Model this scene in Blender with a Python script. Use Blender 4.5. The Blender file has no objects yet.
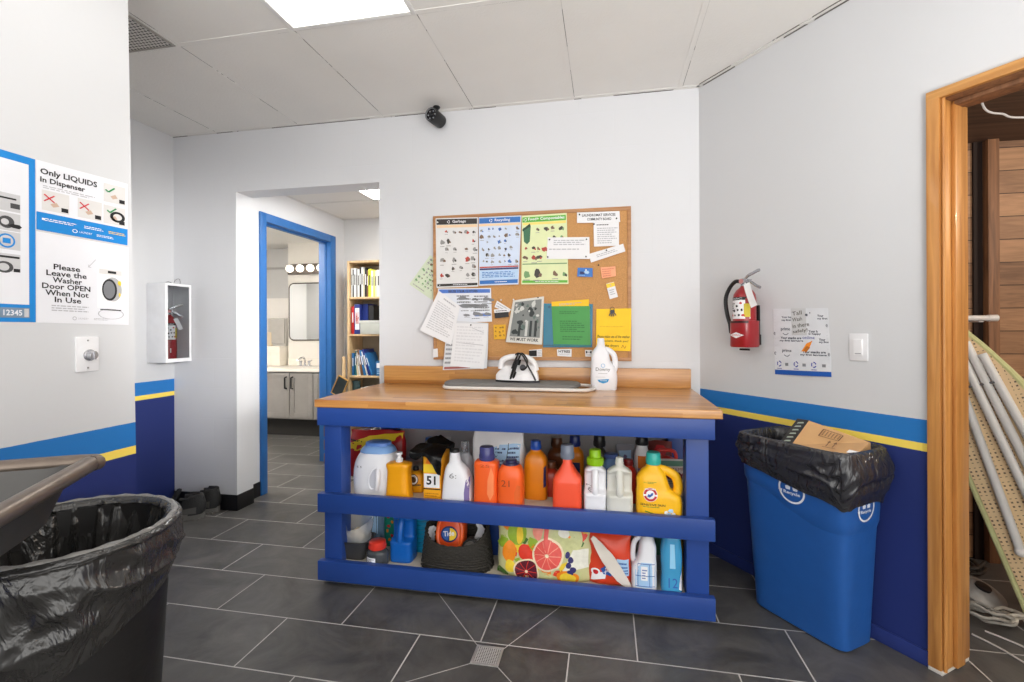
import bpy, bmesh, math, random
from mathutils import Vector, Matrix, noise, Euler
random.seed(7)
C = bpy.context.scene.collection
PI = math.pi
# ------------------------------------------------------------------ camera and room dimensions (metres)
F, YAW, V0, ROLL = 481.43, 0.1929, 329.41, -0.0039      # calibrated lens of a 1024 x 682 photograph
EYE = 1.2
YW, H = 2.794, 2.529            # back wall, ceiling height
XC, ANG = 0.506, 0.6327         # corner of the back wall and the oblique wall, its direction
XP, YP = -1.665, 1.438          # near end wall at the left: its plane and where it ends
XL2 = -2.905                    # recessed left wall
XPIER, XHALL, YHALL, HH = -2.415, -2.47, 4.23, 2.26
DR = Vector((math.sin(ANG), -math.cos(ANG), 0)); NR = Vector((math.cos(ANG), math.sin(ANG), 0))
RC = Vector((XC, YW, 0))

def ray(u, v):
    c, s = math.cos(ROLL), math.sin(ROLL)
    du, dv = u - 512, v - V0
    x = (c*du + s*dv)/F; z = -(-s*du + c*dv)/F
    return Vector((x*math.cos(YAW) - math.sin(YAW), x*math.sin(YAW) + math.cos(YAW), z))
EYEV = Vector((0, 0, EYE))
def onY(u, v, Y=YW):
    d = ray(u, v); return EYEV + d*(Y/d.y)
def onZ(u, v, Z=0.0):
    d = ray(u, v); return EYEV + d*((Z-EYE)/d.z)
# wall frames: origin and rotation about z; local x runs along the wall, local y into it, local z up
FRAMES = {'back': (Vector((0, YW, 0)), 0.0), 'right': (RC.copy(), ANG - PI/2), 'panel': (Vector((XP, 0, 0)), PI/2),
          'recess': (Vector((XL2, 0, 0)), PI/2)}
def frame_pt(fr, u, v, off=0.0):
    o, rz = FRAMES[fr]
    n = Vector((-math.sin(rz), math.cos(rz), 0)); t = Vector((math.cos(rz), math.sin(rz), 0))
    d = ray(u, v)
    k = ((o - n*off - EYEV).dot(n))/d.dot(n)
    P = EYEV + d*k
    return (P-o).dot(t), P.z
def frame_world(fr, x, z, off=0.0):
    o, rz = FRAMES[fr]
    n = Vector((-math.sin(rz), math.cos(rz), 0)); t = Vector((math.cos(rz), math.sin(rz), 0))
    return o + t*x - n*off + Vector((0, 0, z))

# ------------------------------------------------------------------ materials
def lin(c):
    c = c/255.0
    return c/12.92 if c <= 0.04045 else ((c+0.055)/1.055)**2.4
def col(rgb): return (lin(rgb[0]), lin(rgb[1]), lin(rgb[2]), 1)
MATS = {}
def nd(nt, t, **kw):
    n = nt.nodes.new(t)
    for k, v in kw.items(): setattr(n, k, v)
    return n
def M_(nt, op, a, b=None, c=None):
    n = nt.nodes.new('ShaderNodeMath'); n.operation = op
    for i, x in enumerate((a, b, c)):
        if x is None: continue
        if isinstance(x, (int, float)): n.inputs[i].default_value = x
        else: nt.links.new(x, n.inputs[i])
    return n.outputs[0]
def mixc(nt, fac, a, b):
    n = nt.nodes.new('ShaderNodeMix'); n.data_type = 'RGBA'
    for i, x in ((0, fac), (6, a), (7, b)):
        if isinstance(x, (int, float, tuple)): n.inputs[i].default_value = x
        else: nt.links.new(x, n.inputs[i])
    return n.outputs[2]
def base_mat(name):
    m = bpy.data.materials.new(name); m.use_nodes = True
    nt = m.node_tree; b = nt.nodes['Principled BSDF']
    return m, nt, b
def mat(name, rgb, rough=0.5, metal=0.0, var=0.06, scale=14.0, bump=0.0, bscale=60.0, coat=0.0, trans=0.0, emit=0.0, alpha=1.0, spec=0.5, ior=1.45, sss=0.0):
    if name in MATS: return MATS[name]
    m, nt, b = base_mat(name)
    tc = nd(nt, 'ShaderNodeTexCoord')
    nz = nd(nt, 'ShaderNodeTexNoise'); nz.inputs['Scale'].default_value = scale; nz.inputs['Detail'].default_value = 3
    nt.links.new(tc.outputs['Object'], nz.inputs['Vector'])
    c0 = col(rgb)
    lo = tuple(x*(1-var*1.6) for x in c0[:3])+(1,); hi = tuple(min(1, x*(1+var*1.6)) for x in c0[:3])+(1,)
    nt.links.new(mixc(nt, nz.outputs['Fac'], lo, hi), b.inputs['Base Color'])
    b.inputs['Roughness'].default_value = rough; b.inputs['Metallic'].default_value = metal
    b.inputs['Coat Weight'].default_value = coat; b.inputs['Coat Roughness'].default_value = 0.15
    b.inputs['Transmission Weight'].default_value = trans; b.inputs['IOR'].default_value = ior
    b.inputs['Specular IOR Level'].default_value = spec; b.inputs['Alpha'].default_value = alpha
    if sss: b.inputs['Subsurface Weight'].default_value = sss; b.inputs['Subsurface Radius'].default_value = (0.01, 0.01, 0.01)
    if emit:
        b.inputs['Emission Color'].default_value = c0; b.inputs['Emission Strength'].default_value = emit
    if bump:
        n2 = nd(nt, 'ShaderNodeTexNoise'); n2.inputs['Scale'].default_value = bscale; n2.inputs['Detail'].default_value = 4
        nt.links.new(tc.outputs['Object'], n2.inputs['Vector'])
        bp = nd(nt, 'ShaderNodeBump'); bp.inputs['Strength'].default_value = bump; bp.inputs['Distance'].default_value = 0.01
        nt.links.new(n2.outputs['Fac'], bp.inputs['Height']); nt.links.new(bp.outputs['Normal'], b.inputs['Normal'])
    MATS[name] = m
    return m

# ------------------------------------------------------------------ mesh builder
def spow(x, p): return math.copysign(abs(x)**p, x)
def catmull(levels, k=4):
    out = []; n = len(levels)
    for i in range(n-1):
        p0, p1, p2, p3 = levels[max(i-1, 0)], levels[i], levels[i+1], levels[min(i+2, n-1)]
        for j in range(k):
            t = j/k
            out.append(tuple(0.5*((2*b)+(-a+c)*t+(2*a-5*b+4*c-d)*t*t+(-a+3*b-3*c+d)*t**3) for a, b, c, d in zip(p0, p1, p2, p3)))
    out.append(levels[-1])
    return out
TEXT_CACHE = {}
def text_geo(s, bold=0.0):
    key = (s, bold)
    if key not in TEXT_CACHE:
        cu = bpy.data.curves.new('lettering', 'FONT'); cu.body = s; cu.resolution_u = 2; cu.offset = bold
        ob = bpy.data.objects.new('lettering', cu); C.objects.link(ob)
        me = bpy.data.meshes.new_from_object(ob)
        vs = [(v.co.x, v.co.y) for v in me.vertices]; fs = [tuple(p.vertices) for p in me.polygons]
        bpy.data.objects.remove(ob); bpy.data.curves.remove(cu); bpy.data.meshes.remove(me)
        TEXT_CACHE[key] = (vs, fs)
    return TEXT_CACHE[key]

class MB:
    def __init__(s): s.v = []; s.f = []; s.m = []; s.sm = []
    def add(s, vs, fs, mat=0, M=None, smooth=True):
        o = len(s.v)
        s.v += [tuple(M @ Vector(p)) for p in vs] if M is not None else [tuple(p) for p in vs]
        s.f += [tuple(i+o for i in f) for f in fs]; s.m += [mat]*len(fs); s.sm += [smooth]*len(fs)
        return s
    def box(s, lo, hi, mat=0, bevel=0.0, M=None, seg=2):
        bm = bmesh.new(); bmesh.ops.create_cube(bm, size=1)
        sz = [hi[i]-lo[i] for i in range(3)]; ce = [(hi[i]+lo[i])/2 for i in range(3)]
        for v in bm.verts: v.co = Vector((v.co.x*sz[0]+ce[0], v.co.y*sz[1]+ce[1], v.co.z*sz[2]+ce[2]))
        if bevel: bmesh.ops.bevel(bm, geom=bm.edges[:], offset=min(bevel, min(sz)*0.45), segments=seg, affect='EDGES', profile=0.6)
        bm.verts.index_update()
        s.add([v.co.copy() for v in bm.verts], [[v.index for v in f.verts] for f in bm.faces], mat, M, smooth=bool(bevel)); bm.free()
        return s
    def tube(s, pts, r, mat=0, seg=8, closed=False, M=None, flat=1.0, cap=True):
        P = [Vector(p) for p in pts]; n = len(P); vs = []; fs = []
        rr = r if isinstance(r, (list, tuple)) else [r]*n
        prev = None
        for i in range(n):
            a = P[(i-1) % n] if (closed or i > 0) else P[i]; b = P[(i+1) % n] if (closed or i < n-1) else P[i]
            t = (b-a)
            if t.length < 1e-9: t = Vector((0, 0, 1))
            t.normalize()
            if prev is None:
                ref = Vector((0, 0, 1)) if abs(t.z) < 0.9 else Vector((1, 0, 0))
                x = t.cross(ref).normalized()
            else:
                x = prev - t*prev.dot(t)
                x = x.normalized() if x.length > 1e-6 else t.cross(Vector((0.3, 0.5, 0.8))).normalized()
            prev = x; y = t.cross(x)
            for k in range(seg):
                a_ = 2*PI*k/seg
                vs.append(P[i] + x*(math.cos(a_)*rr[i]) + y*(math.sin(a_)*rr[i]*flat))
        for i in range(n if closed else n-1):
            j = (i+1) % n
            for k in range(seg):
                k2 = (k+1) % seg
                fs.append((i*seg+k, i*seg+k2, j*seg+k2, j*seg+k))
        if not closed and cap:
            fs.append(tuple(range(seg-1, -1, -1))); fs.append(tuple((n-1)*seg+k for k in range(seg)))
        return s.add(vs, fs, mat, M)
    def lathe(s, prof, mat=0, seg=24, M=None, c=(0, 0, 0), cap=True):
        return s.loft([(z, c[0], c[1], r, r, 2.0) for r, z in prof], mat, seg, M, cap, dz=c[2])
    def loft(s, lv, mat=0, seg=32, M=None, cap=True, dz=0.0):
        vs = []; fs = []; n = len(lv)
        for z, cx, cy, rx, ry, p in lv:
            for k in range(seg):
                a = 2*PI*(k+0.5)/seg
                vs.append((cx+rx*spow(math.cos(a), 2/p), cy+ry*spow(math.sin(a), 2/p), z+dz))
        for i in range(n-1):
            for k in range(seg):
                k2 = (k+1) % seg
                fs.append((i*seg+k, i*seg+k2, (i+1)*seg+k2, (i+1)*seg+k))
        if cap:
            fs.append(tuple(range(seg-1, -1, -1))); fs.append(tuple((n-1)*seg+k for k in range(seg)))
        return s.add(vs, fs, mat, M)
    def prism(s, poly, z0, z1, mat=0, M=None, smooth=False):
        n = len(poly)
        vs = [(x, y, z0) for x, y in poly]+[(x, y, z1) for x, y in poly]
        fs = [tuple(range(n-1, -1, -1)), tuple(range(n, 2*n))]+[(i, (i+1) % n, n+(i+1) % n, n+i) for i in range(n)]
        return s.add(vs, fs, mat, M, smooth)
    def grid(s, fn, nu, nv, mat=0, M=None, flip=False, closed_u=False, smooth=True):
        vs = []; fs = []; cu = nu if closed_u else nu+1
        for j in range(nv+1):
            for i in range(cu): vs.append(fn(i/nu, j/nv))
        for j in range(nv):
            for i in range(nu):
                a, b = j*cu+i, j*cu+(i+1) % cu
                q = (a, b, b+cu, a+cu)
                fs.append(q[::-1] if flip else q)
        return s.add(vs, fs, mat, M, smooth)
    def sphere(s, c, r, mat=0, seg=16, rings=10, M=None, sq=(1, 1, 1)):
        def fn(u, v):
            a, b = 2*PI*u, -PI/2+PI*v
            return (c[0]+r*sq[0]*math.cos(b)*math.cos(a), c[1]+r*sq[1]*math.cos(b)*math.sin(a), c[2]+r*sq[2]*math.sin(b))
        return s.grid(fn, seg, rings, mat, M, closed_u=True)
    def build(s, name, mats, parent=None, loc=(0, 0, 0), rz=0.0, rot=None, sharp=40, weld=False):
        me = bpy.data.meshes.new(name)
        me.from_pydata(s.v, [], s.f)
        if not isinstance(mats, (list, tuple)): mats = [mats]
        for m in mats: me.materials.append(m)
        me.polygons.foreach_set('material_index', s.m); me.polygons.foreach_set('use_smooth', s.sm)
        if weld:
            bm = bmesh.new(); bm.from_mesh(me); bmesh.ops.remove_doubles(bm, verts=bm.verts, dist=1e-5)
            bmesh.ops.recalc_face_normals(bm, faces=bm.faces); bm.to_mesh(me); bm.free()
        me.update(); me.set_sharp_from_angle(angle=math.radians(sharp))
        o = bpy.data.objects.new(name, me); C.objects.link(o)
        if parent: o.parent = parent
        o.location = loc; o.rotation_euler = rot if rot else (0, 0, rz)
        return o
def tag(o, label, cat, group=None):
    o['label'] = label; o['category'] = cat
    if group: o['group'] = group
    return o
def thing(name, label, cat, loc=(0, 0, 0), rz=0.0, group=None, rot=None):
    o = bpy.data.objects.new(name, None); C.objects.link(o); o.empty_display_size = 0.05
    o.location = loc; o.rotation_euler = rot if rot else (0, 0, rz)
    return tag(o, label, cat, group)
def struct(o): o['kind'] = 'structure'; return o
def arc(cx, cy, r, a0, a1, n, z=0.0): return [(cx+r*math.cos(a0+(a1-a0)*i/n), cy+r*math.sin(a0+(a1-a0)*i/n), z) for i in range(n+1)]
def spline(pts, k=8): return [Vector(p) for p in catmull([tuple(p) for p in pts], k)]

# ------------------------------------------------------------------ decals on a curved or flat front (local x, z -> y)
class Decal:
    """Printed marks laid on a surface given by a function (x, z, lift) -> point."""
    def __init__(s, mb, fn, curved=False): s.mb = mb; s.fn = fn; s.curved = curved
    def poly(s, pts, mat, lift=0.0005):
        n = len(pts)
        if s.curved:        # subdivided so that it follows the surface
            q = []
            for i in range(n):
                a, b = pts[i], pts[(i+1) % n]; k = 5 if n < 9 else 2
                q += [(a[0]+(b[0]-a[0])*j/k, a[1]+(b[1]-a[1])*j/k) for j in range(k)]
            cx = sum(p[0] for p in q)/len(q); cz = sum(p[1] for p in q)/len(q); m = len(q); vs = []
            for f in (1, .7, .35): vs += [s.fn(cx+(x-cx)*f, cz+(z-cz)*f, lift) for x, z in q]
            vs.append(s.fn(cx, cz, lift))
            fs = [(r*m+i, r*m+(i+1) % m, (r+1)*m+(i+1) % m, (r+1)*m+i) for r in range(2) for i in range(m)]+[(2*m+i, 2*m+(i+1) % m, 3*m) for i in range(m)]
            s.mb.add(vs, fs, mat); return
        s.mb.add([s.fn(x, z, lift) for x, z in pts], [tuple(range(n))], mat, smooth=False)
    def rect(s, x0, z0, x1, z1, mat, lift=0.0004, n=6):
        s.mb.grid(lambda u, v: s.fn(x0+(x1-x0)*u, z0+(z1-z0)*v, lift), n, n, mat, smooth=True)
    def disc(s, cx, cz, rx, rz_, mat, lift=0.0006, n=18, a0=0):
        if s.curved: s.poly([(cx+rx*math.cos(a0+2*PI*i/n), cz+rz_*math.sin(a0+2*PI*i/n)) for i in range(n)], mat, lift); return
        vs = [s.fn(cx, cz, lift)]+[s.fn(cx+rx*math.cos(a0+2*PI*i/n), cz+rz_*math.sin(a0+2*PI*i/n), lift) for i in range(n)]
        s.mb.add(vs, [(0, 1+i, 1+(i+1) % n) for i in range(n)], mat)
    def ring(s, cx, cz, r0, r1, mat, lift=0.0007, n=20, a0=0, a1=2*PI, sx=1.0):
        s.mb.grid(lambda u, v: s.fn(cx+sx*(r0+(r1-r0)*v)*math.cos(a0+(a1-a0)*u), cz+(r0+(r1-r0)*v)*math.sin(a0+(a1-a0)*u), lift), n, 1, mat)
    def line(s, x0, z0, x1, z1, w, mat, lift=0.0006):
        d = Vector((x1-x0, z1-z0)); L = max(d.length, 1e-6); p = Vector((-d.y, d.x))/L*w/2
        s.poly([(x0-p.x, z0-p.y), (x1-p.x, z1-p.y), (x1+p.x, z1+p.y), (x0+p.x, z0+p.y)], mat, lift)
    def text(s, t, x0, z0, x1, z1, mat, lift=0.0007, bold=0.0, rot=0.0, flip=False):
        vs, fs = text_geo(t, bold)
        if not vs: return
        ax = min(v[0] for v in vs); bx = max(v[0] for v in vs); ay = min(v[1] for v in vs); by = max(v[1] for v in vs)
        cx, cz = (x0+x1)/2, (z0+z1)/2; cr, sr = math.cos(rot), math.sin(rot); out = []
        for x, y in vs:
            px = x0+(x1-x0)*(x-ax)/max(bx-ax, 1e-6)-cx; pz = z0+(z1-z0)*(y-ay)/max(by-ay, 1e-6)-cz
            out.append(s.fn(cx+px*cr-pz*sr, cz+px*sr+pz*cr, lift))
        s.mb.add(out, fs, mat, smooth=False)
    def lines(s, x0, z0, x1, z1, n, mat, seed=1, lift=0.0006, fill=0.45):
        """n rows of small print"""
        rnd = random.Random(seed); h = (z1-z0)/n
        for i in range(n):
            z = z1-(i+0.5)*h; x = x0; end = x1-(x1-x0)*rnd.choice((0, 0, 0.05, 0.3, 0.12))
            while x < end-0.001:
                w = (x1-x0)*rnd.uniform(0.05, 0.16); xe = min(x+w, end)
                s.poly([(x, z-h*fill/2), (xe, z-h*fill/2), (xe, z+h*fill/2), (x, z+h*fill/2)], mat, lift); x = xe+(x1-x0)*0.025
    def blob(s, cx, cz, r, mat, seed, lift=0.0007, sx=1.0):
        rnd = random.Random(seed); n = rnd.choice((6, 7, 9))
        s.poly([(cx+sx*r*rnd.uniform(0.45, 1.1)*math.cos(2*PI*i/n), cz+r*rnd.uniform(0.4, 1.0)*math.sin(2*PI*i/n)) for i in range(n)], mat, lift)
INK = mat('ink_black', (28, 28, 30), 0.6); GREYINK = mat('ink_grey', (130, 132, 136), 0.6)
WHITE_P = mat('paper_white', (232, 232, 234), 0.65, var=0.02)

def sheet(name, label, cat, fr, corners, off, mats, deco=None, group=None, curl=0.0, bend=0.0, px=True, parent=None, thick=0.0008, n=8):
    """A thin sheet on a wall frame given by its four corners (top left, top right, bottom right, bottom left); deco works in unit coordinates."""
    q = [Vector(frame_pt(fr, u, v, off)) for u, v in corners] if px else [Vector(c) for c in corners]
    ce = sum(q, Vector((0, 0)))/4; zb = min(p.y for p in q)
    def pt(u, w, lift=0.0):     # u to the right 0..1, w upward 0..1
        top = q[0]+(q[1]-q[0])*u; bot = q[3]+(q[2]-q[3])*u
        p = bot+(top-bot)*w
        out = curl*(1-w)**2 + bend*4*u*(1-u)
        return (p.x-ce.x, -out-lift, p.y-zb)
    mb = MB()
    mb.grid(lambda u, v: pt(u, v, 0), n, n, 0)
    mb.grid(lambda u, v: pt(u, v, -thick), n, n, 0, flip=True)
    edge = [(i/n, 0) for i in range(n)]+[(1, i/n) for i in range(n)]+[(1-i/n, 1) for i in range(n)]+[(0, 1-i/n) for i in range(n)]
    k = len(edge)
    mb.add([pt(u, v, 0) for u, v in edge]+[pt(u, v, -thick) for u, v in edge], [(i, k+i, k+(i+1) % k, (i+1) % k) for i in range(k)], 0, smooth=False)
    if deco: deco(Decal(mb, pt))
    o = mb.build(name, mats, parent, frame_world(fr, ce.x, zb, off), FRAMES[fr][1])
    if label: tag(o, label, cat, group)
    return o
# light levels
WORLD, CEDAR, EXPO = 3.0, 42.0, 0.12
EM_A, EM_H, EM_W, FILL, FILL2, FILL3 = 2.8, 22.0, 24.0, 180.0, 50.0, 620.0  # last three levels drive the added fill spots
# ================================================================== SETTING
def seg_dist(nt, px, py, a, b):
    ax, ay = a; bx, by = b[0]-a[0], b[1]-a[1]; L2 = bx*bx+by*by
    dx = M_(nt, 'SUBTRACT', px, ax); dy = M_(nt, 'SUBTRACT', py, ay)
    t = M_(nt, 'DIVIDE', M_(nt, 'ADD', M_(nt, 'MULTIPLY', dx, bx), M_(nt, 'MULTIPLY', dy, by)), L2)
    n = nt.nodes.new('ShaderNodeClamp'); nt.links.new(t, n.inputs[0]); t = n.outputs[0]
    ex = M_(nt, 'SUBTRACT', dx, M_(nt, 'MULTIPLY', t, bx)); ey = M_(nt, 'SUBTRACT', dy, M_(nt, 'MULTIPLY', t, by))
    return M_(nt, 'SQRT', M_(nt, 'ADD', M_(nt, 'MULTIPLY', ex, ex), M_(nt, 'MULTIPLY', ey, ey)))
def floor_material():
    m, nt, b = base_mat('slate_floor_tile')
    g = nd(nt, 'ShaderNodeNewGeometry'); sp = nd(nt, 'ShaderNodeSeparateXYZ'); nt.links.new(g.outputs['Position'], sp.inputs[0])
    px, py = sp.outputs[0], sp.outputs[1]
    TW, TH = 0.5855, 0.2965
    ry = M_(nt, 'DIVIDE', M_(nt, 'SUBTRACT', py, 1.4945), TH); row = M_(nt, 'FLOOR', ry)
    par = M_(nt, 'ABSOLUTE', M_(nt, 'MODULO', row, 2.0))
    off = M_(nt, 'ADD', -0.138, M_(nt, 'MULTIPLY', par, 0.2455))
    rx = M_(nt, 'DIVIDE', M_(nt, 'SUBTRACT', px, off), TW); cx = M_(nt, 'FLOOR', rx)
    def edge(r, size):
        fr = M_(nt, 'FRACT', r); return M_(nt, 'MULTIPLY', M_(nt, 'MINIMUM', fr, M_(nt, 'SUBTRACT', 1.0, fr)), size)
    d = M_(nt, 'MINIMUM', edge(rx, TW), edge(ry, TH))
    gro = M_(nt, 'LESS_THAN', d, 0.0025)
    for a, c in (((-.486, 1.771), (-.755, 2.087)), ((-.382, 1.768), (-.197, 2.087)), ((-.484, 1.668), (-.74, 1.4945)), ((-.382, 1.668), (-.21, 1.4945))):
        gro = M_(nt, 'MAXIMUM', gro, M_(nt, 'LESS_THAN', seg_dist(nt, px, py, a, c), 0.0016))
    cmb = nd(nt, 'ShaderNodeCombineXYZ'); nt.links.new(cx, cmb.inputs[0]); nt.links.new(row, cmb.inputs[1])
    wn = nd(nt, 'ShaderNodeTexWhiteNoise'); wn.noise_dimensions = '3D'; nt.links.new(cmb.outputs[0], wn.inputs['Vector'])
    vadd = nd(nt, 'ShaderNodeVectorMath', operation='MULTIPLY_ADD'); nt.links.new(wn.outputs['Color'], vadd.inputs[0]); vadd.inputs[1].default_value = (9, 9, 9); nt.links.new(g.outputs['Position'], vadd.inputs[2])
    nz = nd(nt, 'ShaderNodeTexNoise'); nz.inputs['Scale'].default_value = 5; nz.inputs['Detail'].default_value = 7; nz.inputs['Roughness'].default_value = 0.62; nz.inputs['Distortion'].default_value = 0.8
    nt.links.new(vadd.outputs[0], nz.inputs['Vector'])
    cr = nd(nt, 'ShaderNodeValToRGB'); nt.links.new(nz.outputs['Fac'], cr.inputs[0])
    cr.color_ramp.elements[0].position = 0.3; cr.color_ramp.elements[0].color = col((61, 60, 59))
    cr.color_ramp.elements[1].position = 0.72; cr.color_ramp.elements[1].color = col((99, 97, 94))
    tone = M_(nt, 'ADD', 0.86, M_(nt, 'MULTIPLY', wn.outputs['Value'], 0.28))
    hs = nd(nt, 'ShaderNodeHueSaturation'); nt.links.new(cr.outputs[0], hs.inputs['Color']); nt.links.new(tone, hs.inputs['Value'])
    gn = nd(nt, 'ShaderNodeTexNoise'); gn.inputs['Scale'].default_value = 2.2; nt.links.new(g.outputs['Position'], gn.inputs['Vector'])
    gcol = mixc(nt, gn.outputs['Fac'], col((140, 138, 134)), col((214, 212, 208)))
    nt.links.new(mixc(nt, gro, hs.outputs[0], gcol), b.inputs['Base Color'])
    nt.links.new(M_(nt, 'ADD', M_(nt, 'MULTIPLY', nz.outputs['Fac'], 0.25), M_(nt, 'ADD', 0.25, M_(nt, 'MULTIPLY', gro, 0.3))), b.inputs['Roughness'])
    b.inputs['Specular IOR Level'].default_value = 0.45
    n2 = nd(nt, 'ShaderNodeTexNoise'); n2.inputs['Scale'].default_value = 22; n2.inputs['Detail'].default_value = 5; nt.links.new(vadd.outputs[0], n2.inputs['Vector'])
    hgt = M_(nt, 'SUBTRACT', M_(nt, 'ADD', M_(nt, 'MULTIPLY', n2.outputs['Fac'], 0.5), nz.outputs['Fac']), M_(nt, 'MULTIPLY', gro, 0.8))
    bp = nd(nt, 'ShaderNodeBump'); bp.inputs['Strength'].default_value = 0.22; bp.inputs['Distance'].default_value = 0.006
    nt.links.new(hgt, bp.inputs['Height']); nt.links.new(bp.outputs['Normal'], b.inputs['Normal'])
    return m
def wall_material(name, rgb, block=False, bands=False, rough=0.55):
    m, nt, b = base_mat(name)
    g = nd(nt, 'ShaderNodeNewGeometry'); sp = nd(nt, 'ShaderNodeSeparateXYZ'); nt.links.new(g.outputs['Position'], sp.inputs[0])
    nz = nd(nt, 'ShaderNodeTexNoise'); nz.inputs['Scale'].default_value = 1.6; nz.inputs['Detail'].default_value = 4
    nt.links.new(g.outputs['Position'], nz.inputs['Vector'])
    c0 = col(rgb); lo = tuple(x*0.97 for x in c0[:3])+(1,); hi = tuple(min(1, x*1.03) for x in c0[:3])+(1,)
    c = mixc(nt, nz.outputs['Fac'], lo, hi)
    fine = nd(nt, 'ShaderNodeTexNoise'); fine.inputs['Scale'].default_value = 70; fine.inputs['Detail'].default_value = 3; nt.links.new(g.outputs['Position'], fine.inputs['Vector'])
    hgt = M_(nt, 'MULTIPLY', fine.outputs['Fac'], 0.25)
    if block:
        cb = nd(nt, 'ShaderNodeCombineXYZ'); nt.links.new(M_(nt, 'ADD', sp.outputs[0], M_(nt, 'MULTIPLY', sp.outputs[1], 1.0)), cb.inputs[0]); nt.links.new(sp.outputs[2], cb.inputs[1])
        br = nd(nt, 'ShaderNodeTexBrick'); nt.links.new(cb.outputs[0], br.inputs['Vector'])
        br.inputs['Scale'].default_value = 1; br.inputs['Brick Width'].default_value = 0.4064; br.inputs['Row Height'].default_value = 0.2032
        br.inputs['Mortar Size'].default_value = 0.004; br.inputs['Mortar Smooth'].default_value = 0.6; br.offset = 0.5
        br.inputs['Color1'].default_value = (1, 1, 1, 1); br.inputs['Color2'].default_value = (1, 1, 1, 1); br.inputs['Mortar'].default_value = (0, 0, 0, 1)
        hgt = M_(nt, 'ADD', hgt, M_(nt, 'MULTIPLY', M_(nt, 'SUBTRACT', 1.0, br.outputs['Fac']), 0.3))
    if bands:
        z = sp.outputs[2]
        navy, yel, blu = col((36, 50, 112)), col((246, 218, 96)), col((36, 116, 188))
        wob = M_(nt, 'MULTIPLY', M_(nt, 'SUBTRACT', fine.outputs['Fac'], 0.5), 0.002); z = M_(nt, 'ADD', z, wob)
        c = mixc(nt, M_(nt, 'LESS_THAN', z, 0.872), c, blu)
        c = mixc(nt, M_(nt, 'LESS_THAN', z, 0.788), c, yel)
        c = mixc(nt, M_(nt, 'LESS_THAN', z, 0.759), c, navy)
    nt.links.new(c, b.inputs['Base Color']); b.inputs['Roughness'].default_value = rough
    b.inputs['Specular IOR Level'].default_value = 0.35
    bp = nd(nt, 'ShaderNodeBump'); bp.inputs['Strength'].default_value = 0.25; bp.inputs['Distance'].default_value = 0.004
    nt.links.new(hgt, bp.inputs['Height']); nt.links.new(bp.outputs['Normal'], b.inputs['Normal'])
    return m
M_FLOOR = floor_material()
M_BLOCK = wall_material('white_block_paint', (214, 215, 218), block=True)
M_BAND = wall_material('banded_wall_paint', (206, 207, 209), bands=True)
M_WHITE = wall_material('white_wall_paint', (216, 216, 216))
M_CEIL = mat('ceiling_paint', (228, 226, 222), 0.8, var=0.03, scale=3, bump=0.15, bscale=90)
M_BASE = mat('black_vinyl_base', (20, 20, 22), 0.45)
M_NAVY = mat('navy_trim_paint', (40, 54, 116), 0.4)
M_BLUE = mat('blue_door_paint', (42, 102, 168), 0.38, var=0.05)
def crack_material():
    m, nt, b = base_mat('ceiling_crack')
    g = nd(nt, 'ShaderNodeNewGeometry'); nz = nd(nt, 'ShaderNodeTexNoise'); nz.inputs['Scale'].default_value = 4.5; nz.inputs['Detail'].default_value = 5
    nt.links.new(g.outputs['Position'], nz.inputs['Vector'])
    f = M_(nt, 'GREATER_THAN', nz.outputs['Fac'], 0.5)
    nt.links.new(mixc(nt, f, col((205, 203, 200)), col((96, 92, 88))), b.inputs['Base Color']); b.inputs['Roughness'].default_value = 0.8
    return m
M_CRACK = crack_material()

o = struct(MB().box((-6.2, -3.2, -0.1), (5.2, 6.2, 0)).build('floor', M_FLOOR))
mb = MB().box((-3.2, -3.2, H), (3.75, YW+0.15, H+0.1)); ceiling = struct(mb.build('ceiling', M_CEIL))
# T-bar seams of the ceiling, painted over
bars = MB(); cracks = MB()
for x in (-2.57, -1.96, -1.365, -0.79, -0.187, 0.404, 1.0, 1.6):
    bars.box((x-0.012, -3.1, H-0.002), (x+0.012, YW, H+0.001)); cracks.box((x+0.0125, -3.1, H-0.0012), (x+0.0143, YW, H+0.001))
for y in (-1.78, -0.56, 0.675, 1.9):
    bars.box((-2.9, y-0.012, H-0.0025), (2.6, y+0.012, H+0.001)); cracks.box((-2.9, y+0.0125, H-0.0012), (2.6, y+0.0145, H+0.001))
struct(bars.build('trim_1', M_CEIL)); struct(cracks.build('trim_2', M_CRACK))
# wall angle along the back and oblique walls, with its open joint
ang = MB(); ang2 = MB()
ang.box((XL2, YW-0.022, H-0.003), (XC, YW, H)); ang2.box((XL2, YW-0.003, H-0.006), (XC, YW, H-0.003))
Rm = Matrix.Translation(RC) @ Matrix.Rotation(ANG-PI/2, 4, 'Z')
ang.box((0, -0.022, H-0.003), (3.0, 0, H), M=Rm); ang2.box((0, -0.0235, H-0.004), (3.0, -0.022, H), M=Rm); ang2.box((0, -0.003, H-0.008), (3.0, 0, H-0.003), M=Rm)
struct(ang.build('trim_3', M_CEIL)); struct(ang2.build('trim_4', M_CRACK))

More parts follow.
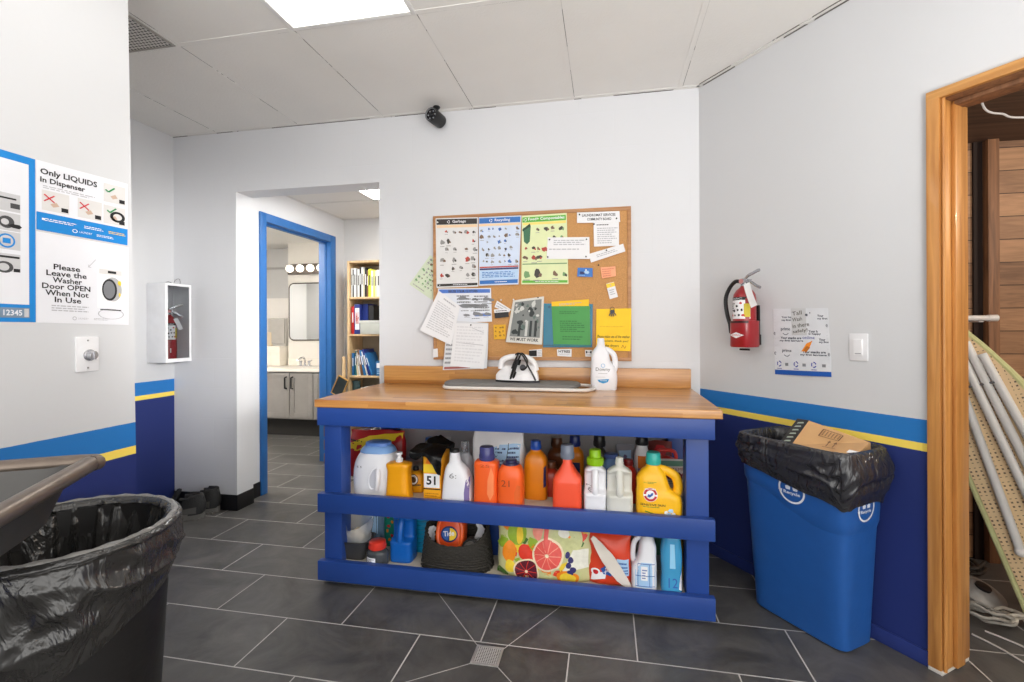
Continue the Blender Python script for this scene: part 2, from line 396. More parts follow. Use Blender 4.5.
OPX = -1.39; OPZ = 2.123
mb = MB().box((XL2-0.15, YW, 0), (XPIER, YW+0.15, H)).box((XPIER, YW, OPZ), (OPX, YW+0.15, H)).box((OPX, YW, 0), (XC+0.12, YW+0.15, H))
struct(mb.build('wall_back', M_BLOCK))
wl = MB()        # its end is slightly out of plumb
wl.add([(XL2-.15, -3.2, 0), (XP, -3.2, 0), (XP, YP+.016, 0), (XL2-.15, YP+.016, 0), (XL2-.15, -3.2, H), (XP, -3.2, H), (XP, YP-.02, H), (XL2-.15, YP-.02, H)], [(3, 2, 1, 0), (4, 5, 6, 7), (0, 1, 5, 4), (1, 2, 6, 5), (2, 3, 7, 6), (3, 0, 4, 7)], smooth=False)
struct(wl.build('wall_left', M_BAND))
struct(MB().box((XL2-0.15, YP-.04, 0), (XL2, YW, H)).build('wall_left_recess', M_BAND))
DS0, DS1, DZ, WT = 1.084, 1.96, 1.992, 0.165
mb = MB()
for lo, hi in (((0, 0, 0), (DS0-0.012, WT, H)), ((DS0-0.012, 0, DZ+0.012), (DS1+0.012, WT, H)), ((DS1+0.012, 0, 0), (3.0, WT, H))): mb.box(lo, hi, M=Rm)
struct(mb.build('wall_right', M_BAND))
# baseboards
mb = MB().box((XL2, YW-0.007, 0), (XPIER+0.007, YW, 0.105), bevel=0.003).box((XPIER, YW-0.007, 0), (XPIER+0.007, YW+0.15, 0.105), bevel=0.003).box((XHALL, YW+0.15, 0), (XHALL+0.007, 3.077, 0.105), bevel=0.003)
struct(mb.build('baseboard_back', M_BASE))
mb = MB().box((0.0, -0.012, 0), (1.041, 0, 0.055), bevel=0.004, M=Rm); struct(mb.build('baseboard_right', M_NAVY))

# ------------------------------------------------------------------ hall beyond the opening, with the blue door frame
HY0, HY1, HDZ = 3.142, 3.985, 2.003
mb = MB().box((XHALL-0.10, YW+0.15, 0), (XHALL, HY0-.02, HH)).box((XHALL-0.10, HY0-.02, HDZ+.02), (XHALL, HY1+.02, HH)).box((XHALL-0.10, HY1+.02, 0), (XHALL, YHALL, HH))
struct(mb.build('wall_hall_left', M_BLOCK))
struct(MB().box((XHALL-0.13, YHALL, 0), (-0.9, YHALL+0.12, HH)).build('wall_hall_back', M_WHITE))
struct(MB().box((-1.0, YW+0.15, 0), (-0.9, YHALL, HH)).build('wall_hall_right', M_WHITE))
struct(MB().box((XHALL-0.13, YW+0.15, HH), (-0.9, YHALL+0.12, HH+0.08)).build('ceiling_hall', M_CEIL))
bars = MB()
for y in (3.05, 3.63): bars.box((XHALL, y-0.012, HH-0.004), (-1.0, y+0.012, HH+0.001))
for x in (-1.86, -1.25): bars.box((x-0.012, YW+0.15, HH-0.004), (x+0.012, YHALL, HH+0.001))
bars.box((XHALL, YHALL-0.02, HH-0.003), (-1.0, YHALL, HH)); bars.box((XHALL, YW+0.15, HH-0.003), (XHALL+0.02, YHALL, HH))
struct(bars.build('trim_5', mat('ceiling_bar', (214, 212, 208), 0.5)))
# blue steel door frame: two jambs and a head, each a part
fr = bpy.data.objects.new('door_1', None); C.objects.link(fr); struct(fr)
def jamb(y0, y1, nm, z0=0.0, z1=HDZ+0.063):
    mb = MB(); X = XHALL
    yo, yi = (y0, y1) if nm == 'near' else (y1, y0)
    s = 1 if nm == 'near' else -1; w_ = .006
    a, b2 = sorted((yo, yi)); mb.box((X-0.108, a, z0), (X+0.014, b2, z1), bevel=0.003)
    p = sorted((yi, yi+s*0.006)); mb.box((X-0.065, p[0], z0), (X-0.030, p[1], HDZ-0.014), bevel=0.002)     # door stop
    return mb
jamb(3.077, HY0, 'near').build('frame', M_BLUE, fr); jamb(HY1, 4.07, 'far').build('frame', M_BLUE, fr)
mb = MB().box((XHALL-0.108, HY0, HDZ), (XHALL+0.014, HY1, HDZ+0.063), bevel=0.003).box((XHALL-0.065, HY0, HDZ-0.014), (XHALL-0.03, HY1, HDZ), bevel=0.002)
mb.build('frame', M_BLUE, fr)
# ------------------------------------------------------------------ washroom seen through the blue frame
BX = -3.846; BYM, BYR, BH = 5.3, 5.62, 2.27
struct(MB().box((BX, BYM, 0), (XHALL-0.13, BYM+0.1, BH)).build('wall_washroom_back', mat('washroom_wall', (228, 224, 216), 0.5, var=0.02)))
mb = MB().box((-5.2, BYR, 0), (BX, BYR+0.1, BH)).box((BX, BYM+0.1, 0), (BX+0.06, BYR, BH)); struct(mb.build('wall_washroom_alcove', mat('washroom_alcove_paint', (205, 204, 202), 0.5, var=0.02)))
struct(MB().box((-5.2, BYR-0.012, 0.78), (BX-0.002, BYR, 1.62), bevel=0.002).build('trim_6', mat('washroom_panel', (240, 236, 230), 0.35, var=0.01)))
struct(MB().box((-5.2, BYR-0.014, 2.0), (BX-0.002, BYR, 2.03), bevel=0.002).build('trim_7', mat('washroom_rail', (178, 176, 174), 0.4)))
struct(MB().box((-5.3, 2.9, 0), (-5.2, BYR+0.1, BH)).build('wall_washroom_left', M_WHITE))
struct(MB().box((-5.2, 2.8, 0), (XHALL-0.13, 2.9, BH)).build('wall_washroom_front', M_WHITE))
struct(MB().box((XHALL-0.13, YHALL+0.12, 0), (XHALL, BYM+0.1, BH)).build('wall_washroom_right', M_WHITE))
struct(MB().box((-5.3, 2.8, BH), (XHALL, BYR+0.1, BH+0.08)).build('ceiling_washroom', M_CEIL))

# ------------------------------------------------------------------ cedar room behind the wooden door frame
def plank_material():
    m, nt, b = base_mat('cedar_plank')
    g = nd(nt, 'ShaderNodeNewGeometry'); sp = nd(nt, 'ShaderNodeSeparateXYZ'); nt.links.new(g.outputs['Position'], sp.inputs[0])
    r = M_(nt, 'DIVIDE', sp.outputs[2], 0.118); row = M_(nt, 'FLOOR', r); fr_ = M_(nt, 'FRACT', r)
    wn = nd(nt, 'ShaderNodeTexWhiteNoise'); wn.noise_dimensions = '1D'; nt.links.new(row, wn.inputs['W'])
    cb = nd(nt, 'ShaderNodeCombineXYZ'); nt.links.new(M_(nt, 'ADD', sp.outputs[0], M_(nt, 'MULTIPLY', wn.outputs['Value'], 7)), cb.inputs[0]); nt.links.new(sp.outputs[1], cb.inputs[1]); nt.links.new(M_(nt, 'MULTIPLY', sp.outputs[2], 9), cb.inputs[2])
    nz = nd(nt, 'ShaderNodeTexNoise'); nz.inputs['Scale'].default_value = 5; nz.inputs['Detail'].default_value = 5; nz.inputs['Distortion'].default_value = 1.2; nt.links.new(cb.outputs[0], nz.inputs['Vector'])
    cr = nd(nt, 'ShaderNodeValToRGB'); nt.links.new(M_(nt, 'ADD', M_(nt, 'MULTIPLY', nz.outputs['Fac'], 0.6), M_(nt, 'MULTIPLY', wn.outputs['Value'], 0.4)), cr.inputs[0])
    cr.color_ramp.elements[0].position = 0.25; cr.color_ramp.elements[0].color = col((118, 86, 62)); cr.color_ramp.elements[1].position = 0.75; cr.color_ramp.elements[1].color = col((186, 142, 104))
    gap = M_(nt, 'LESS_THAN', fr_, 0.035)
    nt.links.new(mixc(nt, gap, cr.outputs[0], col((50, 32, 22))), b.inputs['Base Color']); b.inputs['Roughness'].default_value = 0.6
    bp = nd(nt, 'ShaderNodeBump'); bp.inputs['Distance'].default_value = 0.006; bp.inputs['Strength'].default_value = 0.5; nt.links.new(M_(nt, 'SUBTRACT', 1.0, gap), bp.inputs['Height']); nt.links.new(bp.outputs['Normal'], b.inputs['Normal'])
    return m
def wood(name, dark, light, axis=2, scale=3.0, rough=0.45, coat=0.0, stretch=10):
    if name in MATS: return MATS[name]
    m, nt, b = base_mat(name)
    tc = nd(nt, 'ShaderNodeTexCoord'); mp = nd(nt, 'ShaderNodeMapping'); s = [stretch]*3; s[axis] = 0.7
    mp.inputs['Scale'].default_value = s; nt.links.new(tc.outputs['Object'], mp.inputs['Vector'])
    nz = nd(nt, 'ShaderNodeTexNoise'); nz.inputs['Scale'].default_value = scale; nz.inputs['Detail'].default_value = 6; nz.inputs['Distortion'].default_value = 0.9; nt.links.new(mp.outputs[0], nz.inputs['Vector'])
    cr = nd(nt, 'ShaderNodeValToRGB'); nt.links.new(nz.outputs['Fac'], cr.inputs[0])
    cr.color_ramp.elements[0].position = 0.3; cr.color_ramp.elements[0].color = col(dark); cr.color_ramp.elements[1].position = 0.7; cr.color_ramp.elements[1].color = col(light)
    nt.links.new(cr.outputs[0], b.inputs['Base Color']); b.inputs['Roughness'].default_value = rough; b.inputs['Coat Weight'].default_value = coat
    bp = nd(nt, 'ShaderNodeBump'); bp.inputs['Strength'].default_value = 0.12; bp.inputs['Distance'].default_value = 0.003; nt.links.new(nz.outputs['Fac'], bp.inputs['Height']); nt.links.new(bp.outputs['Normal'], b.inputs['Normal'])
    MATS[name] = m; return m
M_PLANK = plank_material()
M_TRIM = wood('stained_trim_wood', (166, 108, 51), (206, 147, 80), 2, 3, 0.4, 0.25, 14)
M_TRIMH = wood('stained_head_wood', (178, 120, 58), (216, 160, 92), 0, 3, 0.4, 0.25, 14)
M_POST = wood('cedar_post_wood', (112, 78, 54), (158, 112, 78), 2, 4, 0.6, 0, 12)
CY = 2.92
struct(MB().box((XC+0.12, CY, 0), (3.6, CY+0.1, 2.2)).build('wall_cedar_back', M_PLANK))
struct(MB().box((3.5, 0.35, 0), (3.6, CY, H)).build('wall_cedar_right', M_PLANK))
struct(MB().box((2.30, 0.25, 0), (3.6, 0.35, H)).build('wall_cedar_front', M_WHITE))
# ceiling of the cedar room: dark boards
poly = [frame_world('right', 0.25, 0, -WT), frame_world('right', 2.9, 0, -WT), Vector((3.6, 0.3, 0)), Vector((3.6, CY+0.1, 0)), Vector((XC+0.3, CY+0.1, 0))]
struct(MB().prism([(p.x, p.y) for p in poly], 2.16, 2.24).build('ceiling_cedar_room', wood('dark_ceiling_board', (66, 48, 38), (104, 78, 60), 0, 3, 0.7, 0, 10)))
struct(MB().box((1.912, CY-0.05, 0), (1.962, CY, 2.16), bevel=0.004).build('trim_8', M_POST))
struct(MB().box((1.872, CY-0.012, 0), (1.912, CY, 2.16)).build('trim_9', mat('dark_plank_gap', (40, 26, 20), 0.8)))
# wooden door casing and jambs
d2 = bpy.data.objects.new('door_2', None); C.objects.link(d2); struct(d2); d2.location = RC; d2.rotation_euler = (0, 0, ANG-PI/2)
def prof_strip(z0, z1, s0, s1):
    """flat casing with a bead on the opening side"""
    mb = MB().box((s0, -0.018, z0), (s1, 0, z1), bevel=0.004); return mb
mb = prof_strip(0.012, DZ+0.034, 1.041, 1.080); mb.build('casing', M_TRIM, d2)
mb = MB().box((1.041, -0.0185, DZ), (DS1+0.043, 0.0, DZ+0.034), bevel=0.004); mb.build('casing', M_TRIMH, d2)
mb = MB().box((DS1+0.004, -0.018, 0.012), (DS1+0.043, 0, DZ+0.034), bevel=0.004); mb.build('casing', M_TRIM, d2)
mb = MB().box((DS0-0.012, 0, 0.012), (DS0, WT+0.004, DZ+0.012), bevel=0.002).box((DS0, 0.05, 0.012), (DS0+0.014, 0.105, DZ), bevel=0.004).tube([(DS0+0.002, -0.004, 0.012), (DS0+0.002, -0.004, DZ)], 0.006, seg=8)
mb.build('jamb', M_TRIM, d2)
mb = MB().box((DS1, 0, 0.012), (DS1+0.012, WT, DZ+0.012), bevel=0.002).box((DS1-0.014, 0.05, 0.012), (DS1, 0.105, DZ), bevel=0.004); mb.build('jamb', M_TRIM, d2)
mb = MB().box((DS0, 0, DZ), (DS1, WT, DZ+0.012), bevel=0.002).box((DS0, 0.05, DZ-0.016), (DS1, 0.105, DZ), bevel=0.004); mb.build('head_jamb', M_POST, d2)
mb = MB().box((1.042, -0.0185, 0), (1.084, WT, 0.012), bevel=0.002); mb.build('foot_strip', mat('white_caulk', (205, 200, 192), 0.6), d2)

# ------------------------------------------------------------------ ceiling fixtures
M_DIFF = mat('light_diffuser', (255, 252, 246), 0.4, var=0.0, emit=EM_A); M_LFRAME = mat('light_frame_white', (232, 232, 230), 0.4)
def troffer(x0, y0, x1, y1, z, label, group=None, m=None):
    t = thing('ceiling_light', label, 'light', ((x0+x1)/2, (y0+y1)/2, z), group=group)
    w, h = (x1-x0)/2, (y1-y0)/2; f = MB(); e = 0.022
    for lo, hi in (((-w-e, -h-e, -0.006), (-w, h+e, 0)), ((w, -h-e, -0.006), (w+e, h+e, 0)), ((-w, -h-e, -0.006), (w, -h, 0)), ((-w, h, -0.006), (w, h+e, 0))): f.box(lo, hi, bevel=0.002)
    f.build('frame', M_LFRAME, t)
    MB().box((-w, -h, -0.004), (w, h, -0.001)).build('diffuser', m or M_DIFF, t)
    return t
troffer(-1.337, 0.70, -0.797, 1.885, H, 'bright flat panel light in the ceiling in front of the security camera')
for i, (x, y) in enumerate(((-1.337, -1.74), (1.05, -0.5), (1.05, -1.95), (-0.15, -2.9))):  # unseen ceiling panels, kept for the light they give
    troffer(x, y, x+0.54, y+1.185, H, 'unseen flat panel light in the laundry ceiling behind the photographer', 'unseen ceiling lights behind the photographer')
M_DIFF2 = mat('hall_light_diffuser', (255, 253, 248), 0.4, var=0.0, emit=EM_H)
troffer(-1.835, 3.075, -1.29, 3.605, HH, 'bright square panel light in the low ceiling over the bookcase', m=M_DIFF2)
M_DIFF3 = mat('washroom_fill_panel', (255, 248, 238), 0.4, var=0.0, emit=EM_W)
troffer(-4.4, 2.95, -3.2, 3.55, BH, 'added panel light hidden in the washroom ceiling past the blue door frame', m=M_DIFF3)  # hidden panel added to light the washroom and the door jamb

def perf_material():
    m, nt, b = base_mat('perforated_steel')
    tc = nd(nt, 'ShaderNodeTexCoord'); sp = nd(nt, 'ShaderNodeSeparateXYZ'); nt.links.new(tc.outputs['Object'], sp.inputs[0])
    P = 0.0175
    ry = M_(nt, 'DIVIDE', sp.outputs[1], P); row = M_(nt, 'FLOOR', ry)
    rx = M_(nt, 'ADD', M_(nt, 'DIVIDE', sp.outputs[0], P), M_(nt, 'MULTIPLY', M_(nt, 'ABSOLUTE', M_(nt, 'MODULO', row, 2.0)), 0.5))
    fx = M_(nt, 'SUBTRACT', M_(nt, 'FRACT', rx), 0.5); fy = M_(nt, 'SUBTRACT', M_(nt, 'FRACT', ry), 0.5)
    d = M_(nt, 'SQRT', M_(nt, 'ADD', M_(nt, 'MULTIPLY', fx, fx), M_(nt, 'MULTIPLY', fy, fy)))
    nt.links.new(mixc(nt, M_(nt, 'LESS_THAN', d, 0.33), col((196, 193, 188)), col((70, 68, 66))), b.inputs['Base Color']); b.inputs['Roughness'].default_value = 0.6
    return m
t = thing('ceiling_vent', 'square perforated metal return air vent in the ceiling by the end wall', 'vent', (-2.265, 1.595, H))
MB().box((-0.293, -0.293, -0.005), (0.293, 0.293, -0.001)).build('grille', perf_material(), t)
f = MB()
for lo, hi in (((-0.305, -0.305, -0.007), (-0.293, 0.305, 0)), ((0.293, -0.305, -0.007), (0.305, 0.305, 0)), ((-0.293, -0.305, -0.007), (0.293, -0.293, 0)), ((-0.293, 0.293, -0.007), (0.293, 0.305, 0))): f.box(lo, hi, bevel=0.001)
f.build('frame', mat('vent_frame', (150, 146, 140), 0.5), t)

# bullet security camera on the back wall
P = onY(436.5, 112, YW-0.07); P.z = H-0.003
t = thing('security_camera', 'small black bullet security camera hanging from the ceiling above the cork board', 'camera', P)
mb = MB().lathe([(0.020, 0.0), (0.022, -0.006), (0.018, -0.012), (0.012, -0.016)], seg=20).tube([(0, 0, -0.012), (0, 0, -0.045)], 0.012, seg=10)
M_BLK = mat('black_plastic', (24, 24, 26), 0.38); mb.build('bracket', M_BLK, t)
q = Matrix.Translation((0.0, -.01, -.072)) @ Vector((-.2, -.97, .02)).to_track_quat('Z', 'Y').to_matrix().to_4x4()
mb = MB().lathe([(0.0, -0.055), (0.034, -0.055), (0.04, -0.05), (0.041, 0.0), (0.041, 0.052), (0.039, 0.057), (0.036, 0.057), (0.035, 0.046)], seg=24, M=q); mb.build('body', M_BLK, t)
MB().lathe([(0.0355, 0.047), (0.033, 0.053), (0.037, 0.0585)], 0, 24, q, cap=False).build('bezel', mat('grey_plastic', (128, 130, 132), 0.4), t)
mb = MB().lathe([(0.036, 0.046), (0.0, 0.047)], 0, 24, q, cap=False).sphere((0, 0, 0.046), 0.012, 0, 12, 8, q)
for k in range(6): mb.sphere((0.023*math.cos(k*PI/3), 0.023*math.sin(k*PI/3), 0.047), 0.0048, 1, 8, 6, q)
mb.build('lens', [mat('lens_glass', (30, 30, 34), 0.08), mat('led_clear', (150, 152, 156), 0.15)], t)
# ================================================================== WORK TABLE
def butcher():
    m, nt, b = base_mat('butcher_block_wood')
    g = nd(nt, 'ShaderNodeNewGeometry'); sp = nd(nt, 'ShaderNodeSeparateXYZ'); nt.links.new(g.outputs['Position'], sp.inputs[0])
    yz = M_(nt, 'ADD', sp.outputs[1], M_(nt, 'MULTIPLY', sp.outputs[2], 1.0))
    row = M_(nt, 'FLOOR', M_(nt, 'DIVIDE', yz, 0.0415))
    wr = nd(nt, 'ShaderNodeTexWhiteNoise'); wr.noise_dimensions = '1D'; nt.links.new(row, wr.inputs['W'])
    xs = M_(nt, 'ADD', M_(nt, 'DIVIDE', sp.outputs[0], 0.46), M_(nt, 'MULTIPLY', wr.outputs['Value'], 3.7)); cell = M_(nt, 'FLOOR', xs)
    cb = nd(nt, 'ShaderNodeCombineXYZ'); nt.links.new(cell, cb.inputs[0]); nt.links.new(row, cb.inputs[1])
    wn = nd(nt, 'ShaderNodeTexWhiteNoise'); wn.noise_dimensions = '3D'; nt.links.new(cb.outputs[0], wn.inputs['Vector'])
    cg = nd(nt, 'ShaderNodeCombineXYZ'); nt.links.new(M_(nt, 'ADD', sp.outputs[0], M_(nt, 'MULTIPLY', wn.outputs['Value'], 13)), cg.inputs[0]); nt.links.new(M_(nt, 'MULTIPLY', sp.outputs[1], 14), cg.inputs[1]); nt.links.new(M_(nt, 'MULTIPLY', sp.outputs[2], 14), cg.inputs[2])
    nz = nd(nt, 'ShaderNodeTexNoise'); nz.inputs['Scale'].default_value = 3.2; nz.inputs['Detail'].default_value = 6; nz.inputs['Distortion'].default_value = 1.1; nt.links.new(cg.outputs[0], nz.inputs['Vector'])
    cr = nd(nt, 'ShaderNodeValToRGB'); nt.links.new(M_(nt, 'ADD', M_(nt, 'MULTIPLY', nz.outputs['Fac'], 0.62), M_(nt, 'MULTIPLY', wn.outputs['Value'], 0.38)), cr.inputs[0])
    cr.color_ramp.elements[0].position = 0.22; cr.color_ramp.elements[0].color = col((158, 98, 44)); cr.color_ramp.elements[1].position = 0.8; cr.color_ramp.elements[1].color = col((214, 160, 92))
    nt.links.new(cr.outputs[0], b.inputs['Base Color']); b.inputs['Roughness'].default_value = 0.3; b.inputs['Coat Weight'].default_value = 0.35; b.inputs['Coat Roughness'].default_value = 0.2
    return m
M_BUTCH = butcher()
M_TBL = mat('table_blue_paint', (38, 70, 143), 0.36, var=0.08, scale=5, bump=0.06, bscale=30)
M_SHELF = mat('shelf_plywood', (196, 186, 168), 0.65, var=0.1, scale=8)
TX0, TX1, TY0, TY1, TZ = -1.351, 0.457, 2.047, YW, 0.873
TL = Vector((-0.447, 2.42, 0))
table = thing('work_table', 'long blue-painted table with butcher block top, backsplash and two open shelves', 'table', TL)
def tpart(mb, name, m): return mb.build(name, m, table, -TL)
tpart(MB().box((TX0, TY0, TZ-0.036), (TX1, TY1-0.002, TZ), bevel=0.004, seg=3), 'tabletop', M_BUTCH)
tpart(MB().box((TX0+0.008, YW-0.037, TZ), (TX1-0.004, YW-0.002, 0.98), bevel=0.003), 'backsplash', M_BUTCH)
RX0, RX1, RY0, RY1 = -1.339, 0.428, 2.051, 2.085
tpart(MB().box((RX0, RY0, 0.752), (RX1, RY1, TZ-0.037), bevel=0.003), 'apron', M_TBL)
tpart(MB().box((RX0, RY1, 0.76), (RX0+0.03, TY1-0.06, TZ-0.037), bevel=0.003), 'apron', M_TBL)
tpart(MB().box((RX1-0.03, RY1, 0.76), (RX1, TY1-0.06, TZ-0.037), bevel=0.003), 'apron', M_TBL)
tpart(MB().box((RX0, RY0, 0.343), (RX1, RY1, 0.43), bevel=0.003), 'rail', M_TBL)
tpart(MB().box((RX0, RY0, 0.022), (RX1, RY1, 0.113), bevel=0.003), 'rail', M_TBL)
for x0 in (-1.323, 0.322):
    for y0 in (RY1, TY1-0.12):
        tpart(MB().box((x0, y0, 0.012), (x0+0.088, y0+0.088, TZ-0.037), bevel=0.003).box((x0+0.01, y0+0.01, 0), (x0+0.078, y0+0.078, 0.012)), 'leg', M_TBL)
tpart(MB().box((-0.60, 2.30, 0.092), (-0.512, 2.388, 0.378), bevel=0.003), 'shelf_post', M_TBL)
SZU, SZL = 0.402, 0.093
tpart(MB().box((RX0+0.02, RY1, SZU-0.018), (RX1-0.02, TY1-0.03, SZU), bevel=0.001), 'shelf', M_SHELF)
tpart(MB().box((RX0+0.02, RY1, SZL-0.018), (RX1-0.02, TY1-0.03, SZL), bevel=0.001), 'shelf', M_SHELF)

# ================================================================== BOTTLES AND BAGS ON THE SHELVES
def front_fn(lv):
    def fn(x, z, lift=0.0):
        z = min(max(z, lv[0][0]), lv[-1][0])
        for a, b in zip(lv, lv[1:]):
            if b[0] >= z and b[0] > a[0]: break
        t = (z-a[0])/max(b[0]-a[0], 1e-6); _, cx, cy, rx, ry, p = (p_+(q_-p_)*t for p_, q_ in zip(a, b))
        s = min(abs((x-cx)/rx), 0.995)
        return (x, cy-ry*(1-s**p)**(1/p)-lift, z)
    return fn
def scale_levels(prof, w, d, h, k=5): return catmull([(z*h, cx*w/2, cy*d/2, rx*w/2, ry*d/2, p) for z, cx, cy, rx, ry, p in prof], k)
JUG_FRONT = [(0, 0, 0, .92, .92, 5), (.02, 0, 0, .98, .98, 5), (.3, 0, 0, 1, 1, 5), (.42, 0, 0, 1, 1, 5), (.46, 0, .25, .98, .72, 4.5), (.52, 0, .36, .96, .6, 4.5), (.8, 0, .34, .96, .6, 4.2), (.88, 0, .16, .9, .7, 3.6), (.95, 0, .04, .62, .66, 2.6), (1, 0, 0, .34, .46, 2)]
JUG_SIDE = [(0, 0, 0, .94, .94, 4), (.03, 0, 0, 1, 1, 4), (.35, 0, 0, 1, 1, 4), (.46, -.1, 0, .9, .96, 4), (.54, -.22, 0, .76, .9, 3.5), (.72, -.3, 0, .68, .85, 3.5), (.84, -.27, 0, .56, .75, 3), (.93, -.24, 0, .38, .55, 2.4), (1, -.22, 0, .3, .44, 2)]
SLIM = [(0, 0, 0, .92, .92, 4), (.02, 0, 0, .98, .98, 4), (.5, 0, 0, 1, 1, 4), (.76, 0, 0, .98, .96, 3.6), (.88, 0, 0, .8, .8, 3), (.96, 0, 0, .5, .55, 2.3), (1, 0, 0, .46, .5, 2)]
SPOUT = [(0, 0, 0, .96, .94, 5), (.02, 0, 0, 1, 1, 5), (.5, 0, 0, .97, 1, 5), (.62, 0, 0, .95, .95, 4), (.76, 0, 0, .62, .8, 3.4), (.9, 0, 0, .34, .6, 3), (1, 0, 0, .32, .5, 3)]
ROUND = [(0, 0, 0, .9, .9, 2.6), (.03, 0, 0, .98, .98, 2.6), (.55, 0, 0, 1, 1, 2.6), (.8, 0, 0, .96, .96, 2.4), (.93, 0, 0, .7, .7, 2.2), (1, 0, 0, .6, .6, 2)]
FACTOR_JUGS = [(0, 0, 0, .9, .92, 4), (.03, 0, 0, .98, 1, 4), (.4, 0, 0, 1, 1, 4), (.7, 0, 0, .96, .98, 3.6), (.86, 0, 0, .86, .88, 3), (.95, 0, 0, .62, .7, 2.4), (1, 0, 0, .55, .6, 2)]
def cap_prof(kind, r, h):
    if kind == 'plain': return [(r*.97, 0), (r, h*.06), (r*.95, h*.9), (r*.85, h), (0, h)]
    if kind == 'step': return [(r*1.18, 0), (r*1.22, h*.06), (r*1.18, h*.45), (r*.86, h*.5), (r*.84, h*.94), (r*.74, h), (0, h)]
    if kind == 'push': return [(r, 0), (r, h*.35), (r*.6, h*.45), (r*.55, h*.75), (r*.95, h*.8), (r*.9, h), (0, h)]
    return [(r, 0), (r*.95, h), (0, h)]
GB = 'laundry products on the upper shelf'; GL = 'laundry products on the lower shelf'
def bottle(name, label, u0, u1, vtop, Yc, zb, depth, prof, bm, cap=None, rz=0.0, handle=None, deco=None, decomats=(), group=GB, cat='bottle', seg=36, hz=None, tilt=None, hook=None):
    vb = (vtop+500)/2
    x0 = onY(u0, vb, Yc).x; x1 = onY(u1, vb, Yc).x; w = x1-x0; h = (onY((u0+u1)/2, vtop, Yc).z-zb) if hz is None else hz
    t = thing(name, label, cat, ((x0+x1)/2, Yc, zb), rz, group, rot=tilt)
    ch = cap[1] if cap else 0.0
    lv = scale_levels(prof, w, depth, h-ch)
    mb = MB().loft(lv, 0, seg)
    mb.build('body', bm, t)
    if handle == 'front':
        hb = h-ch; r = w*0.15
        pts = spline([(0, -depth*.30, hb*.36), (0, -depth*.43, hb*.47), (0, -depth*.40, hb*.7), (0, -depth*.26, hb*.86), (0, -depth*.08, hb*.93)], 5)
        MB().tube(pts, [r*1.1]+[r]*(len(pts)-2)+[r*.9], seg=12, flat=0.85).build('handle', bm, t)
    elif handle in ('side', 'left'):
        hb = h-ch; s = 1 if handle == 'side' else -1
        pts = spline([(s*w*-.06, 0, hb*.9), (s*w*.16, 0, hb*.875), (s*w*.36, 0, hb*.78), (s*w*.43, 0, hb*.62), (s*w*.42, 0, hb*.48), (s*w*.36, 0, hb*.4)], 5)
        MB().tube(pts, w*0.085, seg=12, flat=1.25).build('handle', bm, t)
    if cap:
        r, chh, cm, kind = cap; cx = lv[-1][1]
        mb = MB().lathe(cap_prof(kind, r, chh), 0, 24, Matrix.Translation((cx, lv[-1][2], lv[-1][0]-0.001)))
        for k in range(24 if kind in ('plain', 'step') else 0):
            a = 2*PI*k/24; rr = r*(1.0 if kind == 'plain' else 1.2)
            mb.tube([(cx+rr*math.cos(a), lv[-1][2]+rr*math.sin(a), lv[-1][0]+chh*.06), (cx+rr*math.cos(a), lv[-1][2]+rr*math.sin(a), lv[-1][0]+chh*.4)], 0.0009, seg=5)
        mb.build('cap', cm, t)
    if deco:
        db = MB(); deco(Decal(db, front_fn(lv), True), w, h-ch); db.build('label', list(decomats), t)
    if hook: hook(t, w, depth, h, lv)
    return t
def plastic(n, rgb, rough=0.28, **k): return mat('plastic_'+n, rgb, rough, var=0.03, **k)
WHT = plastic('white', (232, 233, 238)); NAT = plastic('natural', (214, 214, 206), 0.35, sss=0.3); ORG = plastic('orange', (240, 98, 38)); RED = plastic('red', (196, 48, 32)); COR = plastic('coral', (240, 84, 52))
AMB = plastic('amber', (226, 132, 20)); YEL = plastic('yellow', (250, 190, 30)); GOLD = plastic('gold', (240, 164, 24)); NVY = plastic('navy', (24, 44, 110)); GRN = plastic('lime', (140, 190, 20)); TEAL = plastic('teal', (56, 176, 164))
BLU = plastic('blue', (22, 96, 184)); CYA = plastic('cyan', (80, 168, 216)); PUR = plastic('purple', (66, 56, 130)); CLR = mat('clear_cap', (210, 214, 222), 0.08, trans=0.8, var=0.02); BLK = plastic('black', (26, 26, 28), 0.35)
SKY = plastic('sky', (130, 172, 226)); BRN = plastic('brown', (110, 60, 30)); PNK = plastic('coral_pink', (236, 110, 90)); TRED = plastic('cap_red', (206, 60, 52))
LBL_B = mat('label_blue', (40, 90, 170), 0.45); LBL_W = mat('label_white', (238, 238, 240), 0.45); LBL_R = mat('label_red', (190, 36, 44), 0.45); LBL_Y = mat('label_yellow', (246, 206, 50), 0.45); LBL_P = mat('label_lilac', (120, 106, 160), 0.45)
LBL_G = mat('label_green', (70, 140, 60), 0.45); LBL_N = mat('label_navy', (28, 40, 96), 0.45); LBL_O = mat('label_orange', (236, 128, 30), 0.45); LBL_LB = mat('label_sky', (168, 204, 236), 0.45)

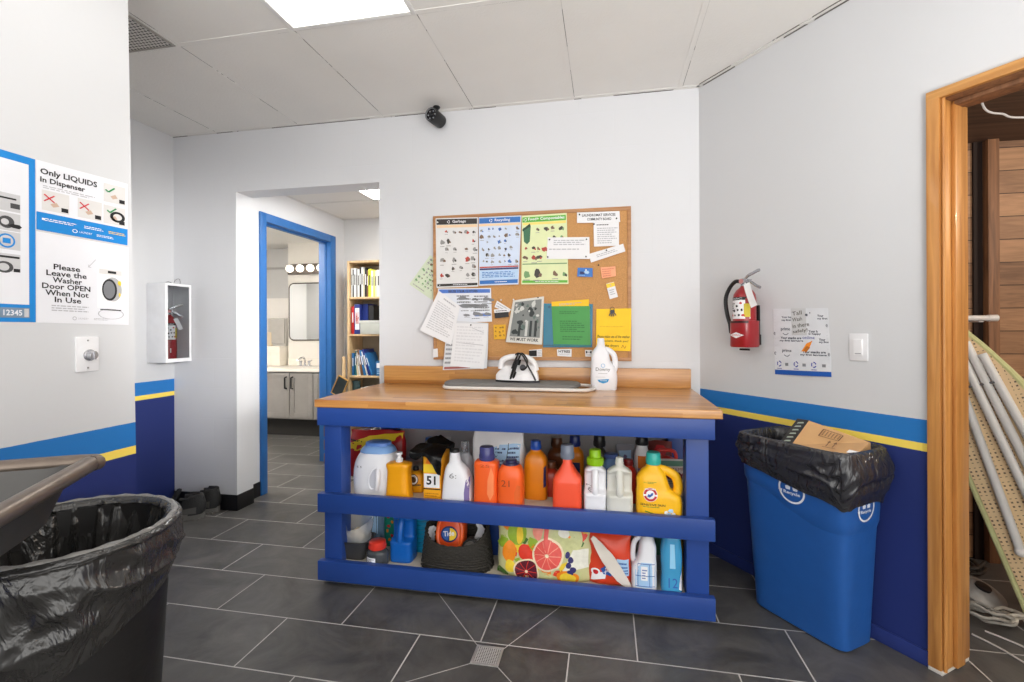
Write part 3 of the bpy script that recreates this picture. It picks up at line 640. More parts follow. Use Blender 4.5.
# --- big pod tub
def tub_hook(t, w, d, h, lv):
    mb = MB().loft(catmull([(h*.80, 0, 0, w*.365, d*.385, 2.6), (h*.82, 0, 0, w*.37, d*.39, 2.6), (h*.90, 0, 0, w*.31, d*.33, 2.6), (h*.935, 0, 0, w*.25, d*.27, 2.5)], 4), 0, 36)
    mb.build('collar', SKY, t)
    mb = MB().loft([(h*.92, 0, 0, w*.24, d*.26, 2.5), (h*.935, 0, 0, w*.265, d*.285, 2.5), (h*.985, 0, 0, w*.26, d*.28, 2.5), (h, 0, 0, w*.22, d*.24, 2.5)], 0, 36); mb.build('lid', plastic('lid_blue', (96, 136, 206)), t)
    fn = front_fn(lv); mb = MB()
    mb.tube([fn(w*(.07+.115*math.cos(a)+.04*math.sin(a)), h*(.34+.21*math.sin(a)), -0.0005) for a in [2*PI*i/26 for i in range(26)]], 0.0055, closed=True, seg=8)
    mb.tube(spline([fn(w*.13, h*.15, 0.003), fn(w*.17, h*.25, .012), fn(w*.185, h*.38, .014), fn(w*.16, h*.52, .004)], 5), 0.012, seg=10)
    mb.build('handle', WHT, t)
TUB = [(0, 0, 0, .9, .9, 3), (.03, 0, 0, .97, .97, 3), (.35, 0, 0, 1, 1, 3), (.58, 0, 0, .95, .96, 2.8), (.72, 0, 0, .84, .86, 2.6), (.82, 0, 0, .68, .72, 2.5), (.92, 0, 0, .5, .54, 2.5)]
def tub_deco(D, w, h):
    D.text('6', -w*.33, h*.53, -w*.29, h*.57, 0); D.text('5', -w*.25, h*.53, -w*.21, h*.57, 0)
    D.disc(w*.07, h*.34, w*.115, h*.2, 1, 0.0004)
bottle('detergent_tub', 'large white detergent tub with pale blue lid at the end by the doorway', 357, 401, 441, 2.225, SZU, 0.17, TUB, WHT, deco=tub_deco, decomats=[INK, mat('tub_recess', (206, 208, 216), 0.4)], hook=tub_hook, cat='tub')
# --- yellow softener bottle with white cap
def yd(D, w, h): D.rect(-w*.36, h*.04, w*.36, h*.12, 0)
bottle('detergent_bottle', 'golden yellow bottle with white push cap beside the large white tub', 387.5, 411.5, 452, 2.15, SZU, 0.085, [(0, 0, 0, .96, .94, 4), (.02, 0, 0, 1, 1, 4), (.3, 0, 0, .92, .96, 4), (.72, 0, 0, .86, .9, 4), (.9, 0, 0, .96, .9, 4), (.97, 0, 0, .9, .8, 3.4), (1, 0, 0, .42, .45, 2.2)], GOLD, (0.017, 0.045, WHT, 'push'), deco=yd, decomats=[mat('gold_mark', (214, 140, 20), .4)])
def y2(D, w, h): D.disc(0, h*.62, w*.28, w*.28, 0); D.ring(0, h*.62, w*.16, w*.24, 1); D.line(-w*.4, h*.45, w*.4, h*.38, 0.004, 0); D.line(-w*.4, h*.3, w*.4, h*.36, 0.004, 0)
bottle('detergent_bottle', 'amber yellow bottle with dark round emblem half hidden beside the black sack', 407, 425, 466, 2.26, SZU, 0.07, FACTOR_JUGS, GOLD, deco=y2, decomats=[mat('label_brown', (92, 66, 40), .4), LBL_W], cap=(0.014, 0.02, BLK, 'plain'))
# --- yellow box 51 with the black sack over it
def box_deco(D):
    D.rect(.0, .62, 1, .80, 1); D.rect(0.03, .30, .95, .60, 2); D.text('51', .18, .36, .72, .55, 3, bold=.03); D.rect(0, .26, 1, .285, 3); D.lines(.1, .05, .9, .2, 3, 5, 4); D.poly([(.12, .82), (.3, .98), (.55, .85), (.4, .8)], 4)
bx0, bx1 = onY(423.5, 480, 2.12).x, onY(440.5, 480, 2.12).x
t = thing('detergent_box', 'yellow box with a handwritten 51 standing under a black plastic sack', 'box', ((bx0+bx1)/2, 2.175, SZU), group=GB)
bh = onY(430, 455, 2.12).z-SZU; bw = bx1-bx0
MB().box((-bw/2, -0.055, 0), (bw/2, 0.075, bh), bevel=0.001).build('carton', mat('carton_yellow', (244, 170, 30), 0.5), t)
db = MB(); D = Decal(db, lambda x, z, l: (-bw/2+x*bw, -0.0552-l, z*bh)); box_deco(D)
db.build('label', [GOLD, LBL_Y, LBL_W, INK, LBL_O, mat('label_ochre', (200, 130, 20), .5)], t)
def crumple(mb, amp, sc, seed):
    off = Vector((seed*3.1, seed*1.7, seed*5.3))
    mb.v = [tuple(Vector(p)+noise.noise_vector(Vector(p)*sc+off)*amp+noise.noise_vector(Vector(p)*sc*2.6+off)*amp*.45) for p in mb.v]
    return mb
M_BAGB = mat('black_bag_film', (20, 20, 21), 0.24, var=0.15, bump=0.35, bscale=28)
def sack(c, w, d, h, seed, zb):
    mb = MB().grid(lambda u, v: (w/2*(1-.25*v**3)*math.cos(2*PI*u)*(1.0 if v < .9 else 1-(v-.9)*6), d/2*math.sin(2*PI*u)*(1-.35*v)*(1.0 if v < .9 else 1-(v-.9)*6), h*v), 40, 16, 0, closed_u=True)
    return crumple(mb, 0.022, 12, seed)
P0 = onY(437, 470, 2.27)
t = thing('plastic_sack', 'crumpled black plastic sack draped over the yellow box', 'bag', (P0.x+.005, 2.30, SZU+.055), group=GB)
def sackfn(u, v):
    a = 2*PI*u; x = 0.083*math.cos(a)*(1-.12*v); y = 0.05*math.sin(a); z = (0.205)*v
    if v > .8: k = (v-.8)/.2; x *= math.sqrt(max(0, 1-k*k*.92)); y *= 1-.7*k
    return (x, y, z)
crumple(MB().grid(sackfn, 48, 18, 0, closed_u=True), 0.016, 14, 2).build('sack', M_BAGB, t)
def fold(u, v):     # the flap that hangs over the front of the box
    x = -0.075+.155*u; z = .192-(.03+.075*u*u+.02*math.sin(9*u))*v; y = -.06-.148*math.sin(min(1, v*2.2+.1)*PI/2)
    return (x, y, z)
crumple(MB().grid(fold, 18, 12, 0), 0.006, 22, 5).build('flap', M_BAGB, t)
bottle('detergent_bottle', 'dark bottle with shiny blue cap peeking over the black plastic sack', 423, 437, 437, 2.50, SZU, 0.08, ROUND, BLK, (0.026, 0.035, BLU, 'plain'))
bottle('detergent_bottle', 'slim dark bottle with white cap behind the black plastic sack', 441, 456, 437, 2.50, SZU, 0.08, ROUND, plastic('charcoal', (56, 58, 62)), (0.016, 0.045, WHT, 'step'))
# --- white spray jug 6:
def wj(D, w, h): D.text('6:', -w*.2, h*.52, w*.04, h*.62, 0); D.poly([(w*.30, h*.05), (w*.46, h*.05), (w*.44, h*.55), (w*.34, h*.48), (w*.29, h*.25)], 1)
bottle('detergent_bottle', 'white jug with a handwritten 6 and a short black cap beside the black sack', 443.5, 473, 449, 2.15, SZU, 0.10, [(0, 0, 0, .97, .94, 5), (.02, 0, 0, 1, 1, 5), (.35, 0, 0, .93, .98, 4.5), (.6, -.06, 0, .78, .9, 4), (.72, -.14, 0, .6, .7, 3.6), (.8, -.18, 0, .40, .55, 3), (.9, -.2, 0, .33, .5, 3), (1, -.2, 0, .3, .45, 3)], WHT, (0.022, 0.014, BLK, 'flat'), deco=wj, decomats=[GREYINK, LBL_P])
def clearcap(t, w, d, h, lv): pass
bottle('detergent_bottle', 'clear grey bottle with translucent dome cap behind the white jug', 457, 473, 441, 2.265, SZU, 0.075, FACTOR_JUGS, plastic('smoke', (176, 180, 188)), (0.021, 0.055, CLR, 'plain'))
# --- orange pair
def odeco(D, w, h): D.text('25', -w*.2, h*.88, w*.2, h*.94, 0); D.poly([(w*.22, h*.15), (w*.36, h*.3), (w*.36, h*.72), (w*.26, h*.9), (w*.12, h*.6), (w*.1, h*.3)], 1, .0004)
bottle('detergent_bottle', 'orange bottle with clear dark blue measuring cap', 475, 499, 446, 2.14, SZU, 0.09, [(0, 0, 0, .95, .94, 4), (.02, 0, 0, 1, 1, 4), (.5, 0, 0, .97, 1, 4), (.9, 0, 0, .98, .96, 4), (.97, 0, 0, .94, .9, 3.6), (1, 0, 0, .8, .8, 3)], ORG, (0.035, 0.062, plastic('navy_clear', (70, 72, 128), 0.12), 'plain'), deco=odeco, decomats=[mat('orange_mark', (190, 70, 24), .4), mat('orange_light', (250, 138, 84), .35)])
def o21(D, w, h): D.text('21', -w*.3, h*.53, w*.02, h*.68, 0); D.poly([(w*.2, h*.1), (w*.42, h*.12), (w*.42, h*.55), (w*.3, h*.58), (w*.2, h*.4)], 1, .0004)
bottle('detergent_bottle', 'squat orange jug with a handwritten 21 and a low dark cap', 498.5, 524, 459, 2.14, SZU, 0.10, [(0, 0, 0, .92, .92, 3.6), (.03, 0, 0, .98, .98, 3.6), (.6, 0, 0, 1, 1, 3.6), (.8, 0, 0, .97, .97, 3.4), (.93, 0, 0, .82, .86, 3), (1, 0, 0, .62, .7, 2.5)], ORG, (0.031, 0.022, plastic('navy_dark', (40, 42, 80)), 'step'), deco=o21, decomats=[mat('orange_ink', (150, 64, 40), .4), mat('orange_shade', (226, 100, 40), .3)])
# --- big white printed bag at the back
def pouch(name, label, u0, u1, v0, Yc, zb, d, m, deco=None, decomats=(), group=GB, hz=None, seed=1, rz=0.0, amp=0.008, tilt=None, top=.25, extra=None, cat='bag', p=3.0, sx=None):
    x0 = onY(u0, (v0+520)/2, Yc).x; x1 = onY(u1, (v0+520)/2, Yc).x; w = x1-x0; h = hz or onY((u0+u1)/2, v0, Yc).z-zb
    t = thing(name, label, cat, ((x0+x1)/2, Yc, zb), rz, group, rot=tilt)
    lv = catmull([(0, 0, 0, w*.46, d*.36, p), (h*.05, 0, 0, w*.49, d*.48, p), (h*.4, 0, 0, w*.5, d*.5, p), (h*.75, 0, 0, w*.49, d*.36, p), (h*.93, 0, 0, w*.48, d*top*.5, p), (h, 0, 0, w*.485, d*.03, p)], 4)
    mb = MB().loft(lv, 0, 44); fn = front_fn(lv)
    off = Vector((seed*3.1, seed*1.7, seed*5.3))
    def wr(q):
        q = Vector(q); k = min(1, q.z/(h*.15))
        return q+(noise.noise_vector(q*11+off)*amp+noise.noise_vector(q*27+off)*amp*.4)*k
    mb.v = [tuple(wr(q)) for q in mb.v]; mb.build('pouch', m, t)
    if deco:
        db = MB(); deco(Decal(db, lambda x, z, l: tuple(wr(fn(x, z, 0.0))+Vector((0, -l-.0012, 0))), True), w, h); db.build('label', list(decomats), t)
    if extra: extra(t, w, h, d, lv)
    return t
def wb(D, w, h):
    D.rect(-w*.05, h*.30, w*.42, h*.78, 0); D.lines(-w*.02, h*.34, w*.16, h*.74, 7, 1, 3); D.lines(w*.2, h*.34, w*.4, h*.74, 7, 1, 8); D.line(w*.18, h*.32, w*.2, h*.8, .003, 2); D.poly([(-w*.2, h*.45), (-w*.08, h*.52), (-w*.1, h*.62), (-w*.2, h*.66), (-w*.14, h*.56)], 3)
pouch('detergent_bag', 'big white bag with pale blue print behind the two orange jugs', 473, 526, 429, 2.33, SZU, 0.13, mat('white_bag', (238, 238, 240), .45), wb, [LBL_LB, LBL_N, INK, LBL_O], seed=3)
# --- amber bottle, blue cap
def am(D, w, h): D.poly([(w*.36, h*.25), (w*.47, h*.28), (w*.47, h*.7), (w*.38, h*.66)], 0)
bottle('detergent_bottle', 'tall amber bottle with royal blue cap standing deep on the shelf', 524.5, 547.5, 440, 2.27, SZU, 0.085, SLIM, AMB, (0.0255, 0.042, plastic('royal', (28, 78, 170)), 'plain'), deco=am, decomats=[LBL_N])
bottle('detergent_bottle', 'dark red bottle half hidden behind the coral red jug', 543, 560, 461, 2.32, SZU, 0.08, SLIM, plastic('dark_red', (176, 52, 30)), (0.024, 0.03, BRN, 'plain'))
bottle('detergent_bottle', 'brown bottle with brown cap deep behind the amber one', 548, 566, 437, 2.58, SZU, 0.09, SLIM, BRN, (0.03, 0.05, plastic('brown_cap', (84, 48, 26)), 'plain'))
# --- coral jug
bottle('detergent_bottle', 'broad coral red jug with clear ridged cap', 553, 582, 444, 2.15, SZU, 0.10, SPOUT, COR, (0.03, 0.062, plastic('ridged_clear', (150, 160, 180), 0.12, trans=0.4), 'plain'))
def nv(D, w, h): D.rect(-w*.3, h*.1, w*.3, h*.6, 0)
bottle('detergent_bottle', 'orange bottle with tall navy cap behind the coral red jug', 566, 584, 435, 2.52, SZU, 0.085, SLIM, AMB, (0.028, 0.055, NVY, 'plain'), deco=nv, decomats=[LBL_N])
# --- white bottle, lime cap
def hand2(D, w, h): D.text('m2', -w*.34, h*.4, -w*.12, h*.62, 0, rot=1.2)
bottle('detergent_bottle', 'white bottle with lime green cap and front grip', 584, 606.5, 449, 2.15, SZU, 0.10, JUG_FRONT, WHT, (0.030, 0.066, GRN, 'step'), handle='front', deco=hand2, decomats=[GREYINK])
bottle('detergent_bottle', 'dark bottle with square black cap behind the lime-capped white one', 592, 607, 434, 2.50, SZU, 0.08, SLIM, plastic('olive', (60, 58, 52)), (0.030, 0.06, BLK, 'plain'))
bottle('detergent_bottle', 'natural white bottle with thin white neck and front grip', 606.5, 632.5, 457, 2.14, SZU, 0.10, JUG_FRONT, NAT, (0.017, 0.036, NAT, 'plain'), handle='front')
def bt(D, w, h): D.rect(-w*.4, h*.3, w*.4, h*.7, 0)
bottle('detergent_tub', 'small pale blue tub behind the natural white bottle', 603, 620, 453, 2.46, SZU, 0.09, ROUND, SKY, (0.035, 0.02, plastic('tub_lid', (92, 122, 190)), 'plain'), cat='tub', deco=bt, decomats=[LBL_B])
def pu(D, w, h):
    D.rect(-w*.35, h*.35, w*.35, h*.85, 0); D.blob(0, h*.7, w*.18, 1, 4); D.blob(-w*.15, h*.6, w*.15, 2, 5)
pouch('detergent_bag', 'grey pouch with purple flowers behind the natural white bottle', 616, 634, 444, 2.55, SZU, 0.07, mat('grey_pouch', (150, 150, 158), .4), pu, [LBL_LB, LBL_P, LBL_N], seed=6)
bottle('detergent_bottle', 'plain red bottle behind the natural white one', 620, 637, 459, 2.30, SZU, 0.08, SLIM, RED, (0.022, 0.025, plastic('maroon', (130, 30, 30)), 'plain'))
def ow(D, w, h): D.rect(-w*.4, h*.55, w*.4, h*.8, 0); D.rect(-w*.4, h*.2, w*.4, h*.55, 1)
bottle('detergent_bottle', 'white and orange bottle with round black cap behind the yellow jug', 634, 650, 435, 2.42, SZU, 0.085, ROUND, LBL_W, (0.030, 0.045, BLK, 'plain'), deco=ow, decomats=[LBL_O, LBL_P])
# --- yellow jug with teal cap
def ah(D, w, h):
    D.text('H', -w*.34, h*.665, -w*.29, h*.69, 2); D.lines(-w*.26, h*.655, -w*.06, h*.7, 2, 2, 3)
    cx, cz, r = -w*.2, h*.455, w*.155
    D.disc(cx, cz, r, r, 0, .0006, 28); D.ring(cx, cz, r*.62, r*.94, 1, .0008, 28, PI*.02, PI*.98); D.ring(cx, cz, r*.62, r*.94, 1, .0008, 28, PI*1.08, PI*1.92)
    D.poly([(cx-r*.45, cz-r*.28), (cx-r*.1, cz-r*.4), (cx+r*.35, cz-r*.05), (cx+r*.42, cz+r*.3), (cx+r*.15, cz+r*.25), (cx-r*.05, cz), (cx-r*.3, cz+r*.1)], 3, .0009)
    D.text('ARM & HAMMER', cx-r*.8, cz+r*.68, cx+r*.8, cz+r*.88, 0, .001, .01)
    D.text('SENSITIVE SKIN', -w*.42, h*.245, w*.12, h*.285, 4, bold=.015); D.lines(-w*.36, h*.21, 0, h*.235, 1, 2, 3)
    D.line(-w*.32, h*.14, -w*.1, h*.09, .004, 2); D.line(-w*.12, h*.092, w*.1, h*.085, .004, 2)
    for i, (x, z) in enumerate(((.14, .13), (.24, .17), (.3, .11), (.2, .09))): D.blob(w*x, h*z, w*.07, 0 if i % 2 == 0 else 5, i+2)
bottle('detergent_bottle', 'large yellow jug with teal cap, side handle and round red emblem', 636, 681, 452, 2.15, SZU, 0.105, JUG_SIDE, YEL, (0.031, 0.05, TEAL, 'plain'), handle='side', deco=ah, decomats=[LBL_W, LBL_R, LBL_G, LBL_B, INK, LBL_LB])
# --- RAY bag and red handle thing
def rayb(D, w, h):
    D.rect(-w*.47, h*.86, w*.47, h*.97, 0); D.text('SEA & TEMP', -w*.35, h*.77, w*.4, h*.83, 1); D.text('RAY', -w*.2, h*.6, w*.44, h*.74, 1, bold=.03); D.lines(-w*.2, h*.5, w*.35, h*.58, 2, 2, 5)
    D.blob(w*.1, h*.34, w*.22, 3, 7); D.blob(w*.3, h*.2, w*.18, 2, 8); D.lines(-w*.4, h*.04, w*.4, h*.12, 2, 1, 5)
pouch('detergent_bag', 'pale box-like bag with maroon RAY lettering by the table leg', 652, 687, 459, 2.30, SZU, 0.09, mat('pale_bag', (206, 196, 192), .5), rayb, [mat('label_sage', (96, 140, 120), .5), mat('label_maroon', (130, 30, 50), .5), GREYINK, mat('label_rose', (214, 150, 150), .5)], seed=9, amp=.004)
x0, x1 = onY(657, 455, 2.42).x, onY(677, 455, 2.42).x; zt_ = onY(667, 450, 2.42).z
t = thing('detergent_bottle', 'red jug showing only its loop handle above the RAY bag', 'bottle', ((x0+x1)/2, 2.44, SZU), group=GB); w = x1-x0; h = zt_-SZU
MB().loft(scale_levels([(0, 0, 0, .95, .95, 4), (.5, 0, 0, 1, 1, 4), (.72, 0, 0, .98, .95, 4), (.8, 0, 0, .6, .7, 3), (.84, 0, 0, .3, .4, 2)], w*1.15, .09, h)).build('body', TRED, t)
MB().tube(spline([(-w*.48, 0, h*.72), (-w*.47, 0, h*.86), (-w*.36, 0, h*.955), (0, 0, h*.975), (w*.36, 0, h*.955), (w*.47, 0, h*.86), (w*.48, 0, h*.72)], 5), 0.009, seg=10).build('handle', TRED, t)
def rd(D, w, h): D.blob(0, h*.8, w*.3, 0, 3); D.blob(w*.1, h*.6, w*.3, 1, 5); D.blob(-w*.2, h*.7, w*.2, 2, 6)
pouch('detergent_bag', 'dark red patterned bag in the corner behind the RAY bag', 648, 672, 441, 2.60, SZU, 0.09, mat('dark_red_bag', (112, 44, 40), .45), rd, [LBL_R, PNK, LBL_W], seed=11)
# --- red and yellow bag at the far end
def ry_(D, w, h):
    D.poly([(-w*.48, h*.52), (w*.47, h*.86), (w*.47, h*.97), (-w*.1, h*.9), (-w*.46, h*.72)], 0, .0008); D.poly([(-w*.1, h*.63), (w*.47, h*.82), (w*.47, h*.6), (0, h*.5)], 1, .0012); D.ring(w*.3, h*.72, .008, .011, 2, .002); D.lines(-w*.45, h*.75, -w*.2, h*.82, 1, 3, 3)
pouch('detergent_bag', 'red and yellow bag leaning behind the large white tub', 351, 406, 430, 2.44, SZU, 0.12, mat('red_bag', (176, 34, 38), .35), ry_, [mat('bag_yellow', (236, 206, 50), .4), mat('bag_red', (160, 24, 34), .35), LBL_W, INK], seed=4, amp=.012)

# ------------------------------------------------------------------ lower shelf
def lower(u, v, Y): return onY(u, v, Y)
# tray with a clear bag of lint and shells
p = lower(356, 555, 2.17)
t = thing('plastic_tray', 'small dark tray at the doorway end of the lower shelf', 'tray', (p.x+.0, 2.175, SZL), group=GL)
hw = (lower(372, 550, 2.17).x-lower(342, 550, 2.17).x)/2; tz = .085
mb = MB().loft([(0, 0, 0, hw*.72, .045, 5), (.01, 0, 0, hw*.75, .048, 5), (tz, 0, 0, hw*.95, .065, 5), (tz+.004, 0, 0, hw*1.03, .072, 5), (tz+.004, 0, 0, hw*.94, .064, 5), (.02, 0, 0, hw*.73, .046, 5)], 0, 36); mb.build('tray', mat('tray_grey', (62, 62, 64), .4), t)
t = thing('clear_plastic_bag', 'open crinkled clear plastic bag sitting in the small dark tray', 'bag', (p.x-.004, 2.185, SZL+tz), group=GL)
film = mat('clear_film', (226, 228, 230), .15, var=.02, alpha=.38)
crumple(MB().grid(lambda u, v: (hw*(.85+.25*v)*math.cos(2*PI*u), .06*(.9+.25*v)*math.sin(2*PI*u), -.02+(.09+.035*math.sin(2*PI*u+1.2)+.05*(math.cos(2*PI*u) < -.3))*v), 40, 8, 0, closed_u=True), .010, 20, 8).build('film', film, t)
shell = mat('shell_cream', (208, 194, 168), .6, bump=.5, bscale=50)
for i, (dx, dz, r) in enumerate(((.012, .03, .030), (-.018, .018, .024), (.03, .015, .02), (-.04, .008, .018))):
    mb = MB().sphere((0, 0, 0), r, 0, 18, 12, sq=(1, .75, .8)); crumple(mb, r*.4, 40, i+3)
    s = mb.build('sponge_lump', shell, None, (p.x+dx, 2.165+.012*(i % 2), SZL+tz+dz)); tag(s, ['largest cream lump in the clear bag', 'rounded cream lump beside the largest in the bag', 'small cream lump in the bag nearest the red-lidded jar', 'smallest cream lump in the bag nearest the table leg'][i], 'lump', 'cream lumps in the clear bag')
JAR = [(z, a, b, c_, d_, 2.0) for z, a, b, c_, d_, e_ in ROUND]
def jd(D, w, h): D.rect(-w*.38, h*.06, w*.08, h*.52, 0); D.lines(-w*.34, h*.1, w*.02, h*.46, 5, 1, 3)
bottle('glass_jar', 'grey glass jar with red lid and white label beside the small tray', 367, 388, 540, 2.125, SZL, .082, JAR, mat('jar_glass', (88, 92, 96), .1, var=.03, trans=.35), (0.041, 0.034, plastic('jar_red', (214, 58, 44)), 'plain'), group=GL, cat='jar', deco=jd, decomats=[LBL_W, INK])
def bj(D, w, h): D.rect(-w*.35, h*.3, w*.3, h*.75, 0); D.rect(-w*.2, h*.45, w*.1, h*.65, 1)
bottle('water_jug', 'pale blue clear jug behind the red-lidded jar', 363, 388, 512, 2.34, SZL, .13, ROUND, mat('jug_blue_clear', (122, 158, 190), .12, var=.05, trans=.4), (0.03, 0.03, WHT, 'plain'), group=GL, cat='jug', deco=bj, decomats=[LBL_LB, LBL_B], hz=.25)
def gd(D, w, h): D.rect(-w*.45, h*.1, w*.45, h*.85, 0); [D.blob(w*.2*math.sin(i*2), h*(.15+.1*i), w*.16, 1+i % 2, i) for i in range(7)]
bottle('detergent_bottle', 'green bottle with floral wrap behind the dark blue jug', 386, 399, 512, 2.33, SZL, .07, SLIM, plastic('jade', (24, 120, 100)), (0.02, 0.02, BLK, 'plain'), group=GL, deco=gd, decomats=[mat('label_jade', (20, 130, 110), .4), LBL_O, LBL_R], hz=.25)
bottle('detergent_bottle', 'dark blue jug with front handle between the red-lidded jar and the woven basket', 393, 414.5, 505, 2.19, SZL, .10, JUG_FRONT, BLU, (0.024, 0.03, NVY, 'plain'), handle='front', group=GL, hz=.255)
def ribs(t, w, d, h, lv):
    mb = MB()
    for i in range(11):
        z = .02+i*h*.085
        L = [l for l in lv if l[0] <= z] or lv[:1]; q = L[-1]
        mb.tube([(q[1]+q[3]*1.01*spow(math.cos(a), 2/q[5]), q[2]+q[4]*1.01*spow(math.sin(a), 2/q[5]), z+.012*math.sin(a)) for a in [2*PI*k/32 for k in range(32)]], .0022, closed=True, seg=6)
    mb.build('rib_band', plastic('teal_rib', (16, 120, 160)), t)
bottle('detergent_bottle', 'ribbed teal blue bottle behind the woven basket', 413, 434, 508, 2.30, SZL, .09, [(0, 0, 0, .72, .9, 3.5), (.5, 0, 0, .9, 1, 3.5), (.9, 0, 0, 1, 1, 3.5), (1, 0, 0, .8, .8, 3)], plastic('teal_blue', (22, 136, 178)), (0.026, 0.03, plastic('ochre', (150, 140, 60)), 'plain'), group=GL, hz=.25, hook=ribs)
# woven basket
bx0, bx1 = lower(424, 560, 2.19).x, lower(492, 560, 2.19).x; bw = bx1-bx0; bcx = (bx0+bx1)/2; bh = lower(455, 528, 2.19).z-SZL+.012
t = thing('woven_basket', 'dark grey woven basket on the lower shelf holding an orange tub', 'basket', (bcx, 2.190, SZL), group=GL)
M_WOV = mat('dark_wicker', (46, 43, 38), .75, var=.2, scale=60, bump=.4, bscale=120)
mb = MB(); NR_ = 15
def bk(a, f, ins=0.0):
    sag = 1-.36*max(0, -math.sin(a))*f**2
    rx, ry = bw*.5*(1-.13*f)-ins, .100*(1-.06*f)-ins
    return (rx*spow(math.cos(a), .8), ry*spow(math.sin(a), .8), bh*f*sag)
for i in range(NR_+1):
    f = i/NR_
    mb.tube([tuple(Vector(bk(2*PI*k/60, f))+Vector((0, 0, .0)) + (Vector((math.cos(2*PI*k/60), math.sin(2*PI*k/60), 0))*.0022*(1 if (k+i) % 2 else -1))) for k in range(60)], .0062 if i < NR_ else .008, closed=True, seg=6)
mb.grid(lambda u, v: bk(2*PI*u, v, .004), 60, 6, 0, closed_u=True); mb.add([bk(2*PI*k/40, 0) for k in range(40)], [tuple(range(40))])
mb.build('weave', M_WOV, t)
# orange tub in the basket with round logo
def pod(t, w, d, h, lv):
    mb = MB().tube([(w*.42*spow(math.cos(a), .7), -d*.40, h*.5+h*.42*spow(math.sin(a), .7)) for a in [2*PI*k/28 for k in range(28)]], .011, closed=True, seg=8); mb.build('handle', ORG, t)
def pd(D, w, h):
    cz = h*.48; D.disc(0, cz, w*.30, w*.26, 0, .0008, 24)
    D.poly([(-w*.01+w*.24*math.cos(a), cz+w*.2*math.sin(a)) for a in [PI*.5+PI*k/10 for k in range(11)]], 1, .0012); D.poly([(w*.02+w*.24*math.cos(a), cz+w*.2*math.sin(a)) for a in [-PI*.5+PI*k/10 for k in range(11)]], 2, .0012)
    D.text('Tide', -w*.2, cz-h*.05, w*.18, cz+h*.09, 3, .0016, .02, rot=.15)
px0 = lower(436, 535, 2.2).x; px1 = lower(465, 535, 2.2).x
bottle('detergent_tub', 'orange tub with blue and yellow round emblem lying in the woven basket', 437, 465, 520, 2.2, SZL+.055, .09, [(0, 0, 0, .9, .9, 4), (.1, 0, 0, 1, 1, 4), (.85, 0, 0, .95, 1, 4), (1, 0, 0, .7, .8, 3)], plastic('pod_orange', (226, 82, 34)), group=GL, cat='tub', deco=pd, decomats=[LBL_N, LBL_B, LBL_Y, LBL_W], hook=pod, hz=.165, tilt=(math.radians(-12), 0, 0))
q = lower(471, 537, 2.2)
t = thing('cleaning_roll', 'grey roll with black rim inside the woven basket', 'roll', (q.x, 2.2, q.z-.04), group=GL, rot=(math.radians(78), 0, math.radians(8)))
MB().lathe([(.032, -.05), (.034, -.045), (.034, .04), (.026, .045), (.024, .04), (.0, .038)], 0, 28).build('roll', mat('roll_grey', (128, 122, 118), .5), t)
MB().tube([(.033*math.cos(2*PI*k/28), .033*math.sin(2*PI*k/28), .043) for k in range(28)], .005, closed=True).build('rim', BLK, t)
q = lower(482, 535, 2.22); t = MB().grid(lambda u, v: (-.03+.06*u, .01*math.sin(5*u), -.07+.13*v-.03*u*v), 12, 14); crumple(t, .014, 26, 6)
tag(t.build('crumpled_tissue', mat('tissue_white', (208, 208, 212), .7), None, (q.x, 2.215, q.z)), 'crumpled white tissue at the corner of the woven basket', 'tissue', GL)
q = lower(430, 533, 2.2); t = MB().grid(lambda u, v: (-.022+.04*u+.02*v, .008*math.sin(4*u), -.06+.10*v), 10, 12); crumple(t, .012, 26, 9)
tag(t.build('crumpled_tissue', MATS['tissue_white'], None, (q.x, 2.19, q.z)), 'white tissue in the woven basket beside the ribbed teal bottle', 'tissue', GL)
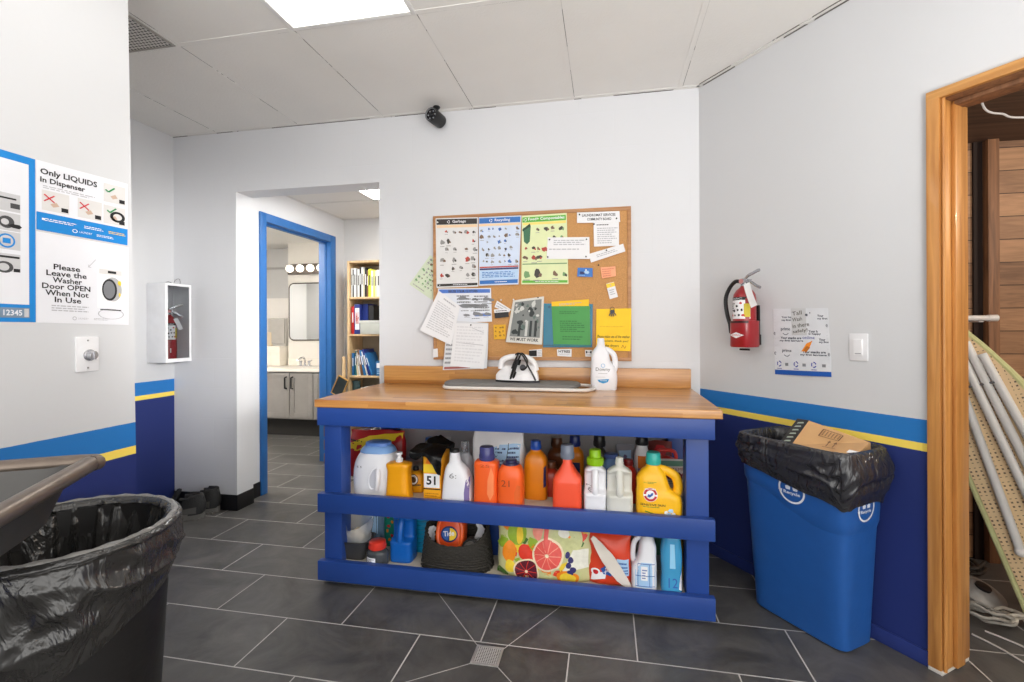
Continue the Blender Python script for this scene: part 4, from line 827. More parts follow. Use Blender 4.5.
# fruit bag
SK = {n: mat('fruit_'+n, c, .4, var=.1, scale=60) for n, c in dict(pink=(232, 92, 84), rind=(246, 224, 190), blood=(96, 26, 44), orange=(246, 140, 30), lemon=(244, 208, 60), green=(148, 178, 50), leaf=(70, 112, 44), pear=(206, 208, 150), straw=(226, 60, 40), berry=(54, 50, 110), white=(240, 238, 224), pinkl=(248, 150, 130)).items()}
SKI = {n: i for i, n in enumerate(SK)}
def fruit(D, w, h):
    I = SKI
    def slice_(cx, cz, r, flesh, lift, spokes=10, light='pinkl'):
        D.disc(cx, cz, r, r, I['rind'], lift, 26); D.disc(cx, cz, r*.88, r*.88, I[flesh], lift+.0006, 26)
        for k in range(spokes):
            a = 2*PI*k/spokes; D.line(cx+r*.12*math.cos(a), cz+r*.12*math.sin(a), cx+r*.84*math.cos(a), cz+r*.84*math.sin(a), r*.05, I[light], lift+.0012)
        D.disc(cx, cz, r*.12, r*.12, I['rind'], lift+.0018, 10)
    for i in range(26): D.blob(w*(-.45+.9*((i*.37) % 1)), h*(.05+.9*((i*.61) % 1)), w*.085, I[('leaf', 'green', 'lemon', 'orange', 'straw', 'pear')[i % 6]], i, .0006)
    D.disc(w*.24, h*.7, w*.15, h*.25, I['pear'], .0012, 22); D.disc(w*.2, h*.78, w*.06, h*.08, I['white'], .0018); D.disc(-w*.29, h*.72, w*.1, h*.19, I['green'], .0012, 20); D.disc(-w*.26, h*.7, w*.035, h*.15, I['lemon'], .0018)
    D.disc(-w*.36, h*.42, w*.075, h*.17, I['orange'], .0014, 18); D.disc(-w*.35, h*.2, w*.06, h*.11, I['lemon'], .0016, 16); D.disc(-w*.2, h*.45, w*.06, h*.12, I['straw'], .0014, 14); D.disc(-w*.13, h*.38, w*.06, h*.1, I['straw'], .0016, 14)
    slice_(.035*w, h*.42, w*.165, 'pink', .002); slice_(-w*.18, h*.13, w*.135, 'blood', .0026, 9, 'straw'); D.disc(w*.24, h*.08, w*.11, h*.12, I['orange'], .002, 20); D.disc(w*.24, h*.07, w*.08, h*.09, I['lemon'], .0026, 16)
    D.poly([(w*.2, h*.2), (w*.44, h*.25), (w*.44, h*.55), (w*.3, h*.52)], I['white'], .0016)
    for x, z in ((.24, .45), (.28, .38), (.26, .3), (.3, .23), (.27, .18)): D.disc(w*x, h*z, w*.03, w*.03, I['berry'], .0024, 10)
    D.disc(-w*.07, h*.8, w*.06, h*.16, I['pinkl'], .0022, 14); D.poly([(w*.0, h*.92), (w*.05, h*.92), (w*.045, h*.45), (w*.005, h*.45)], I['pink'], .0035)
pouch('shopping_bag', 'bag printed with citrus slices and fruit on the lower shelf', 499, 594, 518, 2.17, SZL, .13, mat('fruit_bag_film', (206, 204, 150), .35), fruit, list(SK.values()), group=GL, hz=.27, seed=5, amp=.01, top=.5)
# red detergent pouch with white seam
def rp(D, w, h):
    D.poly([(-w*.42, h*.06), (-w*.1, h*.1), (-w*.05, h*.24), (-w*.4, h*.2)], 0); D.text('Tide', -w*.1, h*.22, w*.04, h*.30, 1, .0012, bold=.02, rot=-.2); D.poly([(-w*.22, h*.30), (-w*.05, h*.36), (w*.12, h*.28), (w*.06, h*.15), (-w*.14, h*.18)], 2, .0006)
    D.disc(-w*.32, h*.22, w*.1, w*.1, 1, .001); D.disc(-w*.32, h*.22, w*.06, w*.06, 3, .0016); D.rect(w*.18, h*.2, w*.42, h*.5, 4, .0005); D.lines(w*.2, h*.22, w*.4, h*.46, 4, 2, 5, .001)
def seamx(t, w, h, d, lv):
    mb = MB().grid(lambda u, v: (-w*.38+w*.85*u+.012*(v-.5), -d*.5-.006-.014*math.sin(PI*u), h*(.86-.84*u)+.020*(v-.5)*(.6+3.2*math.sin(PI*u))), 16, 3); crumple(mb, .003, 30, 3); mb.build('seam', mat('seam_white', (222, 214, 204), .5), t)
pouch('detergent_bag', 'red and blue pouch with pale folded seam beside the fruit bag', 587, 631, 522, 2.17, SZL, .11, mat('red_pouch', (216, 66, 36), .3), rp, [LBL_W, LBL_W, LBL_B, LBL_R, LBL_LB], group=GL, hz=.24, seed=8, amp=.012, extra=seamx)
bottle('detergent_bottle', 'murky grey bottle deep between the red pouch and bleach jug', 611, 632, 520, 2.42, SZL, .1, SLIM, plastic('murky', (74, 76, 78)), (0.022, 0.02, BLK, 'plain'), group=GL, hz=.26)
def bl(D, w, h):
    D.rect(-w*.36, h*.08, w*.4, h*.5, 0); D.rect(-w*.14, h*.2, w*.12, h*.44, 1, .0008)
    for z in (.1, .28, .48): D.line(-w*.36, h*z, w*.4, h*z, .0025, 2, .001)
    D.line(-w*.26, h*.1, -w*.26, h*.48, .002, 2, .001); D.line(w*.2, h*.1, w*.2, h*.48, .002, 2, .001); D.lines(-w*.1, h*.22, w*.1, h*.4, 4, 2, 3, .0012)
bottle('bleach_bottle', 'white jug with side handle, navy cap and blue label on the lower shelf', 631, 656, 531, 2.15, SZL, .105, JUG_SIDE[:], WHT, (0.022, 0.02, NVY, 'plain'), handle='left', group=GL, deco=bl, decomats=[LBL_LB, LBL_W, LBL_B], hz=.262) if False else None
JUG_L = [(z, -cx, cy, rx, ry, p) for z, cx, cy, rx, ry, p in JUG_SIDE]
bottle('bleach_bottle', 'white jug with looped handle, navy cap and blue label on the lower shelf', 631, 656, 531, 2.145, SZL, .105, JUG_L, WHT, (0.022, 0.02, NVY, 'plain'), handle='left', group=GL, deco=bl, decomats=[LBL_LB, LBL_W, LBL_B], hz=.262)
def gb(D, w, h): D.rect(-w*.45, h*.3, w*.45, h*.7, 0)
bottle('detergent_bottle', 'grey bottle with green wrap between the bleach and cyan bottles', 651, 667, 522, 2.34, SZL, .09, SLIM, plastic('pewter', (124, 126, 128)), (0.02, 0.02, BLK, 'plain'), group=GL, deco=gb, decomats=[mat('label_forest', (50, 110, 80), .4)], hz=.255)
def cy(D, w, h): D.text('12', -w*.18, h*.12, w*.24, h*.28, 0); D.poly([(w*.3, h*.1), (w*.47, h*.06), (w*.47, h*.4), (w*.36, h*.3)], 1, .0008); D.poly([(-w*.12, h*.44), (w*.14, h*.44), (w*.1, h*.84), (-w*.1, h*.84)], 2, .0005)
bottle('detergent_bottle', 'light blue bottle with red cap and a handwritten 12 at the shelf end', 660, 681.5, 529, 2.14, SZL, .10, [(0, 0, 0, .9, .92, 4), (.03, 0, 0, .98, 1, 4), (.3, 0, 0, .92, .98, 4), (.6, 0, 0, 1, 1, 3.6), (.85, 0, 0, .9, .92, 3.4), (.95, 0, 0, .8, .84, 3), (1, 0, 0, .62, .6, 2.4)], mat('cyan_clear', (74, 166, 216), .15, var=.03, trans=.15), (0.03, 0.016, plastic('cap_red2', (196, 70, 72)), 'plain'), group=GL, deco=cy, decomats=[LBL_B, LBL_W, mat('cyan_light', (150, 208, 240), .2)], hz=.265)
def yb_(D): pass
x0, x1 = lower(679, 550, 2.22).x, lower(686, 550, 2.22).x
t = MB().box((-(x1-x0)/2-.004, -.05, 0), ((x1-x0)/2+.004, .09, .255), bevel=.002).build('detergent_box', [mat('ochre_carton', (178, 146, 50), .6)], None, ((x0+x1)/2, 2.27, SZL)); tag(t, 'narrow ochre carton squeezed against the table leg on the lower shelf', 'box', GL)
# ================================================================== CORK BOARD AND ITS PAPERS
M_CORK = mat('cork', (196, 146, 92), 0.85, var=0.22, scale=260, bump=0.3, bscale=200); M_OAK = wood('board_frame_wood', (160, 110, 66), (192, 142, 94), 0, 3, .5, .1, 12)
bx0, bz0 = frame_pt('back', 433.5, 359.5, .02); bx1, bz1 = frame_pt('back', 631, 206, .02)
W2, HB = (bx1-bx0)/2, bz1-bz0
t = thing('cork_board', 'large framed cork notice board on the white wall above the work table', 'notice board', ((bx0+bx1)/2, YW, bz0))
MB().box((-W2+.01, -.014, .01), (W2-.01, -.004, HB-.01)).build('cork_panel', M_CORK, t)
fw = .02
for nm, lo, hi in (('a', (-W2, -.021, 0), (W2, -.003, fw)), ('b', (-W2, -.021, HB-fw), (W2, -.003, HB)), ('c', (-W2, -.021, fw), (-W2+fw, -.003, HB-fw)), ('d', (W2-fw, -.021, fw), (W2, -.003, HB-fw))):
    MB().box(lo, hi, bevel=.002).build('frame_rail', M_OAK, t)
GP = 'papers pinned on the cork board'
def put(name, label, q, lay, mats, deco, cat='paper', curl=0.0, bend=0.0, group=GP, base=.0222):
    return sheet(name, label, cat, 'back', q, base+lay*.0014, mats, deco, group, curl, bend)
PAL = [mat('print_dark', (70, 66, 62), .6), mat('print_brown', (120, 96, 78), .6), mat('print_mid', (150, 148, 146), .6), mat('print_red', (180, 70, 60), .6), mat('print_blue', (70, 110, 180), .6), mat('print_sage', (120, 160, 110), .6)]
def items(D, x0, z0, x1, z1, nx, ny, seed, i0, weights=(0, 0, 1, 2, 2, 3)):
    r = random.Random(seed)
    for j in range(ny):
        for i in range(nx):
            if r.random() < .12: continue
            cx = x0+(x1-x0)*(i+.5+r.uniform(-.2, .2))/nx; cz = z0+(z1-z0)*(j+.5+r.uniform(-.15, .15))/ny; k = i0+r.choice(weights)
            s = (z1-z0)/ny*r.uniform(.2, .42)
            D.blob(cx, cz, s, k, r.randint(0, 9999), .0005+.0001*(i % 3), sx=1.4*r.uniform(.7, 1.3)); D.blob(cx+s*.9, cz-s*.3, s*.55, i0+r.choice(weights), r.randint(0, 9999), .0008, sx=1.3)
            if r.random() < .7: D.lines(cx-s, cz-s*1.5, cx+s*1.3, cz-s*1.25, 1, i0+2, r.randint(0, 99), .0005, .9)
def recycle_mark(D, cx, cz, r, m, sx=1.0):
    for k in range(3): D.ring(cx, cz, r*.62, r, m, .0009, 6, 2*PI*k/3+.2, 2*PI*k/3+1.7, sx)
def garbage(D):
    D.rect(.02, .905, .98, .985, 1); D.text('Garbage', .40, .918, .72, .968, 2, .001, .015); recycle_mark(D, .31, .943, .022, 2, 1.6); D.rect(.02, .86, .98, .9, 3); D.rect(.02, .02, .98, .055, 1); D.lines(.4, .03, .75, .046, 1, 2, 3, .001); D.blob(.08, .037, .012, 2, 3, .001)
    items(D, .04, .1, .97, .86, 6, 6, 11, 4, (0, 0, 1, 2, 2, 2, 1, 3))
put('garbage_poster', 'grey poster headed Garbage with black title bar on the cork board', [(435.6, 218.3), (477.9, 217.2), (478.3, 286.5), (436.6, 288)], 0, [mat('poster_grey', (222, 221, 220), .5), mat('poster_black', (52, 48, 46), .5), LBL_W, mat('poster_peach', (236, 206, 168), .5)]+PAL, garbage, 'poster')
def recyc(D):
    D.rect(.01, .905, .98, .985, 1); D.text('Recycling', .38, .918, .74, .97, 2, .001, .015); recycle_mark(D, .29, .943, .024, 2, 1.6); D.rect(.01, .865, .98, .9, 3)
    items(D, .02, .3, .97, .86, 7, 6, 23, 5, (0, 2, 2, 2, 4, 2, 1, 2)); D.rect(.02, .255, .98, .275, 8); D.rect(.02, .225, .98, .25, 4); D.rect(.02, .08, .98, .22, 10); D.lines(.08, .11, .9, .2, 4, 1, 5, .001); D.rect(.02, .02, .98, .075, 1); D.lines(.4, .035, .75, .06, 1, 2, 5, .001)
put('recycling_poster', 'pale blue poster headed Recycling with blue title bar', [(478.7, 217.3), (521.4, 215.4), (518.4, 284.3), (479.1, 285.7)], 1, [mat('poster_pale_blue', (206, 218, 238), .5), mat('poster_blue', (52, 112, 186), .5), LBL_W, MATS['poster_peach'], mat('poster_navy', (44, 60, 110), .5)]+PAL[:5]+[mat('poster_ice', (186, 212, 240), .5)], recyc, 'poster')
def food(D):
    D.rect(.01, .90, .98, .975, 1); D.text('Food+ Compostables', .14, .912, .95, .965, 2, .001, .02); recycle_mark(D, .075, .938, .024, 2, 1.5); D.rect(.02, .86, .98, .895, 3)
    D.poly([(.03, .82), (.2, .84), (.18, .62), (.12, .58), (.05, .62)], 10, .0009); D.poly([(.01, .8), (.18, .88), (.2, .84), (.02, .77)], 11, .0012)
    items(D, .25, .62, .97, .86, 4, 2, 31, 4, (0, 1, 1, 3, 5)); items(D, .03, .32, .6, .58, 4, 2, 37, 4, (1, 3, 0, 5)); D.rect(.02, .285, .98, .3, 9); items(D, .03, .07, .97, .26, 5, 1, 41, 4, (0, 5, 1)); D.rect(.02, .02, .98, .055, 1); D.lines(.3, .03, .8, .046, 1, 2, 3, .001)
put('compost_poster', 'green and cream poster headed Food+ Compostables', [(522, 215.8), (566.7, 212.9), (568.5, 284), (521.3, 284.3)], 0, [mat('poster_lime_cream', (220, 228, 178), .5), mat('poster_green', (96, 176, 60), .5), LBL_W, mat('poster_yellow', (240, 220, 120), .5)]+PAL+[mat('bin_green', (60, 110, 80), .5), mat('bin_lid', (40, 70, 54), .5)], food, 'poster')
def typed(n, seed, x0=.08, z0=.08, x1=.92, z1=.9, m=1):
    return lambda D: D.lines(x0, z0, x1, z1, n, m, seed)
SOFT = mat('ink_soft', (178, 178, 182), .6)
put('notice_paper', 'blank-edged white notice overlapping the compost poster', [(547.7, 237.4), (589.4, 237), (589.7, 259), (546.6, 259)], 3, [WHITE_P, SOFT], lambda D: (D.lines(.15, .62, .9, .9, 3, 1, 3), D.lines(.05, .4, .85, .5, 1, 1, 5)))
put('sign_strip', 'white heading strip reading community board at the top corner of the cork board', [(577, 212.5), (619.5, 211), (620.2, 222), (577, 223)], 1, [WHITE_P, INK], lambda D: (D.text('LAUNDROMAT SERVICES', .12, .58, .9, .82, 1, bold=.02), D.text('COMMUNITY BOARD', .24, .2, .8, .44, 1, bold=.02)))
put('notice_paper', 'typed white list hanging below the community board strip', [(593.5, 222.7), (619, 222), (619, 245.7), (594, 246.6)], 0, [WHITE_P, SOFT, INK], lambda D: (D.lines(.12, .86, .6, .94, 1, 2, 3), D.lines(.14, .1, .95, .8, 8, 1, 4)))
put('paper_strip', 'slanted white paper strip below the typed list', [(588.7, 254), (623.2, 243.7), (625.4, 251.3), (591, 262.6)], 2, [WHITE_P, SOFT], typed(2, 5, .2, .3, .8, .7))
put('card', 'shiny blue card pinned under the white notice', [(577.7, 267.7), (592.7, 268), (592.7, 277), (577.2, 276.5)], 0, [mat('card_blue', (40, 110, 190), .3), LBL_LB, LBL_N], lambda D: (D.blob(.6, .5, .3, 1, 3, sx=.7), D.blob(.3, .4, .25, 2, 5), D.lines(.1, .1, .5, .2, 1, 1, 3)), 'card')
put('sticky_note', 'peach coloured note beside the shiny blue card', [(600.4, 267.4), (615.4, 266.3), (616, 276.2), (602, 278.4)], 0, [mat('note_peach', (244, 168, 128), .6), mat('note_peach_ink', (214, 130, 96), .6)], typed(4, 8), 'note')
put('price_tag', 'small white and yellow tag tilted below the peach note', [(606, 283.9), (614, 281.8), (618, 296.8), (609.7, 299.3)], 0, [WHITE_P, LBL_Y, SOFT], lambda D: (D.rect(.0, .72, 1, .98, 1), D.lines(.2, .2, .8, .6, 3, 2, 3), D.blob(.5, .85, .1, 2, 4, sx=.8)), 'tag')
put('flyer', 'white and blue printed flyer with pull tabs under the Garbage poster', [(438, 288.5), (491, 288), (492, 321.6), (440, 323)], 0, [mat('flyer_white', (222, 226, 234), .5), mat('flyer_blue', (80, 120, 200), .5), PAL[0], GREYINK], lambda D: (D.rect(.02, .86, .98, .97, 1), D.text('REUSE YOUR CLOTHES', .2, .875, .75, .95, 2, .001, .02), D.lines(.35, .45, .62, .82, 4, 3, 5), D.lines(.68, .3, .96, .8, 6, 3, 7), D.rect(.68, .17, .98, .25, 1), items(D, .4, .1, .98, .8, 3, 3, 6, 2, (1, 1, 1))), 'flyer')
put('letter', 'tilted white typed letter hanging over the board edge', [(438.7, 290.6), (460, 306.3), (451.6, 345), (420.6, 330.5)], 3, [WHITE_P, mat('ink_pale', (200, 200, 203), .6), SOFT], lambda D: (D.lines(.12, .12, .9, .82, 13, 1, 9), D.lines(.3, .88, .9, .95, 1, 2, 5)), curl=.012)
put('notice_paper', 'white sheet with a reddish foot bar at the lower board edge', [(446.8, 320), (488.4, 323), (488, 368), (444, 369.7)], 1, [mat('paper_grey', (214, 216, 220), .6), GREYINK, mat('bar_red', (166, 96, 92), .6), PAL[0]], lambda D: (D.lines(.03, .1, .22, .9, 9, 1, 4), D.rect(.03, .015, .62, .06, 2)), curl=.024)
put('notice_paper', 'faded white form on top of the sheet with the reddish bar', [(454, 323), (488, 324), (484.7, 368.7), (451.3, 365.5)], 3, [WHITE_P, mat('ink_faint', (218, 218, 221), .6), SOFT], lambda D: (D.lines(.1, .1, .9, .95, 12, 1, 13), D.line(.1, .55, .92, .52, .012, 2), D.line(.55, .9, .9, .8, .01, 2)), curl=.024)
put('card', 'white card behind the black striped card beside the pull-tab flyer', [(497, 300.6), (511, 309.5), (508.5, 313), (494.5, 307)], 0, [WHITE_P, SOFT], typed(2, 3), 'card')
put('card', 'black and white card beside the pull-tab flyer', [(494, 309.5), (508.4, 308.7), (509, 316.8), (495, 318.4)], 1, [mat('card_black', (34, 32, 34), .4), WHITE_P, INK], lambda D: (D.rect(0, .62, 1, 1, 1), D.lines(.1, .7, .9, .9, 1, 2, 3, .001)), 'card')
put('sticky_note', 'small mustard yellow note below the black and white card', [(493.5, 324.8), (505.6, 324.5), (505.6, 339), (493.9, 339.4)], 0, [mat('note_mustard', (226, 172, 40), .6), mat('note_ink', (140, 92, 30), .6)], lambda D: items(D, .05, .1, .95, .95, 3, 3, 4, 1, (0,)), 'note')
def news(D):
    D.rect(.08, .14, .93, .95, 1); r = random.Random(5)
    for i in range(26): D.blob(.12+.76*r.random(), .25+.66*r.random(), .03+.07*r.random(), r.choice((2, 2, 3, 4)), i, .0006+.0001*(i % 5), sx=1.2)
    for x in (.3, .5, .62, .76): D.rect(x, .16, x+.07, .5, 2 if x != .5 else 3, .0016)
    D.text('WE MUST WORK', .1, .05, .9, .12, 5, .001, .02)
put('newspaper_page', 'curling black and white photo page near the middle of the cork board', [(513, 300.5), (544, 296.4), (542.2, 344.7), (506, 342)], 2, [mat('newsprint', (214, 212, 204), .6), mat('news_grey', (128, 132, 130), .6), mat('news_dark', (52, 58, 58), .6), mat('news_light', (200, 202, 198), .6), mat('news_sage', (96, 112, 106), .6), INK], news, 'page', curl=.008, bend=.006)
put('document_folder', 'teal blue plastic folder behind the green sheet on the cork board', [(543.6, 303.4), (592.9, 304), (592.3, 347.4), (543, 347.4)], 0, [mat('folder_teal', (16, 112, 140), .25), mat('folder_teal_dark', (12, 84, 112), .25)], lambda D: (D.rect(.0, .02, 1, .06, 1), D.disc(.12, .92, .03, .03, 1), D.disc(.93, .92, .03, .03, 1)), 'folder')
put('paper_sheet', 'yellow sheet rising above the green sheet in the teal folder', [(551.5, 301.8), (588.9, 299.2), (589.6, 345), (553.5, 345)], 2, [mat('sheet_yellow', (246, 194, 36), .6), SOFT], typed(2, 2, .2, .9, .8, .95))
put('paper_sheet', 'bright green printed sheet in the teal folder', [(551.5, 306.2), (589.7, 306), (590.6, 347), (553.6, 346)], 4, [mat('sheet_green', (62, 148, 66), .4), mat('sheet_green_ink', (40, 112, 50), .5), mat('sheet_teal', (20, 110, 110), .4)], lambda D: (D.lines(.2, .8, .7, .88, 2, 1, 3), D.lines(.2, .35, .85, .65, 6, 1, 9), D.lines(.25, .15, .8, .27, 2, 1, 4), D.rect(0, .0, 1, .05, 2)))
def ysign(D):
    D.text('Please make use of the washer', .04, .30, .97, .37, 1, bold=.012); D.text('buckets, thank you!', .2, .19, .93, .26, 1, bold=.012); D.text('the dryers', .26, .07, .66, .15, 1, bold=.012)
    D.line(.74, .07, .78, .14, .012, 2); D.line(.78, .14, .83, .06, .012, 2); D.line(.84, .06, .87, .13, .012, 2); D.lines(.1, .55, .8, .6, 1, 3, 4)
put('yellow_sign', 'handwritten bright yellow sign at the lower corner of the cork board', [(596.4, 309), (631.4, 308.3), (630.5, 351.2), (596, 350)], 1, [mat('sign_yellow', (250, 200, 20), .55), mat('sign_ink', (90, 74, 20), .6), mat('sign_ink2', (150, 70, 30), .6), mat('sign_crease', (226, 178, 20), .6)], ysign, 'sign')
for q, lab, tx in (([(529, 350), (542, 349), (542, 356.8), (529, 357)], 'small printed label under the black and white photo page', 'lab'), ([(557, 349.2), (571.7, 349), (571.5, 356.8), (557.3, 356)], 'small white printed label under the green sheet', 'HTRES'), ([(585, 350), (592.5, 350), (592, 356.8), (585.4, 356.5)], 'small white label under the teal folder beside the white jug', 'H')):
    put('paper_label', lab, q, 0, [WHITE_P, INK, SOFT], lambda D, tx=tx: (D.text(tx, .1, .5, .9, .85, 1, bold=.03), D.lines(.1, .15, .9, .4, 2, 2, 3)) if tx != 'lab' else (D.rect(0, .1, .6, .9, 1), D.lines(.65, .1, .98, .9, 4, 2, 3)), 'label')
put('paper_label', 'little white tag stuck on the bottom corner of the board frame', [(432.8, 349), (437.6, 348.5), (438, 357), (433.2, 357.5)], 0, [WHITE_P], None, 'label')
sheet('map_sheet', 'green and white sheet tucked at an angle behind the cork board edge', 'paper', 'back', [(430, 255.2), (453, 271), (432, 300), (409.3, 284.3)], .0012, [mat('sheet_pale_green', (206, 216, 190), .6), PAL[5], PAL[1], PAL[2]], lambda D: (items(D, .06, .16, .97, .97, 7, 7, 7, 1, (0, 0, 1, 2)), D.lines(.1, .05, .6, .1, 1, 3, 3)), GP)
# pins and the key bunch
M_PIN = mat('pin_black', (30, 30, 32), .3); M_PINW = mat('pin_white', (236, 236, 236), .3); M_PINR = mat('pin_red', (200, 40, 40), .3)
pins = [(549.5, 239.5, 0, 'white notice over the compost poster, upper corner'), (586.5, 239.3, 0, 'white notice over the compost poster, other upper corner'), (547.7, 257, 0, 'lower corner of the notice over the compost poster'), (586, 256.5, 0, 'lower corner of the white notice near the slanted strip'), (598.6, 265, 0, 'bare cork above the peach note'), (606.5, 250.2, 0, 'slanted paper strip'), (616.5, 218.3, 0, 'community board strip'), (579.5, 214.5, 0, 'thin end of the community board strip'), (594, 224, 0, 'top of the typed list'), (501, 300, 1, 'cork beside the newspaper page'), (513.5, 299.5, 1, 'cork above the newspaper page'), (538, 297.5, 0, 'top of the photo page'), (470.8, 325, 0, 'top of the faded form'), (610.5, 289, 1, 'bare cork beside the tilted tag'), (586, 270, 1, 'blue card'), (437.5, 222.3, 1, 'corner of the Garbage poster')]
for u, v, c, lab in pins:
    x, z = frame_pt('back', u, v, .0285)
    mb = MB().lathe([(.0012, -.008), (.0012, 0), (.0045, .0), (.0042, .002), (.0028, .004), (.0038, .008), (.003, .0095), (0, .0098)], 0, 12, Matrix.Rotation(PI/2, 4, 'X'))
    tag(mb.build('push_pin', (M_PIN, M_PINW)[c], None, (x, YW-.026, z)), ('black' if c == 0 else 'white')+' push pin in the '+lab, 'pin', 'push pins on the cork board')
x, z = frame_pt('back', 612.3, 311.5, .03)
t = thing('key_bunch', 'bunch of dark keys hanging at the top of the yellow sign', 'keys', (x, YW-.03, z))
MB().tube([(.011*math.cos(2*PI*k/20), -.001, .014+.011*math.sin(2*PI*k/20)) for k in range(20)], .0014, closed=True).build('ring', mat('key_ring', (90, 88, 84), .3, .8), t)
for k, a in enumerate((-.6, -.2, .15, .5)):
    mb = MB().prism([(-.007, 0), (.007, 0), (.008, -.012), (.003, -.016), (.003, -.036), (-.003, -.036), (-.003, -.016), (-.008, -.012)], -.001, .001)
    mb.build('key', M_PIN, t, (0, -.002*k, .008), rot=(PI/2, a, 0))

# ================================================================== ON THE TABLE TOP
t = thing('tabletop_ironing_board', 'grey padded tabletop ironing board with white wire loop lying on the butcher block', 'ironing board', (-.52, 2.615, TZ))
def plan(L0, L1, wd, a): return a
def capsule(x0, x1, r, n=10, e=.6):
    out = []
    for i in range(n+1):
        a = -PI/2+PI*i/n; out.append((x1-r*e+r*e*math.cos(a), r*math.sin(a)))
    for i in range(n+1):
        a = PI/2+PI*i/n; out.append((x0+r*e+r*e*math.cos(a), r*math.sin(a)))
    return out
cp = capsule(-.375, .385, .118); mb = MB()
prof = [(.020, .93), (.018, .985), (.026, 1.0), (.034, .985), (.038, .93), (.040, .6), (.040, .02)]
n = len(cp); vs = []; fs = []
for z, k in prof: vs += [(x*(1-(1-k)*.35), y*k, z+.0015*math.sin(x*90)*(k > .97)) for x, y in cp]
for j in range(len(prof)-1):
    for i in range(n): fs.append((j*n+i, j*n+(i+1) % n, (j+1)*n+(i+1) % n, (j+1)*n+i))
fs.append(tuple(range(n-1, -1, -1))); fs.append(tuple((len(prof)-1)*n+i for i in range(n)))
mb.add(vs, fs); mb.build('pad', mat('ironing_pad_grey', (122, 120, 118), .85, bump=.2, bscale=300), t)
M_WIRE = mat('white_enamel', (228, 224, 220), .35)
cp2 = capsule(-.375, .46, .119); MB().tube([(x, y, .0115) for x, y in cp2], .0095, closed=True, seg=10).build('frame', M_WIRE, t)
for x in (-.32, .36):
    MB().tube(spline([(x, -.11, .012), (x, -.1, .006), (x, 0, .0045), (x, .1, .006), (x, .11, .012)], 3), .004).build('leg', M_WIRE, t)
p = onZ(514, 379, TZ+.04)
t = thing('steam_iron', 'white steam iron with black cord wound around it resting on the grey ironing board', 'iron', (-.475, 2.60, TZ+.041), math.radians(4))
def irony(x): return .056*math.sqrt(max(0.0, min(1, (x+.125)/.15)))*(1 if x < .07 else max(.6, 1-(x-.07)*5))
N_ = 30; out = [(-.125+.245*i/N_) for i in range(N_+1)]
pl = [(x, -irony(x)) for x in out]+[(x, irony(x)) for x in reversed(out)][:-1]
MB().prism(pl, 0, .010).build('soleplate', mat('iron_sole', (34, 34, 38), .25, .4), t)
def ibody(u, v):        # wedge: low nose, rising to a tall upright heel
    x = -.122+.236*u; w = irony(x)*.97; top = .028+.05*min(1, u/.22)**.8+.006*max(0, u-.3)
    a = PI*v; return (x-(.03*math.sin(a)*max(0, u-.8)/.2), -w*math.cos(a)*(.62+.38*(1-math.sin(a))), .010+top*spow(math.sin(a), .55))
mb = MB().grid(ibody, 34, 18); mb.add([ibody(1, k/18) for k in range(19)], [tuple(range(19))]); mb.build('body', mat('iron_white', (230, 230, 232), .25), t)
MB().tube(spline([(-.095, 0, .07), (-.088, 0, .112), (-.05, 0, .132), (.0, 0, .136), (.05, 0, .130), (.085, 0, .105), (.1, 0, .06)], 6), .0185, seg=12, flat=.9).build('handle', MATS['iron_white'], t)
MB().lathe([(.016, 0), (.017, .01), (.014, .016), (0, .017)], 0, 20, Matrix.Translation((.03, -.03, .075)) @ Matrix.Rotation(.9, 4, 'X')).build('dial', mat('dial_grey', (70, 70, 74), .3), t)
cord = []
for i in range(4*24):
    a = 2*PI*i/24; k = i/(4*24); x = -.028+.03*k+.006*math.sin(a*.5)+.025*math.sin(a)
    cord.append((x, -(.060+.003*math.sin(i))*math.cos(a), .076+.074*math.sin(a)))
MB().tube(cord, .0042, seg=6).build('cord', mat('cord_black', (22, 22, 24), .55), t)
MB().tube(spline([(-.01, -.03, .148), (.01, -.045, .158), (.035, -.05, .14), (.06, -.055, .09), (.085, -.056, .045), (.1, -.052, .012)], 5), .0045, seg=6).tube(spline([(.0, -.03, .15), (.03, -.04, .156), (.055, -.045, .12), (.05, -.055, .08), (.02, -.05, .07)], 5), .0042, seg=6).build('cord', MATS['cord_black'], t)
def dow(D, w, h):
    D.text('Downy', -w*.3, h*.40, w*.24, h*.50, 0, .0008, .012); D.ring(-w*.03, h*.54, w*.06, w*.075, 1); D.lines(-w*.2, h*.355, w*.14, h*.385, 1, 3, 3); D.poly([(-w*.24, h*.23), (w*.2, h*.25), (w*.14, h*.18), (-w*.02, h*.15), (-w*.18, h*.18)], 1); D.lines(-w*.14, h*.2, w*.12, h*.225, 1, 2, 4, .0014); D.lines(-w*.3, h*.28, w*.1, h*.3, 1, 3, 5)
bottle('softener_bottle', 'white fabric softener jug with blue printed label standing on the table by the backsplash', 590.8, 617.4, 338, 2.655, TZ, .085, [(0, 0, 0, .88, .9, 3.4), (.03, 0, 0, .96, .96, 3.4), (.3, 0, 0, 1, 1, 3.4), (.5, -.06, 0, .9, .95, 3.2), (.62, -.22, 0, .74, .88, 3), (.78, -.26, 0, .66, .8, 3), (.88, -.26, 0, .52, .66, 2.6), (.95, -.24, 0, .34, .46, 2.2), (1, -.22, 0, .3, .42, 2)], WHT, (.0195, .035, WHT, 'plain'), handle='side', deco=dow, decomats=[GREYINK, mat('softener_blue', (50, 150, 208), .4), LBL_W, SOFT], group=None)

